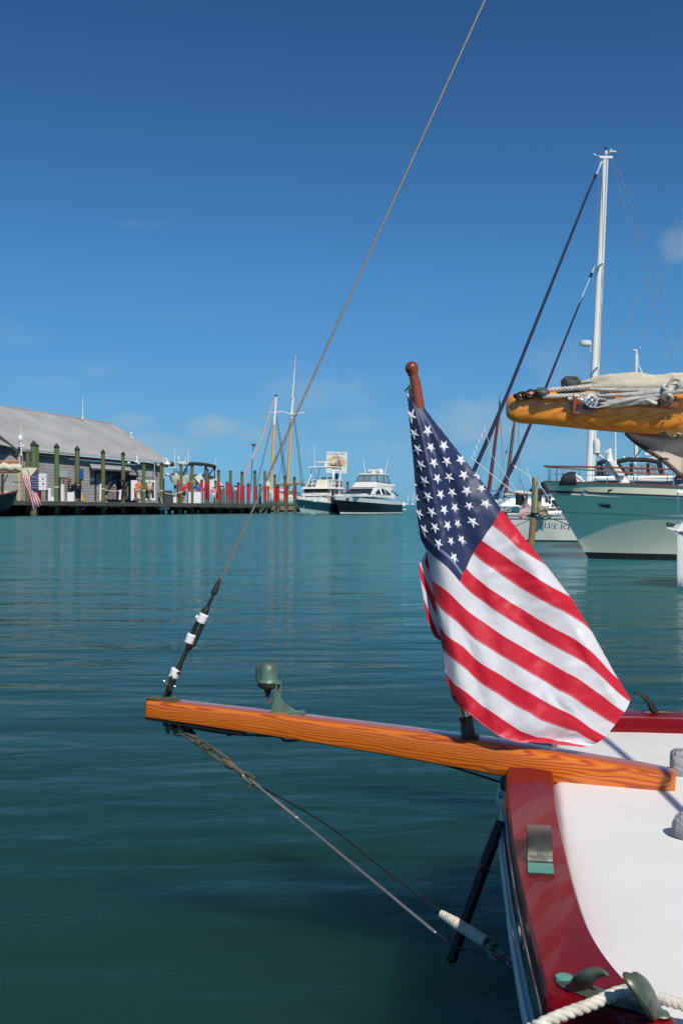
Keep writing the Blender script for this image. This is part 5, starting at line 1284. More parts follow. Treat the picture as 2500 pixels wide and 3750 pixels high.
# ================================================================ PEOPLE
def person(label, px, yfoot, ytop, back, shirt, shorts, hat=None, face=1, walk=.25, sleeve=.5, D=None, lean=0, bag=None, armbend=.5):
    """one skinned body; clothes follow it as slightly larger shells"""
    b_ = dq(px, back); D = D or b_.y
    f0 = P(px, yfoot, D); H = (yfoot - ytop)/4000*D*(.97 if hat else 1)
    t = thing('person', label, 'person', f0)
    k = H/1.75
    def J(x, y, z): return Vector((x*k + lean*z*k, y*k, z*k))
    st = walk
    V = {'pel':J(0,0,.95),'wst':J(0,.01,1.10),'chs':J(0,.01,1.30),'nck':J(0,.0,1.47),'hd0':J(.01*face,0,1.56),'hd1':J(.02*face,-.01,1.66),'hd2':J(.02*face,0,1.73),
      'hpL':J(-.09,0,.90),'knL':J(-.09+st*.4*face,-.04,.50),'anL':J(-.10+st*.55*face,0,.09),'toL':J(-.10+st*.55*face+.16*face,-.06,.03),
      'hpR':J(.09,0,.90),'knR':J(.09-st*.2*face,.02,.50),'anR':J(.10-st*.8*face,.06,.11),'toR':J(.10-st*.8*face+.14*face,.0,.03),
      'shL':J(-.19,0,1.40),'elL':J(-.27,.04,1.14),'wrL':J(-.24+.12*face,-.10,.93+.1*armbend),'haL':J(-.23+.16*face,-.13,.86+.1*armbend),
      'shR':J(.19,0,1.40),'elR':J(.27,.02,1.14),'wrR':J(.27+.08*face,-.08,.92),'haR':J(.28+.1*face,-.10,.85)}
    E = [('pel','wst'),('wst','chs'),('chs','nck'),('nck','hd0'),('hd0','hd1'),('hd1','hd2'),('pel','hpL'),('hpL','knL'),('knL','anL'),('anL','toL'),('pel','hpR'),('hpR','knR'),('knR','anR'),('anR','toR'),
      ('chs','shL'),('shL','elL'),('elL','wrL'),('wrL','haL'),('chs','shR'),('shR','elR'),('elR','wrR'),('wrR','haR')]
    RD = {'pel':(.145,.11),'wst':(.145,.105),'chs':(.165,.115),'nck':(.058,.058),'hd0':(.075,.085),'hd1':(.085,.10),'hd2':(.05,.06),'hpL':(.095,.095),'hpR':(.095,.095),'knL':(.058,.058),'knR':(.058,.058),
      'anL':(.04,.04),'anR':(.04,.04),'toL':(.035,.03),'toR':(.035,.03),'shL':(.062,.062),'shR':(.062,.062),'elL':(.043,.043),'elR':(.043,.043),'wrL':(.03,.03),'wrR':(.03,.03),'haL':(.038,.022),'haR':(.038,.022)}
    def skin(name, verts, edges, grow, m, root):
        me = bpy.data.meshes.new(name); idx = {n: i for i, n in enumerate(verts)}
        me.from_pydata([tuple(V[n]) for n in verts], [(idx[a], idx[b]) for a, b in edges], [])
        o = bpy.data.objects.new(name, me); COL.objects.link(o); o.parent = t
        me.materials.append(m)
        md = o.modifiers.new('skin', 'SKIN'); md.use_smooth_shade = True
        for i, n in enumerate(verts):
            sv = me.skin_vertices[0].data[i]; r0, r1 = RD[n]; sv.radius = (r0*k*grow, r1*k*grow); sv.use_root = (n == root)
        sb = o.modifiers.new('sub', 'SUBSURF'); sb.levels = 1; sb.render_levels = 1
        return o
    vs = list(V); skin('body', vs, E, 1.0, M['skin'], 'pel')
    # clothes
    V['slL'] = V['shL'].lerp(V['elL'], sleeve*1.2); V['slR'] = V['shR'].lerp(V['elR'], sleeve*1.2)
    RD['slL'] = (.056,.056); RD['slR'] = (.056,.056)
    V['hem'] = V['pel'].lerp(V['wst'], .1); RD['hem'] = (.155,.12)
    V['nk0'] = V['chs'].lerp(V['nck'], .75); RD['nk0'] = (.085,.075)
    skin('shirt', ['hem','wst','chs','nk0','shL','slL','shR','slR'], [('hem','wst'),('wst','chs'),('chs','nk0'),('chs','shL'),('shL','slL'),('chs','shR'),('shR','slR')], 1.14, shirt, 'chs')
    V['cfL'] = V['hpL'].lerp(V['knL'], .85); V['cfR'] = V['hpR'].lerp(V['knR'], .85); RD['cfL'] = RD['cfR'] = (.078,.078)
    skin('shorts', ['pel','hpL','cfL','hpR','cfR'], [('pel','hpL'),('hpL','cfL'),('pel','hpR'),('hpR','cfR')], 1.14, shorts, 'pel')
    c_ = V['hd1']
    hm = hat[0] if hat else M['hair']
    hb = MB().lathe([(.098*k,-.02*k),(.102*k,.02*k),(.09*k,.07*k),(.05*k,.105*k),(.001,.112*k)], c_ + Vector((0,.012*k,.0)), (0,.12,1), 14)
    if hat: hb.lathe([(.09*k,.0),(.10*k + hat[1]*k,-.012*k),(.10*k + hat[1]*k,-.002*k),(.085*k,.02*k)], c_ + Vector((.02*face*k,-.01,.0)), (0,.05,1), 14)
    obj('hat' if hat else 'hair', hb, hm, t, smooth=True, local=True)
    for fx in ('L','R'):
        a_, b2 = V['an'+fx], V['to'+fx]; sh_ = MB().tube([a_+Vector((-.04*face*k,0,-.05*k)), a_+Vector((0,0,-.04*k)), b2+Vector((.02*face*k,0,0))], [.045*k,.05*k,.035*k], 8, flat=.8)
        obj('shoe', sh_, M['dark_cloth'] if shorts is not M['dark_cloth'] else M['paper'], t, smooth=True, local=True)
    return t
person('man in a coral shirt and khaki shorts walking left, in front of the ice box', 508, 1834, 1756, 3.0, M['coral'], M['khaki'], face=-1, walk=.12)
person('man in a tan shirt, olive shorts and yellow cap, before the ice box', 548, 1834, 1758, 3.0, M['tan'], M['olive'], hat=(M['capyellow'],.03), face=1, walk=.22)
person('person in a red shirt and black shorts, walking below the lifted boat', 674, 1842, 1764, 3.0, M['tred'], M['dark_cloth'], hat=(M['paper'],.03), face=1, walk=.3)
person('person in a blue shirt standing behind the white dock box', 726, 1843, 1768, 3.4, M['tblue'], M['khaki'], face=1, walk=.1)
person('woman in a pink top and white wide brimmed hat, walking on the pier', 783, 1842, 1777, 2.6, M['pink'], M['paper'], hat=(M['paper'],.08), face=-1, walk=.25)
person('person in white clothes bending beside the woman in pink', 790, 1843, 1788, 3.2, M['paper'], M['khaki'], face=-1, walk=.2)
# ================================================================ HULL BUILDER
def xf(origin, ang):
    c_, s_ = math.cos(ang), math.sin(ang)
    o_ = Vector(origin)
    return lambda x, y, z: Vector((o_.x + c_*x - s_*y, o_.y + s_*x + c_*y, o_.z + z))
def hull_fn(L, B, fb, fs, flare=.25, rake=.9, full=2.2, transom=.85, chine=0., sheer_sag=0., stern_rake=0., draft=.35):
    """x from 0 (stern) to L (bow at the deck); returns pt(t, h, side): t along, h 0 waterline .. 1 deck, negative below"""
    def half(t):
        return B/2*(transom + (1-transom)*min(1, t*2.5)) * max(0, 1 - max(0, (t-.42)/.58)**full)
    def top(t): return fs + (fb-fs)*t**2 - sheer_sag*math.sin(math.pi*t)
    def pt(t, h, sd):
        z = top(t)*h if h >= 0 else draft*h
        hh = max(h, 0)
        fl = flare*(.25 + .75*max(0, min(1, (t-.3)/.7)))
        b = half(t)*(1 - fl*max(1-hh, 0)**1.2) if h >= 0 else half(t)*(1-fl)*(1+h*.4)
        # nearer the bow the low sections are finer
        fine = max(0, (t-.45)/.55)**1.5
        b *= 1 - fine*(1-hh)*.55 if h >= 0 else 1 - fine*.55
        x = L*t - rake*(1-hh)*max(0, (t-.5)/.5)**2 - (0 if h >= 0 else rake*.3*t) + stern_rake*(1-hh)*(1-min(1,t*6))
        return (x, sd*b, z)
    return pt, half, top
def hull_strip(W, pt, h0_, h1_, nt=26, nh=6, both=True, t0=0, t1=1., transom=True, push=0.):
    mb = MB(); A_ = h0_ if callable(h0_) else (lambda t: h0_); B_ = h1_ if callable(h1_) else (lambda t: h1_); h0, h1 = A_(0), B_(0)
    for sd in (1, -1):
        mb.grid(lambda u, v: W(*[a + (push*sd if i == 1 else 0) for i, a in enumerate(pt(t0+(t1-t0)*u, A_(u)+(B_(u)-A_(u))*v, sd))]), nt, nh)
    if transom and t0 == 0:
        mb.grid(lambda u, v: W(*(lambda p: (p[0]-push, p[1]*(2*u-1), p[2]))(pt(0, h0+(h1-h0)*v, 1))), 6, nh)
    return mb
def deck_mesh(W, pt, h=.995, dz=0., nt=26, crown=.06):
    mb = MB(); mb.grid(lambda u, v: W(*(lambda p: (p[0], p[1]*(2*v-1)*.995, p[2]+dz+crown*(1-(2*v-1)**2)))(pt(u, h, 1))), nt, 6); return mb
def rbox(W, x0, x1, y0, y1, z0, z1, inx0=0, inx1=0, iny=0):
    """cabin block, inset at the top"""
    return MB().loft([[W(x0,y0,z0), W(x1,y0,z0), W(x1,y1,z0), W(x0,y1,z0)], [W(x0+inx0,y0+iny,z1), W(x1-inx1,y0+iny,z1), W(x1-inx1,y1-iny,z1), W(x0+inx0,y1-iny,z1)]], True, True)
def facepanel(W, pts, t=.03):
    """thin panel standing proud of a surface; pts in local coordinates"""
    q = [W(*p) for p in pts]; n = (q[1]-q[0]).cross(q[-1]-q[0]).normalized()
    return MB().prism([p - n*t/2 for p in q], n*t)
def rail(W, pts, r, posts=None, base=None):
    mb = MB().tube([W(*p) for p in pts], r, 6)
    return mb

# ---------------------------------------------------------------- dark teal motor boat
D0 = 102.5
W = xf(P(1215, HOR, 106.5).to_2d().to_3d(), R(-108))
W = xf((P(1228, HOR, 108.0).x, 108.0, 0), R(-114))
mbt = thing('motor_boat', 'dark teal motor boat with pale bottom and radar arch, bow towards the pier end', 'motor boat', W(4,0,0))
pt, half, top = hull_fn(8.6, 3.5, 1.50, .95, flare=.30, rake=1.0, full=2.0)
chn = lambda t: .03 + .40*max(0, (t-.25)/.75)**.8
obj('hull', hull_strip(W, pt, chn, 1.0), M['teal_hull'], mbt, smooth=True)
obj('bottom', hull_strip(W, pt, -.6, chn), M['palehull'], mbt, smooth=True)
obj('chine_stripe', hull_strip(W, pt, lambda t: chn(t)-.03, lambda t: chn(t)+.01, push=.02), M['white'], mbt, smooth=True)
obj('gunwale', hull_strip(W, pt, .955, 1.02, push=.03), M['white'], mbt, smooth=True)
obj('deck', deck_mesh(W, pt, dz=.02), M['white'], mbt, smooth='full')
obj('foredeck_cabin', rbox(W, 4.2, 7.0, -1.1, 1.1, 1.2, 1.62, 0, .9, .25), M['white'], mbt, bevel=.04)
obj('pilot_house', rbox(W, 1.9, 4.9, -1.35, 1.35, 1.05, 2.05, 0, .1, .03), M['white'], mbt, bevel=.03)
obj('windscreen_band', rbox(W, 1.95, 4.85, -1.34, 1.34, 1.62, 2.46, .0, .50, .10), M['glass'], mbt)
for y in (-.95, -.1, .8):
    obj('windscreen', facepanel(W, [(4.87,y,1.68),(4.87,y+ (.72 if y<.5 else .45),1.68),(4.44,y+(.68 if y<.5 else .43),2.38),(4.44,y+.03,2.38)], .03), M['smoke'], mbt)
for y in (-1.30,-.16,.74,1.26): obj('pillar', MB().tube([W(4.88,y,1.62), W(4.36,y*.94,2.46)], .045, 6), M['black'], mbt)
for x in (2.2,3.2,4.0): obj('side_pillar', MB().tube([W(x,1.37,1.62), W(x,1.28,2.46)], .04, 6), M['white'], mbt)
obj('side_window', facepanel(W, [(2.3,1.375,1.2),(4.1,1.375,1.2),(4.0,1.29,2.40),(2.3,1.29,2.40)], .03), M['glass'], mbt)
obj('hardtop', rbox(W, 1.2, 4.75, -1.5, 1.5, 2.44, 2.62, .05, .25, .12), M['white'], mbt, bevel=.04)
# flying bridge, rails and arch
obj('bridge_console', rbox(W, 2.5, 3.5, -.6, .6, 2.62, 3.35, .05, .35, .08), M['cream'], mbt, bevel=.05)
for y in (-.35,.35): obj('helm_seat', rbox(W, 1.8, 2.2, y-.26, y+.26, 2.62, 3.62, .1, .1, .04), M['canvas_tan'], mbt, bevel=.06)
rm = MB()
for z in (2.95, 3.3):
    rm.tube([W(1.3,1.35,z), W(4.0,1.3,z), W(4.3,.9,z), W(4.3,-.9,z), W(4.0,-1.3,z), W(1.3,-1.35,z)], .03, 6)
for x, y in ((1.3,1.35),(2.2,1.33),(3.1,1.32),(4.0,1.3),(4.3,.5),(4.3,-.5),(4.0,-1.3),(2.6,-1.33),(1.3,-1.35)): rm.tube([W(x,y,2.6), W(x,y,3.3)], .028, 6)
obj('bridge_rail', rm, M['white'], mbt, smooth=True)
am = MB()
for y in (-1.3, 1.3):
    am.tube([W(1.9,y,2.62), W(1.5,y*.92,3.6), W(1.3,y*.85,4.55)], .05, 8); am.tube([W(3.9,y,2.62), W(3.2,y*.92,3.6), W(2.9,y*.85,4.5)] , .05, 8); am.tube([W(1.5,y*.92,3.6), W(3.2,y*.92,2.8)], .03, 6)
obj('tower_legs', am, M['white'], mbt, smooth=True)
obj('tower_top', rbox(W, .9, 3.6, -1.35, 1.35, 4.52, 4.62, .05, .3, .1), M['offwhite'], mbt, bevel=.03)
rd_ = MB().box((-.18,-.15,4.62),(.18,.15,4.95)); 
rdm = MB().loft([[W(2.0,-.14,4.62),W(2.3,-.14,4.62),W(2.3,.14,4.62),W(2.0,.14,4.62)],[W(2.03,-.10,5.0),W(2.27,-.10,5.0),W(2.27,.10,5.0),W(2.03,.10,5.0)]], True, True)
rdm.tube([W(2.15,-.95,5.06), W(2.15,.95,5.06)], .085, 8)
obj('radar', rdm, M['white'], mbt)
obj('antenna', MB().tube([W(1.9,-1.35,4.6), W(1.8,-1.5,6.9)], [.035,.015], 6), M['white'], mbt)
br = MB(); pr = []
for k in range(15):
    t = .42 + .57*k/14; x, y, z = pt(t, 1.0, 1); pr.append((x-.1, y*.93, z+.62)); 
    if k % 2 == 0: br.tube([W(x-.1,y*.93,z), W(x-.1,y*.93,z+.62)], .016, 5); br.tube([W(x-.1,-y*.93,z), W(x-.1,-y*.93,z+.62)], .016, 5)
br.tube([W(*p) for p in pr] + [W(p[0],-p[1],p[2]) for p in reversed(pr)], .02, 5)
obj('bow_rail', br, M['chrome'], mbt, smooth=True)
og = MB().tube([W(1.6,1.4,2.6), W(.2,2.3,6.0)], [.03,.012], 6); og.tube([W(1.6,-1.4,2.6), W(.6,-2.0,6.2)], [.03,.012], 6)
obj('outrigger', og, M['rig'], mbt)
obj('anchor_eye', MB().sphere(W(*pt(.93,.55,1)), .07, 8, 6), M['chrome'], mbt, smooth=True)

# ---------------------------------------------------------------- black and white motor yacht
W = xf((P(1415, HOR, 112.0).x, 112.0, 0), R(-117))
my = thing('motor_yacht', 'white flybridge motor yacht with a glossy black hull, right of the teal motor boat', 'motor yacht', W(5,0,0))
pt, half, top = hull_fn(11.6, 4.3, 1.75, 1.15, flare=.22, rake=1.2, full=2.1)
obj('hull', hull_strip(W, pt, .14, .80), M['black_hull'], my, smooth=True)
obj('boot_stripe', hull_strip(W, pt, .05, .14, push=.01), M['white'], my, smooth=True)
obj('bottom', hull_strip(W, pt, -.6, .05), M['boot'], my, smooth=True)
obj('topside', hull_strip(W, pt, .80, 1.04, push=.015), M['white'], my, smooth=True)
obj('deck', deck_mesh(W, pt, h=1.03, dz=.0, crown=.15), M['white'], my, smooth='full')
W_hull = W
def W(x, y, z):
    k = max(0, min(1, (z-1.75)/3.6))
    return W_hull(3.2+(x-3.2)*(1-.26*k), y*(1-.30*k), z if z < 1.75 else 1.75+(z-1.75)*.60)
obj('coachroof', rbox(W, 6.4, 10.0, -1.5, 1.5, 1.7, 2.15, 0, 1.6, .35), M['white'], my, bevel=.08)
obj('deck_cushion', rbox(W, 7.0, 8.6, -1.0, 1.0, 2.15, 2.28, 0, .3, .1), M['navy_cloth'], my, bevel=.04)
sal = MB().loft([[W(1.5,-1.75,1.5),W(7.2,-1.75,1.7),W(7.2,1.75,1.7),W(1.5,1.75,1.5)],[W(1.5,-1.55,3.35),W(5.5,-1.45,3.35),W(5.5,1.45,3.35),W(1.5,1.55,3.35)]], True, True)
obj('saloon', sal, M['white'], my, bevel=.08)
obj('windscreen', facepanel(W, [(7.03,-1.5,2.02),(7.03,1.5,2.02),(6.02,1.32,3.0),(6.02,-1.32,3.0)], .05), M['glass'], my)
arch = [(2.6,1.66,1.95),(6.2,1.66,2.1),(5.9,1.60,2.5),(5.2,1.56,2.85),(4.3,1.54,3.0),(3.5,1.55,2.8),(2.9,1.60,2.4)]
obj('side_window', facepanel(W, arch, .14), M['glass'], my)
for k, x in enumerate((3.9,4.9)): obj('window_bar', MB().tube([W(x,1.78,2.0), W(x+.0,1.64,2.95)], .03, 6), M['white'], my)
fbm = MB().loft([[W(.6,-1.6,3.30),W(5.9,-1.5,3.22),W(5.9,1.5,3.22),W(.6,1.6,3.30)],[W(.5,-1.65,3.75),W(5.2,-1.45,4.15),W(5.2,1.45,4.15),W(.5,1.65,3.75)]], True, True)
obj('flybridge', fbm, M['white'], my, bevel=.08)
for (x0,x1,y0,y1) in ((5.15,5.15,-1.4,-.5),(5.15,5.15,-.46,.46),(5.15,5.15,.5,1.4)):
    obj('vinyl_screen', facepanel(W, [(5.15,y0,4.16),(5.15,y1,4.16),(4.75,y1*.95,5.35),(4.75,y0*.95,5.35)], .02), M['clear'], my)
for (a_,b_) in ((1.6,3.0),(3.05,5.1)):
    for sd in (1,-1):
        obj('vinyl_screen', facepanel(W, [(a_,1.45*sd,3.95),(b_,1.43*sd,4.12),(b_-.3,1.36*sd,5.35),(a_-.1,1.38*sd,5.30)], .02), M['clear'], my)
pm = MB()
for x0, y, x1 in ((5.15,-1.42,4.75),(5.15,-.48,4.75),(5.15,.48,4.75),(5.15,1.42,4.75),(3.0,1.45,2.9),(1.6,1.45,1.5),(3.0,-1.45,2.9),(1.6,-1.45,1.5)): pm.tube([W(x0,y,4.0), W(x1,y*.96,5.36)], .045, 6)
pm.tube([W(5.16,-1.43,4.17), W(5.16,1.43,4.17), W(1.4,1.5,3.9)], .05, 6)
obj('enclosure_frame', pm, M['black'], my)
obj('hardtop', rbox(W, 1.1, 5.0, -1.55, 1.55, 5.34, 5.55, .1, .25, .15), M['white'], my, bevel=.06)
sats = MB().loft([[W(2.6,-.3,5.55),W(3.2,-.3,5.55),W(3.2,.3,5.55),W(2.6,.3,5.55)],[W(2.75,-.15,6.0),W(3.05,-.15,6.0),W(3.05,.15,6.0),W(2.75,.15,6.0)]], True, True)
sats.tube([W(2.9,-.95,6.08), W(2.9,.95,6.08)], .10, 8); sats.sphere(W(2.2,.6,5.85), .34, 12, 8); sats.sphere(W(2.5,-.9,5.66), .18, 10, 6)
obj('radar_mast', sats, M['white'], my, smooth=True)
for y, dx in ((-1.5,-.1),(1.5,-.2)): obj('antenna', MB().tube([W(2.6,y,5.5), W(2.6+dx,y*1.35,8.2)], [.045,.02], 6), M['mast_white'], my)
br = MB(); pr = []
for k in range(17):
    t = .40 + .59*k/16; x, y, z = pt(t, 1.04, 1); pr.append((x-.1, y*.93, z+.62))
    if k % 2 == 0:
        for sd in (1,-1): br.tube([W_hull(x-.1,sd*y*.93,z), W_hull(x-.1,sd*y*.93,z+.50)], .018, 5)
br.tube([W_hull(p[0],p[1],p[2]-.12) for p in pr] + [W_hull(p[0],-p[1],p[2]-.12) for p in reversed(pr)], .022, 5)
obj('bow_rail', br, M['chrome'], my, smooth=True)
for k in range(3): obj('vent', facepanel(W, [(1.8-.45*k,1.70,2.5-.30*k),(2.1-.45*k,1.70,2.5-.30*k),(2.0-.45*k,1.66,2.72-.30*k),(1.75-.45*k,1.66,2.72-.30*k)], .12), M['black'], my)
W = W_hull
obj('swim_platform', rbox(W, -1.2, .05, -1.7, 1.7, .35, .5), M['white'], my, bevel=.04)
td = MB(); td.tube([W(-.6,-1.3,.85), W(-.6,1.5,.95), W(-.3,1.75,1.0)], .22, 10)
obj('tender_tube', td, M['offwhite'], my, smooth=True)
hb = MB().box((-.15,-.05,-.1),(.15,.05,.1), c=W(*[a+(.05 if i==1 else 0) for i,a in enumerate(pt(.90,.90,1))]))
obj('hawse_port', hb, M['black'], my)

# ---------------------------------------------------------------- sign board on its post
sg = thing('harbour_sign', 'square white harbour sign with an oval sunset schooner emblem on a black post', 'sign', (P(1233,HOR,132).x, 132, 0))
D = 132.0
obj('post', MB().tube([P(1232,1900,D+.3), P(1233,1728,D+.3)], .19, 10), M['black'], sg)
sb = [P(1193,1732,D), P(1269,1734.5,D-.6), P(1271,1656,D-.6), P(1194.5,1654,D)]
obj('board', MB().prism(sb, (0,.18,0)), M['paper'], sg, bevel=.02)
sn = (sb[1]-sb[0]).cross(sb[3]-sb[0]).normalized(); sn = sn if sn.y < 0 else -sn
def SP(px, py, d=.012):
    a_, b_ = sb[0], sb[1]; t = (px-1193)/76; y_ = D - .6*t; return P(px, py, y_) + sn*d
def oval(cx, cy, rx, ry, d, n=28, a0=0, a1=360): return [SP(cx + rx*math.cos(R(a0+(a1-a0)*k/n)), cy + ry*math.sin(R(a0+(a1-a0)*k/n)), d) for k in range(n)]
M['s_gold'] = mat('gold_rim', (.42,.32,.08), .6); M['s_yellow'] = mat('pale_yellow_ring', (.78,.68,.32), .6); M['s_sky'] = mat('sunset_orange', (.76,.38,.18), .6, col2=(.72,.42,.46), nscale=.7)
M['s_sun'] = mat('sun_yellow', (.85,.68,.20), .6); M['s_ship'] = mat('ship_dark', (.07,.035,.02), .6); M['s_sail'] = mat('sail_olive', (.22,.22,.12), .6)
obj('rim', MB().prism(oval(1232,1694,34.5,23.5,.008), sn*.01), M['s_gold'], sg)
obj('ring', MB().prism(oval(1232,1694,33,22,.020), sn*.01), M['s_yellow'], sg)
obj('inner_rim', MB().prism(oval(1232,1694,28,17.3,.032), sn*.008), M['s_gold'], sg)
obj('sunset', MB().prism(oval(1232,1694,27.2,16.5,.042), sn*.006), M['s_sky'], sg)
obj('sun_disc', MB().prism(oval(1224,1686,6,6,.050,16), sn*.005), M['s_sun'], sg)
obj('emblem_sail', MB().prism([SP(x,y,.058) for x, y in ((1236,1704),(1237,1686),(1244,1684),(1248,1703))], sn*.005), M['s_sail'], sg)
obj('emblem_sail', MB().prism([SP(x,y,.058) for x, y in ((1221,1703),(1232,1691),(1234,1704))], sn*.005), M['s_sail'], sg)
obj('emblem_hull', MB().prism([SP(x,y,.066) for x, y in ((1208,1700),(1222,1703),(1236,1706),(1254,1703),(1250,1708),(1228,1708),(1212,1705))], sn*.005), M['s_ship'], sg)
def sign_text(txt, px, py, size, m, name='lettering', parent=sg):
    c_ = bpy.data.curves.new(name, 'FONT'); c_.body = txt; c_.size = size; c_.align_x = 'CENTER'; c_.align_y = 'CENTER'; c_.extrude = .004
    o = bpy.data.objects.new(name, c_); COL.objects.link(o)
    dg = bpy.context.evaluated_depsgraph_get(); me = bpy.data.meshes.new_from_object(o.evaluated_get(dg))
    bpy.data.objects.remove(o); o = bpy.data.objects.new(name, me); COL.objects.link(o); me.materials.clear(); me.materials.append(m)
    o.parent = parent; o.location = SP(px, py, .05) - parent.location
    o.rotation_euler = (R(90), 0, math.atan2(-.6, 2.5)); return o
sign_text('KEY WEST BIGHT MARINA', 1232, 1661, .185, M['letter_grey']); sign_text('at the', 1232, 1666.5, .16, M['letter_grey'])
sign_text('KEY WEST', 1232, 1675.5, .19, M['letter']); sign_text('HISTORIC SEAPORT', 1232, 1713.5, .15, M['letter']); sign_text('City of Key West, Florida', 1234, 1727, .15, M['letter_grey'])

# ---------------------------------------------------------------- boat on the lift
LDp = 121
def Lq(px, py, d=0): return P(px, py, LDp + d)
lift = thing('boat_on_lift', 'white motor boat raised on a lift behind the pier, under a black canvas top', 'motor boat', Lq(670,1790))
rr = []
for f_, xl, xr, yt, yb in [(0,621,640,1741,1742),(.15,620,668,1738,1776),(.4,622,712,1737,1782),(.7,640,745,1740,1786),(1.,700,800,1745,1796)]:
    dd = f_*3.2; xm = (xl+xr)/2; hw = (xr-xl)/2
    rr.append([Lq(xm-hw,yt,dd), Lq(xm-hw*.82,yt+(yb-yt)*.5,dd), Lq(xm-hw*.3,yb,dd), Lq(xm+hw*.3,yb,dd), Lq(xm+hw*.85,yt+(yb-yt)*.5,dd), Lq(xm+hw,yt,dd)])
obj('hull', MB().loft(rr, True, True), M['old_white'], lift, smooth=True)
obj('gunwale', MB().tube([Lq(621,1737,0), Lq(668,1735,1), Lq(712,1745,3)], .12, 8), M['offwhite'], lift)
obj('side_panel', MB().prism([Lq(712,1748,-.6), Lq(738,1731,-.6), Lq(752,1757,-.6), Lq(746,1790,-.6)], (0,.4,0)), M['white'], lift)
obj('side_panel', MB().prism([Lq(768,1756,-.5), Lq(796,1753,-.5), Lq(822,1783,-.5), Lq(800,1800,-.5), Lq(768,1796,-.5)], (0,.4,0)), M['white'], lift)
obj('blue_stripe', MB().prism([Lq(738,1734,-.7), Lq(742,1734,-.7), Lq(756,1756,-.7), Lq(748,1754,-.7)], (0,.05,0)), M['blue_sign'], lift)
for x0,x1 in ((643,656),(658,672),(674,690)):
    obj('windscreen_pane', MB().prism([Lq(x0,1732,1), Lq(x1,1732,1), Lq(x1-1,1715,1.6), Lq(x0+1,1715,1.6)], (0,.05,0)), M['clear'], lift)
tpm = MB(); rr = []
for k in range(9):
    f_ = k/8; x = 676 + 116*f_; y = 1696 + 10*f_ - 5*math.sin(f_*math.pi)
    rr.append([Lq(x,y,0), Lq(x,y-3,2.0), Lq(x,y+2,4), Lq(x,y+9+2*math.sin(k*2),4.0), Lq(x,y+6,2.0), Lq(x,y+9+2*math.sin(k*2.2),0)])
obj('canvas_top', MB().loft(rr, True, True), M['black_cloth'], lift, smooth='full')
pm = MB()
for a_ in ((752,1703,746,1760),(752,1703,775,1760),(786,1706,788,1762),(790,1706,764,1742),(700,1700,700,1738),(690,1699,672,1734)): pm.tube([Lq(a_[0],a_[1],.3), Lq(a_[2],a_[3],.3)], .07, 6)
obj('top_frame', pm, M['black'], lift)
am = MB()
for x, y0, y1, dd in ((639,1734,1646,0),(690,1700,1645,.5),(679,1696,1670,2),(790,1760,1674,1)): am.tube([Lq(x,y0,dd), Lq(x+.5,y1,dd)], [.06,.025], 6)
am.tube([Lq(654,1694,0), Lq(654,1680,0)], .04, 6); am.sphere(Lq(653.5,1678,0), .12, 8, 6); am.sphere(Lq(655,1672,0), .08, 8, 6)
obj('antenna', am, M['mast_white'], lift)
rdm = MB().lathe([(.50,-.16),(.56,-.06),(.56,.10),(.50,.16),(.001,.18)], Lq(666,1697,0), (0,0,1), 16)
obj('radar_dome', rdm, M['white'], lift, smooth=True)
bd_ = MB().lathe([(.20,-.3),(.26,-.1),(.26,.12),(.20,.28),(.001,.34)], Lq(630,1702,-.5), (0,0,1), 14)
obj('black_dome', bd_, M['black'], lift, smooth=True)
obj('dome_shelf', MB().box((-.45,-.3,-.05),(.45,.3,.05), c=Lq(631,1711,-.5)), M['white'], lift)
obj('tee_top_edge', MB().tube([Lq(656,1700,0), Lq(690,1699,0)], .08, 6), M['white'], lift)
for x in (640, 735):
    pass
obj('lift_post', MB().tube([Lq(643,1880,1), Lq(642,1770,1)], .16, 8), mat('turquoise_lift_post', (.10,.36,.36), .6), lift)
# mangrove shore far behind the bin
fo = MB(); rnd = random.Random(3)
for k in range(420):
    x = rnd.uniform(596,668); t_ = (x-596)/72; top_y = 1806 + 9*abs(math.sin(x*.21))+ (x-596)*.10 + 3*rnd.random()
    y = rnd.uniform(top_y, 1838); c_ = P(x, y, 175 + rnd.uniform(-3,3)); s_ = rnd.uniform(.12,.30)
    a_ = rnd.uniform(0,6.28); u = Vector((math.cos(a_),.3,math.sin(a_)))*s_; w = Vector((-math.sin(a_),.5,math.cos(a_)))*s_
    fo.add([c_-u-w, c_+u-w*.6, c_+u*.8+w, c_-u*.7+w], [(0,1,2,3)])
tag(obj('mangrove_thicket', fo, M['foliage'], None, fix=False), 'low dark green mangroves behind the bin at the building end', 'bushes', kind='stuff')

# ---------------------------------------------------------------- white schooner behind the pier
SD = 134
def Sq(px, py, d=0): return P(px, py, SD + d)
sch = thing('schooner', 'white schooner with two buff masts and white topmasts behind the red banded pilings', 'schooner', (Sq(1040,HOR).x, SD, 0))
W = xf((Sq(958,HOR).x, SD, 0), 0.06)
pt, half, top = hull_fn(9.5, 3.2, 2.35, 1.75, flare=.2, rake=1.5, full=2.0)
W2 = lambda x, y, z: W(9.5 - x, y, z)
rr_ = MB()
obj('hull', MB().loft([[Sq(985,1800,0),Sq(985,1845,1),Sq(985,1880,3)],[Sq(1000,1806,-.2),Sq(1000,1848,.6),Sq(1000,1880,3)],[Sq(1060,1822,-.6),Sq(1060,1850,.2),Sq(1060,1880,3)],[Sq(1180,1830,-.6),Sq(1180,1852,.2),Sq(1180,1880,3)]], False, False), M['old_white'], sch, smooth=True, solid=.2)
obj('bulwark', MB().tube([Sq(984,1797,-.1), Sq(1000,1804,-.2), Sq(1060,1820,-.6), Sq(1180,1828,-.6)], .12, 6), M['white'], sch)
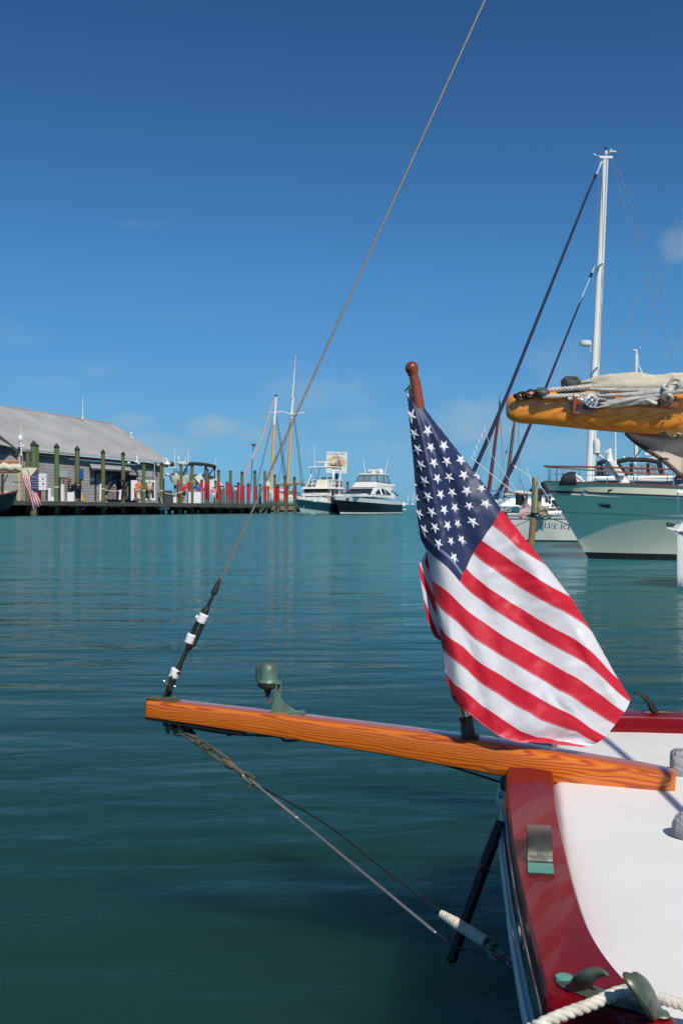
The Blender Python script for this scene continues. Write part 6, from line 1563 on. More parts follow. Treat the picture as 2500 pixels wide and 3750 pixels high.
obj('cabin', MB().prism([Sq(994,1790,1.5), Sq(1060,1792,1.5), Sq(1100,1806,1.5), Sq(1100,1830,1.5), Sq(994,1815,1.5)], (0,1.5,0)), M['cream'], sch)
def mastpart(name, pts, r, m, par=sch): return obj(name, MB().tube(pts, r, 10), m, par, smooth=True)
mastpart('lower_mast', [Sq(991,1810), Sq(1004,1552)], [.18,.15], M['mast_tan']); mastpart('mast_head', [Sq(1003.5,1556), Sq(1011,1453)], [.17,.12], M['mast_white'])
mastpart('lower_mast', [Sq(1052,1810,1), Sq(1067,1528,1)], [.18,.15], M['mast_tan']); mastpart('mast_head', [Sq(1066,1532,1), Sq(1073,1457,1)], [.22,.15], M['mast_white'])
mastpart('topmast', [Sq(1070,1460,.8), Sq(1082,1300,.8)], [.11,.06], M['mast_white'])
obj('truck', MB().sphere(Sq(1010,1449), .17, 8, 6), M['black'], sch, smooth=True)
sp_ = MB().tube([Sq(1024,1506,.6), Sq(1064,1516,.6), Sq(1117,1511,.6)], .06, 6); sp_.tube([Sq(983,1507), Sq(1003,1513), Sq(1032,1507)], .05, 6)
obj('spreader', sp_, M['mast_white'], sch)
mastpart('gaff', [Sq(1006,1460,-.3), Sq(962,1600,-.3), Sq(922,1684,-.3), Sq(893,1742,-.3)], [.07,.10,.10,.09], mat('pale_forestay_sail', (.62,.48,.38), .7))
fs = MB().tube([Sq(924,1680,-.5), Sq(919,1800,-.5)], .05, 6); fs.box((-.25,-.1,-.15),(.25,.1,.15), c=Sq(929,1630,-.4)); fs.tube([Sq(928,1633,-.4), Sq(925,1655,-.4)], .05, 6)
obj('jib_fittings', fs, M['rig_dark'], sch)
def ratline(xa,ya,xb,yb,xc,yc,d, n=26):
    mb = MB().tube([Sq(xa,ya,d), Sq(xb,yb,d)], .022, 4); mb.tube([Sq(xa,ya,d), Sq(xc,yc,d)], .022, 4)
    for k in range(3, n):
        t = k/n; a_, b_ = Sq(xa,ya,d).lerp(Sq(xb,yb,d),t), Sq(xa,ya,d).lerp(Sq(xc,yc,d),t); mb.tube([a_,b_], .024, 4)
    return mb
for a_ in ((1000,1535,933,1790,940,1790,-.8),(1013,1520,1050,1745,1042,1780,-.8),(1066,1520,1020,1760,1014,1790,.2),(1077,1520,1112,1775,1103,1790,.2)):
    obj('shroud', ratline(*a_), M['rig_dark'], sch)
rg = MB()
for xa,ya,xb,yb in ((1082,1300,1117,1512),(1082,1300,1063,1512),(1013,1456,1068,1462),(1082,1320,1100,1780),(1073,1470,1085,1790),(1012,1470,1016,1700)): rg.tube([Sq(xa,ya,.5), Sq(xb,yb,.5)], .014, 4)
obj('stay', rg, M['rig'], sch)
fsm = MB(); rr = []
for k in range(22):
    f_ = k/21; x = 1008 + f_*150; hh = (.20 + .09*math.sin(k*1.9)+.05*math.sin(k*4.1)); c_ = Sq(x, 1771 + 3*math.sin(f_*9) + 9*max(0,f_-.6), .4)
    rr.append([c_ + Vector((0, math.cos(2*math.pi*j/9)*.22, math.sin(2*math.pi*j/9)*hh)) for j in range(9)])
obj('furled_sail', MB().loft(rr, True, True), mat('dirty_canvas', (.42,.39,.32), .9, col2=(.24,.22,.18), nscale=2.5), sch, smooth='full')
obj('samson_post', MB().box((-.3,-.2,-1.2),(.1,.2,1.2), c=Sq(985,1800,-.3)), M['white'], sch)

# ---------------------------------------------------------------- moored sailboats far out
def far_sail(px, ybase, hull_px, mast_top, D, label, m=M['mast_white'], ang=0.1, extra=None):
    s = D/4000; X = P(px, HOR, D).x
    t = thing('distant_sailboat', label, 'sailboat', (X, D, 0))
    Wf = xf((X - hull_px*s/2, D, 0), ang); L_ = hull_px*s
    pt, half, top = hull_fn(L_, L_*.28, L_*.11, L_*.09, flare=.2, rake=L_*.12)
    obj('hull', hull_strip(Wf, pt, 0, 1, nt=10, nh=3), M['white'], t, smooth=True); obj('deck', deck_mesh(Wf, pt, nt=10), M['white'], t)
    obj('cabin', rbox(Wf, L_*.25, L_*.7, -L_*.08, L_*.08, L_*.09, L_*.15, 0, L_*.08, L_*.01), M['white'], t)
    zt = P(0, mast_top, D).z; obj('mast', MB().tube([Wf(L_*.55,0,L_*.1), Wf(L_*.57,0,zt)], [s*1.1,s*.8], 6), m, t)
    obj('boom', MB().tube([Wf(L_*.54,0,L_*.22), Wf(L_*.12,0,L_*.23)], s*.8, 6), m, t)
    return t
far_sail(1492, 1842, 17, 1812, 620, 'left one of two tiny white sailboats on the horizon left of the flag')
far_sail(1512, 1843, 22, 1804, 560, 'right one of two tiny white sailboats on the horizon left of the flag')
t_ = far_sail(1438, 1845, 46, 1766, 230, 'small cream sailboat moored beyond the stern of the black motor yacht', ang=.1)

# ---------------------------------------------------------------- WHITE SLOOP (tall mast, navy furled stays)
QD = 37.0
def K(px, py, d=0): return P(px, py, QD + d)
slp = thing('sloop', 'white sloop with a tall white mast and two navy furled headsails, behind the flag', 'sailboat', (K(1900,HOR).x, QD, 0))
W = xf((K(2300,HOR).x, QD+1.2, 0), math.pi)          # bow to the left
Lh = K(2300,HOR).x - K(1640,HOR).x
pt, half, top = hull_fn(Lh, 3.0, 1.05, .95, flare=.16, rake=1.0, full=1.9, transom=.8)
obj('hull', hull_strip(W, pt, .06, 1.0, nt=40), M['white'], slp, smooth=True)
obj('cove_stripe', hull_strip(W, pt, .80, .84, push=.012, nt=40), M['teak'], slp, smooth=True)
obj('bottom', hull_strip(W, pt, -.6, .06, nt=40), M['boot_blue'], slp, smooth=True)
obj('toe_rail', hull_strip(W, pt, .985, 1.03, push=.012, nt=40), M['offwhite'], slp, smooth=True)
obj('deck', deck_mesh(W, pt, nt=40), M['white'], slp)
obj('coachroof', rbox(W, Lh*.2, Lh*.72, -.8, .8, 1.0, 1.32, .1, .5, .12), M['white'], slp, bevel=.05)
for px in (1858,): obj('porthole', MB().box((-.17,-.03,-.07),(.17,.03,.07), c=K(1859,1879,-.32)), M['black'], slp, bevel=.02)
# mast group
ms = MB(); m0, m1 = K(2156,1805,1.2), K(2215,585,1.2)
ms.tube([m0, m0.lerp(m1,.35), m0.lerp(m1,.7), m1], [.125,.120,.105,.085], 12, flat=1.25)
obj('mast', ms, M['mast_white'], slp, smooth=True)
obj('mast_track', MB().tube([m0+Vector((.05,-.10,0)), m1+Vector((.03,-.085,0))], .022, 6), M['grey_panel'], slp)
hdm = MB(); hdm.box((-.22,-.04,-.03),(.24,.04,.05), c=K(2216,577,1.2)); hdm.tube([K(2178,567,1.2), K(2203,574,1.2)], .012, 5); hdm.sphere(K(2174,566,1.2), .04, 6, 5)
hdm.lathe([(.12,-.02),(.16,.0),(.16,.02),(.12,.05)], K(2240,560,1.2), (0,0,1), 14); hdm.tube([K(2236,560,1.2), K(2235,545,1.2)], .02, 5); hdm.lathe([(.04,-.06),(.05,.0),(.045,.08)], K(2217,560,1.2), (0,0,1), 10)
obj('masthead_gear', hdm, M['offwhite'], slp, smooth=True)
obj('masthead_light', MB().lathe([(.035,0),(.03,.12)], K(2217,553,1.2), (0,0,1), 8), M['black'], slp)
rdd = MB().lathe([(.16,-.10),(.205,-.07),(.215,.0),(.205,.06),(.16,.09),(.001,.10)], K(2142,1257,1.0), (0,0,1), 18); rdd.tube([K(2142,1266,1.0), K(2158,1268,1.1), K(2160,1290,1.15)], .03, 6)
obj('radar_dome', rdd, M['white'], slp, smooth=True)
sdm = MB()
for (xa,ya,xb,yb) in ((2188,980,2205,962),(2163,1372,2188,1342)): sdm.tube([K(xa,ya,1.15), K(xb,yb,.6)], [.05,.03], 6)
obj('spreader', sdm, M['mast_white'], slp)
s1 = MB().tube([K(2176,650,1.2), K(2150,710,1.2), K(2000,1085,1.2), K(1860,1435,1.2), K(1775,1632,1.2), K(1725,1745,1.2), K(1682,1838,1.2)], [.030,.040,.052,.060,.075,.078,.05], 10)
obj('furled_genoa', s1, M['navy_cloth'], slp, smooth=True, label='long navy blue furled headsail on the outer stay')
s1 = MB().tube([K(2131,1088,1.2), K(2114,1128,1.2), K(2000,1412,1.2), K(1905,1640,1.2), K(1868,1722,1.2), K(1815,1822,1.2)], [.02,.034,.045,.060,.085,.05], 10)
obj('furled_staysail', s1, M['navy_cloth'], slp, smooth=True, label='shorter navy blue furled headsail on the inner stay')
ft = MB(); ft.tube([K(2202,590,1.2), K(2181,642,1.2)], .028, 6); ft.tube([K(2176,974,1.2), K(2163,1008,1.2)], .022, 6); ft.tube([K(2158,1020,1.2), K(2118,1115,1.2)], .016, 6)
obj('stay_foil', ft, M['mast_white'], slp)
dr = MB(); dr.tube([K(2181,638,1.2), K(2175,652,1.2)], .05, 8); dr.tube([K(2166,1000,1.2), K(2160,1014,1.2)], .05, 8); dr.tube([K(1820,1812,1.2), K(1812,1828,1.2)], .10, 8)
obj('furler_drum', dr, M['black'], slp)
rg = MB()
for xa,ya,xb,yb,r_ in ((2234,582,2485,1400,.010),(2244,582,2262,625,.007),(2262,625,2272,646,.022),(2272,646,2500,1290,.006),(2192,590,2170,1300,.006),(2160,1330,2165,1790,.006),(2206,620,2200,1340,.006),(2208,960,2188,1400,.007),(2195,1350,2200,1800,.006),(2500,760,2190,1400,.006),(2500,800,2290,1400,.006)):
    rg.tube([K(xa,ya,1.1), K(xb,yb,1.1)], r_, 4)
obj('shroud', rg, M['rig'], slp)
wr = MB()
for k in range(26):
    t = k/25; 
pts = []
for k in range(60):
    t = k/59; x = 1725 + (1778-1725)*t; y = 1700 - (1700-1580)*t*1.0; an = k*1.0
    pts.append(K(x + 5*math.cos(an*.6), y - 12 + 5*math.sin(an*.6), 1.2 - .085*math.sin(an*.6)))
wr.tube(pts, .012, 4); wr.tube([K(1722,1675,1.1), K(1900,1820,1.1)], .014, 4); wr.tube([K(1778,1580,1.1), K(1800,1670,1.1), K(1895,1805,1.1)], .008, 4); wr.tube([K(1878,1705,1.1), K(1950,1755,1.1), K(1990,1780,1.1)], .013, 4)
wr.sphere(K(1886,1711,1.1), .045, 6, 5)
obj('sheet_line', wr, M['rig_white'], slp)
pl = MB()
pl.tube([K(1780,1797,-.25), K(1850,1801,-.35), K(1940,1813,-.4), K(2010,1818,-.4)], .022, 6); pl.tube([K(1780,1815,-.25), K(1850,1822,-.35), K(2010,1832,-.4)], .012, 5)
for x in (1795,1832,1870,1930,1990): pl.tube([K(x,1800,-.3), K(x-8 if x < 1880 else x,1838,-.35)], .014, 5)
pl.tube([K(1830,1806,-.3), K(1848,1840,-.3)], .014, 5); pl.tube([K(1790,1803,-.3), K(1830,1842,-.3)], .014, 5)
obj('pulpit', pl, M['chrome'], slp, smooth=True)
obj('deck_bag', MB().tube([K(1894,1808,-.6), K(1894,1850,-.6)], [.07,.08], 8).tube([K(1908,1812,-.5), K(1908,1852,-.5)], .09, 8).tube([K(1920,1812,-.6), K(1922,1850,-.6)], .08, 8), M['black_cloth'], slp, smooth=True)
obj('mainsail_cover', MB().tube([K(2160,1700,1.2), K(2195,1735,1.25), K(2225,1745,1.3)], [.05,.20,.10], 10), M['navy_cloth'], slp, smooth=True)
# background mast with a shorter stay
m2 = thing('distant_mast_boat', 'short white mast with a stay showing above the furled cream sail', 'sailboat', (P(2327,HOR,70).x, 70, 0))
obj('mast', MB().tube([P(2322,1850,70), P(2328,1283,70)], [.10,.085], 10), M['mast_white'], m2, smooth=True)
mm = MB().tube([P(2316,1282,70), P(2332,1282,70)], .05, 6); mm.tube([P(2336,1340,70), P(2358,1385,70)], .05, 6); mm.tube([P(2334,1300,70), P(2337,1342,70)], .02, 5); mm.tube([P(2337,1275,70), P(2345,1272,70)], .02, 5)
obj('mast_fittings', mm, M['mast_white'], m2)
obj('hull', MB().loft([[P(2200,1850,70),P(2200,1865,70.5)],[P(2480,1850,70),P(2480,1865,70.5)]], False, False), M['white'], m2, solid=.2)

# ---------------------------------------------------------------- brown masted schooner behind
BD_ = 60
def G(px, py, d=0): return P(px, py, BD_ + d)
bs = thing('brown_masted_boat', 'moored boat with two dark brown masts between the flag and the weathered piling', 'sailboat', (G(1820,HOR).x, BD_, 0))
obj('mast', MB().tube([G(1783,1840), G(1827,1505)], [.115,.075], 10), M['mast_brown'], bs, smooth=True)
obj('mast', MB().tube([G(1846,1840,1), G(1894,1450,1)], [.105,.07], 10), M['mast_brown'], bs, smooth=True)
tp_ = MB().tube([G(1827,1508), G(1830,1470)], [.06,.045], 8); tp_.tube([G(1826,1480), G(1829,1450)], .02, 6)
obj('mast_cap', tp_, M['rig_dark'], bs)
rg = MB()
for xa,ya,xb,yb in ((1826,1500,1752,1740),(1825,1505,1740,1730),(1825,1505,1758,1760),(1830,1500,1838,1800),(1830,1510,1850,1790),(1894,1480,1850,1790),(1895,1500,1905,1800),(1886,1520,1818,1800),(1896,1540,1895,1800),(1850,1650,1815,1800)):
    rg.tube([G(xa,ya,.4), G(xb,yb,.4)], .013, 4)
obj('shroud', rg, M['rig'], bs)
obj('pennant', MB().prism([G(1852,1648,.3), G(1858,1656,.3), G(1851,1660,.3)], (0,.02,0)), M['black'], bs)
obj('hull', MB().loft([[G(1740,1838,0),G(1745,1856,.4)],[G(1800,1836,-.4),G(1800,1857,0)],[G(2000,1834,-.4),G(2000,1858,0)]], False, False), M['offwhite'], bs, solid=.2)
obj('furled_jib', MB().tube([G(1846,1812,-.5), G(1900,1806,-.5), G(1960,1810,-.5)], [.05,.16,.08], 8), M['canvas'], bs, smooth=True)

# ---------------------------------------------------------------- BLUE ICE
ID = 31.7
W = xf((P(1872,HOR,ID).x, ID + 1.0, 0), 0.0)          # bow to the right, hidden behind the yacht
bi = thing('sailing_yacht', 'white sailing yacht with BLUE ICE in blue letters on its side, behind the weathered piling', 'sailboat', (P(2000,HOR,ID).x, ID, 0))
pt, half, top = hull_fn(7.5, 2.6, .95, .78, flare=.34, rake=1.0, full=2.2, transom=.42, stern_rake=.30)
def ptb(t, h, sd):
    x, y, z = pt(t, h, sd); y *= min(1, .50 + t*2.6) ; return (x, y, z)
obj('hull', hull_strip(W, ptb, .06, 1.0, nt=40, nh=10), M['old_white'], bi, smooth=True)
obj('bottom', hull_strip(W, ptb, -.6, .06, nt=40), M['boot'], bi, smooth=True)
obj('sheer_stripe', hull_strip(W, ptb, .84, .87, push=.01, nt=40), M['letter'], bi, smooth=True)
obj('rail_cap', hull_strip(W, ptb, .97, 1.02, push=.02, nt=40), M['grey_panel'], bi, smooth=True)
obj('deck', deck_mesh(W, ptb, nt=30), M['white'], bi)
def serif(ch):
    S = {'B':([[(.12,0),(.12,1)]],[[(.0,1),(.45,1),(.68,.88),(.68,.66),(.45,.53),(.12,.53)],[(.45,.53),(.78,.42),(.78,.14),(.5,0),(0,0)]]),
         'L':([[(.15,0),(.15,1)]],[[(0,1),(.3,1)],[(0,0),(.72,0),(.76,.22)]]),
         'U':([[(.15,1),(.15,.30),(.3,.06)]],[[(0,1),(.3,1)],[(.3,.05),(.5,0),(.68,.14),(.74,.35),(.74,1)],[(.62,1),(.86,1)]]),
         'E':([[(.15,0),(.15,1)]],[[(0,1),(.66,1),(.70,.80)],[(.15,.52),(.52,.52)],[(.52,.62),(.52,.42)],[(0,0),(.70,0),(.76,.24)]]),
         'I':([[(.18,0),(.18,1)]],[[(.02,1),(.34,1)],[(.02,0),(.34,0)]]),
         'C':([[(.20,.78),(.12,.5),(.20,.22)]],[[(.76,.70),(.72,.94),(.45,1.0),(.20,.80)],[(.20,.20),(.45,0),(.76,.16)]])}
    return S[ch]
x = 1973.0
for ch, adv in (('B',17),('L',15.5),('U',19),('E',17),(' ',8),('I',9),('C',18),('E',14)):
    if ch != ' ':
        thick_, thin_ = serif(ch); yo = 1924 + (x-1973)*.06
        mb = MB(); org = P(x, yo+8.5, ID-.335); U_ = Vector((.128,0,0)); V_ = Vector((.024,0,.132)); 
        strokes(mb, thick_, org, U_, V_, .028, .012); strokes(mb, thin_, org, U_, V_, .012, .012)
        obj('letter', mb, M['letter'], bi)
    x += adv
def I2(px, py, d=0): return P(px, py, ID + d)
gm = MB()
gm.tube([I2(1975,1868), I2(1996,1862), I2(2012,1892)], .015, 5); gm.tube([I2(1960,1855,.2), I2(2060,1858,.6)], .013, 5)
for x in (1985,2005,2032,2055): gm.tube([I2(x,1850,.3), I2(x,1894,.3)], .013, 5)
gm.tube([I2(2000,1890,.2), I2(2060,1880,.2)], .013, 5); gm.tube([I2(2060,1870,.2), I2(2056,1885,.2)], .02, 5)
obj('stern_rail', gm, M['chrome'], bi, smooth=True)
for k, (x, y, s_) in enumerate(((1975,1868,.10),(1992,1873,.11),(1984,1878,.09))):
    cf = MB()
    for j in range(4): cf.sphere(I2(x + (j%2)*2, y - 12 + j*8, .1), s_*(.75+.12*(j%2)), 8, 6, (1,.7,.8))
    obj('rope_coil', cf, mat('tan_rope_coil', (.42,.33,.23), .95, bump=1, bscale=60, bdist=.02), bi, smooth='full')
cn = MB().prism([I2(1950,1788,1), I2(2010,1790,1), I2(2018,1806,1), I2(1996,1812,1), I2(1970,1803,1), I2(1948,1799,1)], (0,.6,0)); cn.prism([I2(1982,1766,1.2), I2(2004,1760,1.2), I2(2016,1790,1.2), I2(1990,1792,1.2)], (0,.3,0))
obj('folded_canvas', cn, M['navy_cloth'], bi, bevel=.03)
for (x0,y0,x1,y1) in ((1998,1814,2006,1842),(2010,1818,2017,1846),(2022,1830,2046,1860),(2040,1858,2056,1888),(2000,1858,2034,1892)):
    a_, c_ = I2(x0,y1,.8), I2(x1,y0,.8); obj('cockpit_gear', MB().box((a_.x,a_.y,a_.z),(c_.x,a_.y+.2,c_.z)), random.choice([M['black_cloth'],M['darkbox'],M['steel_dark']]), bi, bevel=.02)
obj('cockpit_coaming', MB().box((I2(1998,1890,.5).x,ID+.5,.72),(I2(2080,1890,.5).x,ID+1.6,.90)), M['white'], bi, bevel=.03)
obj('whip_aerial', MB().tube([I2(1948,1790,.8), I2(1927,1707,.8)], [.018,.008], 6), M['mast_white'], bi)
tag(obj('boat_hook', MB().tube([K(1928,1830,-1), K(1903,1752,-1)], .010, 5), M['rig_dark'], None), 'thin dark rod above the small flag', 'rod')
# ---------------------------------------------------------------- small flag on the sloop quarter
def small_flag(name, label, corners, nU, D, stripes=13, starsN=4):
    """corners: canton top-left, top-right(fly), bottom-right, bottom-left in px; u along the fly"""
    t = thing(name, label, 'flag', P(*corners[0], D))
    def f(u, v):
        a_ = Vector((*corners[0],0)).lerp(Vector((*corners[1],0)), u); b_ = Vector((*corners[3],0)).lerp(Vector((*corners[2],0)), u); p = a_.lerp(b_, v)
        return P(p.x + nU[0]*math.sin(v*7+u*3), p.y + nU[1]*math.sin(u*8), D + .02*D/30*math.sin(u*11 + v*6))
    def pat(nm, u0,u1,v0,v1,m,nu=8,nv=3): 
        mb = MB().grid(lambda a,b: f(u0+(u1-u0)*a, v0+(v1-v0)*b), nu, nv); return obj(nm, mb, m, t, smooth='full', solid=.004)
    pat('canton', 0,.42,0,7/13,M['fs_blue'],6,6)
    for k in range(13): pat('stripe', .42 if k < 7 else 0, 1, k/13, (k+1)/13, M['fs_red'] if k % 2 == 0 else M['fs_white'])
    sm = MB()
    for r_ in range(5):
        for c_ in range(6 if r_ % 2 == 0 else 5):
            u = (.035 + .07*c_ + (.035 if r_ % 2 else 0)); v = .05 + .105*r_; q = f(u, v); s_ = D*1.6/4000*starsN/4
            pts = [q + Vector((math.cos(R(90+36*k))*s_*(1 if k % 2 == 0 else .42), -.02*D/30, math.sin(R(90+36*k))*s_*(1 if k % 2 == 0 else .42))) for k in range(10)]
            sm.prism(pts, (0,-.006,0))
    o = obj('stars', sm, M['fs_white'], t); o['kind'] = 'stuff'
    return t
M['fs_blue'] = mat('flag_blue', (.015,.025,.11), .7); M['fs_red'] = mat('flag_red', (.45,.01,.03), .7); M['fs_white'] = mat('flag_white', (.72,.72,.74), .7)
t_ = small_flag('small_flag', 'small limp United States flag on a staff left of the weathered piling', [(1921,1822),(1893,1888),(1915,1903),(1940,1850)], (1.5,1.5), 30.9, starsN=3)
tag(obj('small_flagstaff', MB().tube([P(1918,1815,31), P(1944,1875,31)], .014, 6), M['mast_white'], None), 'short pale staff carrying the small limp flag', 'flagstaff')
# ---------------------------------------------------------------- weathered piling with its lashing
wp = thing('mooring_piling', 'weathered mooring piling, orange brown at the foot, beside the BLUE ICE yacht', 'piling', (P(1950,HOR,29.5).x, 29.5, 0))
D = 29.5
M['pile_grey'] = mat('bleached_timber', (.36,.38,.25), .95, col2=(.20,.20,.12), nscale=2.2, mapscale=(6,6,.35), bump=1, bscale=18, bdist=.02)
M['pile_rust'] = mat('ochre_stained_timber', (.36,.15,.045), .95, col2=(.24,.20,.11), nscale=2.2, mapscale=(6,6,.6), bump=1, bscale=18, bdist=.02)
obj('post', MB().tube([P(1952,1905,D), P(1959,1748,D)], [.088,.090], 14), M['pile_grey'], wp, smooth=True)
obj('stained_foot', MB().tube([P(1941,2060,D), P(1944,1985,D), P(1952,1902,D)], [.092,.092,.090], 14), M['pile_rust'], wp, smooth=True)
ls = MB()
for k in range(4): ls.tube([P(1956,1880+k*3.5,D) + Vector((math.cos(a_)*.102, math.sin(a_)*.102, .01*math.sin(a_*2+k))) for a_ in [i*math.pi/7 for i in range(15)]], .016, 5)
ls.tube([P(1930,1888,D-.1), P(1942,1889,D-.12)], .05, 8); ls.tube([P(1962,1890,D-.1), P(1968,1890,D-.1)], .045, 8)
obj('lashing', ls, M['black'], wp, smooth=True)
tag(obj('mooring_line', MB().tube(catmull([P(1968,1884,D-.1), P(2020,1900,30.5), P(2090,1926,28)],5), .012, 5), M['rig_dark'], None), 'thin dark mooring line running right from the weathered piling', 'rope')
tag(obj('mooring_line', MB().tube(catmull([P(1966,1758,D), P(2010,1830,27), P(2062,1900,24.5)],5), .010, 5), M['rig_white'], None), 'pale mooring line crossing behind the weathered piling', 'rope')
tag(obj('mooring_line', MB().tube([P(1940,1903,D), P(1888,1926,31)], .012, 5), M['rig_white'], None), 'short white mooring line left of the weathered piling', 'rope')
tag(obj('short_piling', MB().tube([P(1972,1900,33), P(1974,1790,33)], .075, 10), M['pile_grey'], None, smooth=True), 'second slimmer piling just right of the weathered one', 'piling')

# ---------------------------------------------------------------- TRAWLER YACHT (large, right)
YD = 22.4
L_ = 13.0; bowX = P(1992,HOR,YD).x
W = xf((bowX + L_, YD, 0), math.pi)                  # bow to the left
ty = thing('trawler_yacht', 'large cream and white motor yacht with teak rails and flared bow at the right', 'motor yacht', (bowX + 4, YD, 0))
def tpt(t, h, sd):
    """t 0 stern .. 1 bow"""
    s = (1-t)*L_                        # distance back from the stem head
    ztop = 1.57 - .052*s if s < 6 else 1.258 - .02*(s-6)
    hb_ = 1.85*(1 - math.exp(-s/1.9))**.85
    rk = .90
    x_off = rk*(1-max(h,0))**.95*math.exp(-s*.9) if h >= 0 else rk
    ss = s
    wl = 1.85*max(0, 1 - math.exp(-s/3.2))**1.25*.90
    hh = max(h, 0)
    h9 = min(hh/.86, 1); e = h9**1.35*.9 + h9*.1
    b = wl + (hb_ - wl)*e
    z = ztop*h if h >= 0 else .4*h
    x = L_ - s - rk*(1-hh)*math.exp(-s*.55) + (0 if h >= 0 else .2*h)
    return (x, sd*b, z)
# non-linear stations: denser at the bow
def tp2(t, h, sd): return tpt(1-(1-t)**1.0, h, sd)
obj('hull', hull_strip(W, tp2, .085, .86, nt=110, nh=18), M['yacht_hull'], ty, smooth=True)
obj('boot_top', hull_strip(W, tp2, -.02, .085, nt=90, nh=2, push=.004), M['boot'], ty, smooth=True)
obj('bottom', hull_strip(W, tp2, -.8, -.02, nt=90, nh=3), M['boot_blue'], ty, smooth=True)
obj('bulwark', hull_strip(W, tp2, .86, 1.0, nt=90, nh=3, push=.004), M['cream'], ty, smooth=True)
def band(h0, h1, out, m, name):
    mb = MB()
    for sd in (1,-1):
        rr = []
        for k in range(100):
            t = k/99; p, q = tp2(t,h0,sd), tp2(t,h1,sd)
            rr.append([W(*p), W(p[0]+.004,p[1]+sd*out,p[2]), W(q[0]+.004,q[1]+sd*out,q[2]), W(*q)])
        mb.loft(rr, True, True)
    return obj(name, mb, m, ty, smooth=True)
band(.862,.885,.020,M['black'],'black_stripe'); band(.832,.861,.045,M['alloy'],'rub_rail'); band(.60,.606,.010,M['grey_panel'],'knuckle_line')
cap = MB()
for sd in (1,-1):
    rr = []
    for k in range(90):
        p = tp2(k/89,1.0,sd); rr.append([W(p[0],p[1]-.05*sd,p[2]), W(p[0],p[1]+.04*sd,p[2]), W(p[0],p[1]+.04*sd,p[2]+.025), W(p[0],p[1]-.05*sd,p[2]+.025)])
    cap.loft(rr, True, True)
obj('cap_rail', cap, M['teak'], ty)
mb = MB(); mb.grid(lambda u, v: W(*(lambda p: (p[0], p[1]*(2*v-1)*.99, p[2]-.25))(tp2(u,1.0,1))), 60, 4)
obj('deck', mb, M['deck_white'], ty)
def Y(px, py, d=-1.6): return P(px, py, YD + d)
obj('name_plate_window', MB().prism([Y(2185,1845,-1.50), Y(2231,1849,-1.55), Y(2233,1864,-1.52), Y(2192,1861,-1.46)], (0,-.02,0)), M['chrome'], ty)
def at_hull(px, py):                     # nearest point of the near hull side on a sight line
    best = None
    for i in range(260):
        t = .35 + .65*i/259
        for j in range(40):
            q = W(*tp2(t, .1+.9*j/39, 1)); 
            if q.y > YD: q = W(*tp2(t, .1+.9*j/39, -1))
            sx, sy = 1250 + q.x/q.y*4000, HOR - (q.z-H_CAM)/q.y*4000
            d = (sx-px)**2 + (sy-py)**2
            if best is None or d < best[0]: best = (d, q)
    return best[1] + Vector((0,-.02,0))
bpy.data.objects.remove(bpy.data.objects['name_plate_window'])
q = [at_hull(*p) for p in ((2183,1843),(2231,1848),(2234,1864),(2192,1861))]
obj('port_frame', MB().prism(q, (0,-.012,0)), M['chrome'], ty, bevel=.004)
q = [at_hull(*p) + Vector((0,-.008,0)) for p in ((2187,1846),(2229,1850),(2231,1861),(2195,1858))]
obj('port_glass', MB().prism(q, (0,-.012,0)), M['glass'], ty)
c_ = at_hull(2142,1798)
fr_m = MB().tube([c_ + Vector((math.cos(a_)*.055,-.01,math.sin(a_)*.030)) for a_ in [i*math.pi/8 for i in range(17)]], .012, 6)
obj('hawse_hole', fr_m, M['chrome'], ty, smooth=True)
obj('hawse_dark', MB().lathe([(.001,-.004),(.03,-.004),(.03,.004),(.001,.004)], c_, (0,-1,0), 12), M['black'], ty)
# teak topped rail
def near(t, dz=0, inb=.06):
    p = tp2(t, 1.0, 1); a_ = W(p[0], p[1]-inb, p[2]+dz); b_ = W(p[0], -p[1]+inb, p[2]+dz); return (a_, b_) if a_.y < b_.y else (b_, a_)
tr_ = MB(); ts = [1 - .9*(k/40)**1.3 for k in range(41)]
def rz(t): s = (1-t)*L_; return .30 + .0*s
tr_.tube([near(t, .32 + .006*(1-t)*L_)[0] for t in ts if t < 1], .018, 7); tr_.tube([near(t, .32 + .006*(1-t)*L_)[1] for t in ts if t < 1], .018, 7)
n0_ = near(ts[1], .32)
tr_.tube([n0_[0], Vector((n0_[0].x-.10, YD, n0_[0].z+.01)), n0_[1]], .022, 7)
obj('teak_rail', tr_, M['teak'], ty, smooth=True)
stn = MB()
for px in (2012,2093,2200,2325,2458,2590,2720):
    X = P(px, HOR, YD-1.2).x; t = 1 - (X-bowX)/L_
    for w_ in near(min(t,.992)): stn.tube([w_, w_ + Vector((0,0,.32 + .006*(1-t)*L_))], .013, 6)
stn.tube([near(.5)[0]+Vector((0,0,.17)), near(.99)[0]+Vector((0,0,.17))], .006, 4)
obj('stanchion', stn, M['chrome'], ty, smooth=True)
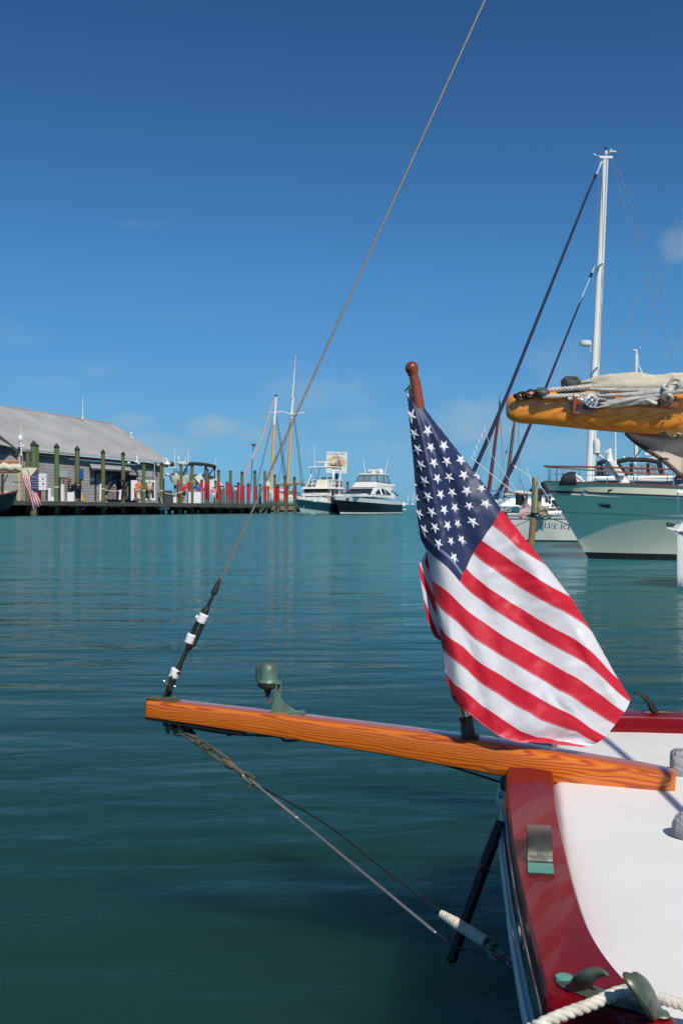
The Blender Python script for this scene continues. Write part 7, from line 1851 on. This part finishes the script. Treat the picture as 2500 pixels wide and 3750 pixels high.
# trunk cabin and superstructure
obj('trunk_cabin', rbox(W, L_-8.5, L_-3.2, -1.15, 1.15, 1.05, 1.56, 0, .35, .12), M['cream'], ty, bevel=.05)
obj('deck_hatch', rbox(W, L_-4.7, L_-4.1, -.6, .2, 1.56, 1.62), M['white'], ty, bevel=.01)
cvm = MB(); rr = []
for k in range(14):
    f_ = k/13; x = 2226 + 250*f_; yt = 1786 - 24*math.sin(min(1,f_*1.6)*math.pi/2) + 3*math.sin(f_*11); D1 = YD - .5
    rr.append([P(x,1800,D1-.4), P(x,(yt+1800)/2,D1-.45), P(x,yt,D1), P(x,(yt+1800)/2,D1+1.0), P(x,1800,D1+1.1)])
obj('covered_dinghy', MB().loft(rr, True, True), M['navy_cloth'], ty, smooth='full')
bg = MB(); rr = []
for k in range(9):
    f_ = k/8; x = 2046 + 60*f_; hh = 44*math.sin(math.acos(1-min(1,f_*1.3)) if f_*1.3 < 1 else math.pi/2)
    rr.append([P(x,1778,YD-.7), P(x,1773-hh,YD-.65), P(x,1771-hh,YD+.2), P(x,1775,YD+.6)])
obj('black_cover', MB().loft(rr, True, True), M['black_cloth'], ty, smooth='full')
obj('anchor_gear', MB().prism([P(2104,1738,YD-.3), P(2128,1745,YD-.3), P(2140,1774,YD-.3), P(2112,1774,YD-.3)], (0,.2,0)).tube([P(2104,1740,YD-.5), P(2140,1768,YD-.5)], .03, 6), M['offwhite'], ty, bevel=.01)
# flybridge boat behind: second motor yacht with black enclosure
YB = 27.0
def Z(px, py, d=0): return P(px, py, YB + d)
fy = thing('flybridge_boat', 'white motor boat with black canvas top and clear screens behind the cream yacht', 'motor boat', (Z(2350,HOR).x, YB, 0))
obj('bridge_deck', MB().loft([[Z(2170,1746,-1.2),Z(2176,1758,-1.2),Z(2176,1758,1),Z(2170,1746,1)],[Z(2476,1742,-1.2),Z(2462,1764,-1.2),Z(2462,1764,1),Z(2476,1742,1)]], True, True), M['white'], fy, bevel=.02)
obj('cabin_window', MB().prism([Z(2180,1760,-1.0), Z(2300,1760,-1.0), Z(2290,1778,-1.0), Z(2180,1780,-1.0)], (0,1.5,0)), M['glass'], fy)
obj('cabin', MB().prism([Z(2270,1760,-1.05), Z(2480,1764,-1.05), Z(2480,1830,-1.05), Z(2180,1830,-1.05), Z(2200,1790,-1.05)], (0,2,0)), M['white'], fy)
tp_ = MB(); rr = []
for x, y in ((2183,1692),(2210,1683),(2250,1686),(2298,1676),(2360,1677),(2418,1686),(2420,1694)):
    rr.append([Z(x,y,-1.1), Z(x,y-2,0), Z(x,y,1.1), Z(x,y+14,1.1), Z(x,y+8,0), Z(x,y+15,-1.1)])
obj('canvas_top', MB().loft(rr, True, True), M['black_cloth'], fy, smooth='full')
for (a_,b_,c_,d_) in (((2205,1738),(2258,1740),(2250,1700),(2200,1704)),((2292,1740),(2312,1740),(2306,1698),(2270,1700)),((2316,1740),(2370,1740),(2368,1698),(2312,1698)),((2374,1741),(2416,1742),(2404,1700),(2374,1699)),((2424,1742),(2446,1742),(2416,1700),(2414,1700))):
    obj('clear_screen', MB().prism([Z(*p,-1.1) for p in (a_,b_,c_,d_)], (0,.015,0)), M['clear'], fy)
fm_ = MB()
for a_ in ((2200,1700,2206,1740),(2262,1698,2296,1740),(2256,1698,2290,1742),(2310,1696,2313,1740),(2371,1696,2372,1741),(2408,1694,2421,1743),(2416,1694,2426,1743)): fm_.tube([Z(a_[0],a_[1],-1.12), Z(a_[2],a_[3],-1.12)], .035, 6)
obj('screen_frame', fm_, M['black'], fy)
fp = MB()
for a_ in ((2316,1700,2340,1738),(2346,1702,2350,1738),(2382,1698,2402,1740),(2400,1704,2372,1738),(2226,1704,2240,1718),(2310,1694,2350,1640)): fp.tube([Z(a_[0],a_[1],-.9), Z(a_[2],a_[3],-.9)], .018, 5)
obj('top_struts', fp, M['chrome'], fy)
obj('radar_arch', MB().prism([Z(2221,1683,-1.3), Z(2244,1682,-1.3), Z(2290,1742,-1.3), Z(2264,1744,-1.3)], (0,.3,0)).prism([Z(2276,1760,-1.3), Z(2300,1760,-1.3), Z(2310,1771,-1.3), Z(2268,1771,-1.3)], (0,.3,0)), M['white'], fy, bevel=.02)
sd_ = MB().lathe([(.075,-.16),(.085,-.05),(.09,.05),(.075,.14),(.001,.19)], Z(2183,1633,-1), (0,0,1), 16); sd_.lathe([(.05,-.2),(.10,-.17),(.10,-.15)], Z(2183,1633,-1), (0,0,1), 12)
sd_.tube(catmull([Z(2182,1648,-1), Z(2182,1660,-1), Z(2192,1668,-1), Z(2212,1680,-1)],4), .035, 8)
obj('satellite_dome', sd_, M['white'], fy, smooth=True)
ra = MB().lathe([(.10,-.30),(.105,-.18),(.07,-.02),(.05,.08)], Z(2230,1664,-1.1), (0,0,1), 14); ra.sphere(Z(2231,1650,-1.1), .05, 10, 6); ra.tube([Z(2216,1658,-1.1), Z(2228,1650,-1.1)], .03, 6); ra.tube([Z(2222,1650,-1.1), Z(2234,1655,-1.1)], .035, 8)
obj('searchlight', ra, M['white'], fy, smooth=True)
an_ = MB().tube([Z(2252,1705,-1.2), Z(2252,1688,-1.2), Z(2251,1580,-1.2)], [.035,.022,.018], 8); an_.tube([Z(2327,1676,-.5), Z(2326,1600,-.5)], [.05,.04], 8); an_.tube([Z(2320,1677,-.5), Z(2327,1668,-.5)], .03, 6)
an_.box((-.08,-.05,-.03),(.08,.05,.03), c=Z(2369,1663,-.5)); an_.tube([Z(2366,1680,-.5), Z(2366,1662,-.5)], .016, 5); an_.tube([Z(2379,1680,-.5), Z(2380,1662,-.5)], .016, 5); an_.sphere(Z(2282,1675,-.5), .035, 8, 6); an_.sphere(Z(2395,1682,-.5), .09, 8, 6); an_.tube([Z(2437,1726,-.5), Z(2436,1705,-.5)], .02, 5)
obj('antenna', an_, M['mast_white'], fy, smooth=True)
obj('helm_seat', MB().tube([Z(2304,1738,-.6), Z(2304,1718,-.6)], [.09,.07], 10), M['grey_panel'], fy, smooth=True)
obj('dark_cover', MB().tube([Z(2482,1735,-1.3), Z(2490,1745,-1.3), Z(2496,1770,-1.3)], [.10,.16,.20], 10), M['navy_cloth'], fy, smooth=True)
obj('hull', MB().loft([[Z(2150,1800,-.5),Z(2170,1880,0)],[Z(2200,1800,-1.2),Z(2210,1880,-.9)],[Z(2600,1800,-1.2),Z(2600,1880,-.9)]], False, False), M['white'], fy, solid=.1)
# steel hand rail nearest the right edge and the white dinghy below it
ND = 14.6
def N_(px, py, d=0): return P(px, py, ND + d)
dg = thing('white_boat', 'white boat corner with a small steel bow roller and rail at the right edge', 'boat', (N_(2490,HOR).x, ND, 0))
rr = []
for x, d in ((2476,0),(2479,-.004),(2500,-.02),(2700,-.10)):
    rr.append([N_(x+2,2160,d), N_(x+1,2100,d), N_(x,1960,d), N_(x+1 if x > 2480 else x,1948,d)])
obj('topside', MB().loft(rr, False, False), M['white'], dg, smooth=True, solid=.03)
obj('bottom', MB().loft([[N_(x,2158,d), N_(x+4,2185,d+.1)] for x, d in ((2478,.02),(2481,.015),(2502,.0),(2700,-.08))], False, False), M['boot'], dg, solid=.03)
obj('coaming', MB().loft([[N_(2476,1948,.0), N_(2497,1914,.2), N_(2510,1914,1.2)],[N_(2700,1952,-.6), N_(2700,1918,-.2), N_(2700,1918,1.2)]], False, False), M['white'], dg, solid=.02)
obj('foredeck', MB().prism([N_(2441,1931,-.1), N_(2480,1941,-.1), N_(2496,1920,.4), N_(2462,1918,.4)], (0,0,-.02)), M['white'], dg, bevel=.004)
obj('bow_underside', MB().loft([[N_(2450,1935,-.1), N_(2455,1934,.3)],[N_(2462,1944,-.1), N_(2470,1944,.3)],[N_(2478,1958,-.1), N_(2484,1956,.3)]], False, False), M['palehull'], dg, solid=.01)
obj('bow_roller', MB().lathe([(.012,-.03),(.028,-.028),(.032,0),(.028,.028),(.012,.03)], N_(2446,1920,-.05), (0,1,0), 14).prism([N_(2446,1914,.0), N_(2476,1918,.0), N_(2462,1930,.0), N_(2448,1930,.0)], (0,.05,0)), M['steel_dark'], dg, smooth=True)
rl = MB().tube(catmull([N_(2480,1921,.1), N_(2480,1860,.1), N_(2480,1808,.1), N_(2484,1801,.1), N_(2520,1802,.1), N_(2700,1806,.1)],4), .0095, 8); rl.tube([N_(2481,1868,.1), N_(2700,1872,.1)], .004, 5)
obj('rail', rl, M['chrome'], dg, smooth=True)
obj('side_strip', MB().tube([N_(2481,1951,-.03), N_(2500,1951,-.045), N_(2700,1953,-.13)], .008, 6), M['steel_dark'], dg)
obj('blue_panel', MB().prism([N_(2492,2135,-.04), N_(2520,2136,-.05), N_(2520,2150,-.05), N_(2492,2148,-.04)], (0,-.01,0)), M['grey_stripe'], dg)

# ---------------------------------------------------------------- boat at the left edge with sail and flag
ED = 88
def X_(px, py, d=0): return P(px, py, ED + d)
lb = thing('left_sailboat', 'dark hulled wooden boat stern with furled cream sail at the left edge', 'sailboat', (X_(-10,HOR).x, ED, 0))
rr = []
for x, yt, yb, hw in ((66,1798,1802,.1),(62,1799,1830,.7),(40,1806,1862,1.3),(0,1813,1885,1.6),(-60,1816,1892,1.7)):
    rr.append([X_(x,yt,hw*1.2), X_(x,(yt*2+yb)/3,hw*1.0), X_(x-3,yb,.2), X_(x-3,yb,-.2), X_(x,(yt*2+yb)/3,-hw), X_(x,yt,-hw*1.2)])
obj('hull', MB().loft(rr, True, True), mat('dark_maroon_hull', (.025,.012,.016), .35), lb, smooth=True)
obj('rail_cap', MB().tube([X_(-60,1814,-2.1), X_(0,1811,-2.0), X_(40,1804,-1.6), X_(60,1798,-.9), X_(67,1796,0)], .07, 6), M['mahog'], lb)
obj('cream_deck', MB().prism([X_(-40,1810,0), X_(20,1806,0), X_(38,1800,0), X_(0,1796,0), X_(-40,1796,0)], (0,1,0)), M['cream'], lb)
obj('spar', MB().tube([X_(-60,1688,-.3), X_(70,1692,-.3)], .08, 8), mat('orange_boom', (.45,.17,.05), .5), lb, smooth=True)
obj('boom', MB().tube([X_(-60,1728,-.3), X_(70,1726,-.3)], .14, 8), M['mahog_light'], lb, smooth=True)
rr = []
for k in range(13):
    f_ = k/12; x = -50 + 130*f_; yc = 1706 + 8*f_ + 3*math.sin(k*1.7); hh = .30 + .07*math.sin(k*2.3)
    rr.append([X_(x,yc,-.3) + Vector((0,math.cos(2*math.pi*j/10)*.3,math.sin(2*math.pi*j/10)*hh)) for j in range(10)])
obj('furled_sail', MB().loft(rr, True, True), M['canvas'], lb, smooth='full')
hs_ = MB().prism([X_(78,1714,-.7), X_(100,1712,-.75), X_(138,1714,-.7), X_(128,1728,-.8), X_(114,1748,-.85), X_(98,1742,-.8), X_(80,1735,-.75)], (0,.12,0)); hs_.prism([X_(100,1712,-.9), X_(138,1715,-.9), X_(112,1747,-1.0)], (0,.06,0))
obj('sail_head', hs_, M['canvas'], lb, bevel=.03)
ms_ = MB()
for x in (8, 14): ms_.tube([X_(x,1735,-.5), X_(x-2,1810,-.5)], .07, 6)
for k in range(5): ms_.tube([X_(-20,1740+k*14,-.5), X_(12,1745+k*14,-.5)], .02, 4)
ms_.tube([X_(30,1738,-.4), X_(14,1770,-.4)], .05, 5); ms_.tube([X_(46,1765,-.3), X_(80,1768,-.3)], .03, 4)
obj('rigging', ms_, M['rig_dark'], lb)
small_flag('left_flag', 'United States flag hanging limp below the cream sail at the left edge', [(142,1726),(78,1732),(80,1762),(142,1800)], (1.,1.), 87.2, starsN=4) if False else None
# hanging flag: canton at the upper right, stripes trailing down to the right
lf = thing('hanging_flag', 'United States flag hanging limp below the cream sail at the left edge', 'flag', X_(110,1740,-1.2))
def lfq(name, pts, m): return obj(name, MB().prism([X_(x,y,-1.2 - .15*math.sin(x*.2+y*.1)) for x, y in pts], (0,.03,0)), m, lf)
lfq('canton', [(112,1744),(122,1738),(140,1728),(142,1795),(116,1794),(113,1760)], M['fs_blue'])
sm = MB()
for r_ in range(6):
    for c_ in range(4):
        x = 118 + c_*6.3 + (3 if r_ % 2 else 0); y = 1741 + r_*9 + (6-c_*2 if r_ == 0 else 0)
        if x > 140 or y > 1793: continue
        q = X_(x,y,-1.42); sm.prism([q + Vector((math.cos(R(90+36*k))*.042*(1 if k % 2 == 0 else .42), 0, math.sin(R(90+36*k))*.042*(1 if k % 2 == 0 else .42))) for k in range(10)], (0,-.01,0))
o = obj('stars', sm, M['fs_white'], lf); o['kind'] = 'stuff'
L0 = [(80,1738),(84,1752),(92,1775),(104,1800),(110,1830),(119,1871)]      # left edge going down
R0 = [(113,1745),(114,1760),(118,1780),(136,1806),(150,1830),(157,1846)]   # right edge
nS = 9
for k in range(nS):
    a0, a1 = k/nS, (k+1)/nS
    pts = [(l[0]+(r_[0]-l[0])*a0, l[1]+(r_[1]-l[1])*a0) for l, r_ in zip(L0,R0)] + [(l[0]+(r_[0]-l[0])*a1, l[1]+(r_[1]-l[1])*a1) for l, r_ in reversed(list(zip(L0,R0)))]
    n_h = len(L0); fr = MB(); top_ = pts[:n_h]; bot = list(reversed(pts[n_h:]))
    fr.loft([[X_(x,y,-1.2-.12*math.sin(i*1.3+k*.9)) for i,(x,y) in enumerate(top_)], [X_(x,y,-1.2-.12*math.sin(i*1.3+(k+1)*.9)) for i,(x,y) in enumerate(bot)]], False, False)
    obj('stripe', fr, M['fs_red'] if k % 2 == 0 else M['fs_white'], lf, smooth='full', solid=.01)
for k in range(5):
    x0 = 116 + k*5.2; obj('stripe', MB().prism([X_(x0,1795,-1.1), X_(x0+5.2,1795,-1.1), X_(x0+5.2,1818-k,-1.1), X_(x0,1812,-1.1)], (0,.02,0)), M['fs_red'] if k % 2 == 0 else M['fs_white'], lf)

# ---------------------------------------------------------------- separate pieces of one kind become objects of their own
def split_loose(o):
    me = o.data; n = len(me.vertices); par = list(range(n))
    def fd(a):
        while par[a] != a: par[a] = par[par[a]]; a = par[a]
        return a
    for e in me.edges:
        a, b = fd(e.vertices[0]), fd(e.vertices[1]); par[a] = b
    groups = {}
    for p in me.polygons: groups.setdefault(fd(p.vertices[0]), []).append(p)
    if len(groups) < 2: return
    sm = [p.use_smooth for p in me.polygons]
    for k, (g, polys) in enumerate(groups.items()):
        idx = {}; vs = []; fs = []
        for p in polys:
            f = []
            for v in p.vertices:
                if v not in idx: idx[v] = len(vs); vs.append(tuple(me.vertices[v].co))
                f.append(idx[v])
            fs.append(f)
        m2 = bpy.data.meshes.new(o.name.split('.')[0]); m2.from_pydata(vs, [], fs); m2.update()
        for m_ in me.materials: m2.materials.append(m_)
        if sm and sm[0]: m2.shade_smooth(); m2.set_sharp_from_angle(angle=R(38))
        if k == 0: keep = m2; continue
        c = o.copy(); c.data = m2; COL.objects.link(c)
    o.data = keep
SPLIT = {'clevis','spar_cable','plug','outrigger','spreader','anchor_gear','antenna','stay','shroud','rigging','top_struts','vent','bobstay_cover','fender_block','deck_bag','stay_foil','furler_drum'}
for o in list(bpy.data.objects):
    if o.type == 'MESH' and o.name.split('.')[0] in SPLIT and o.parent is not None: split_loose(o)
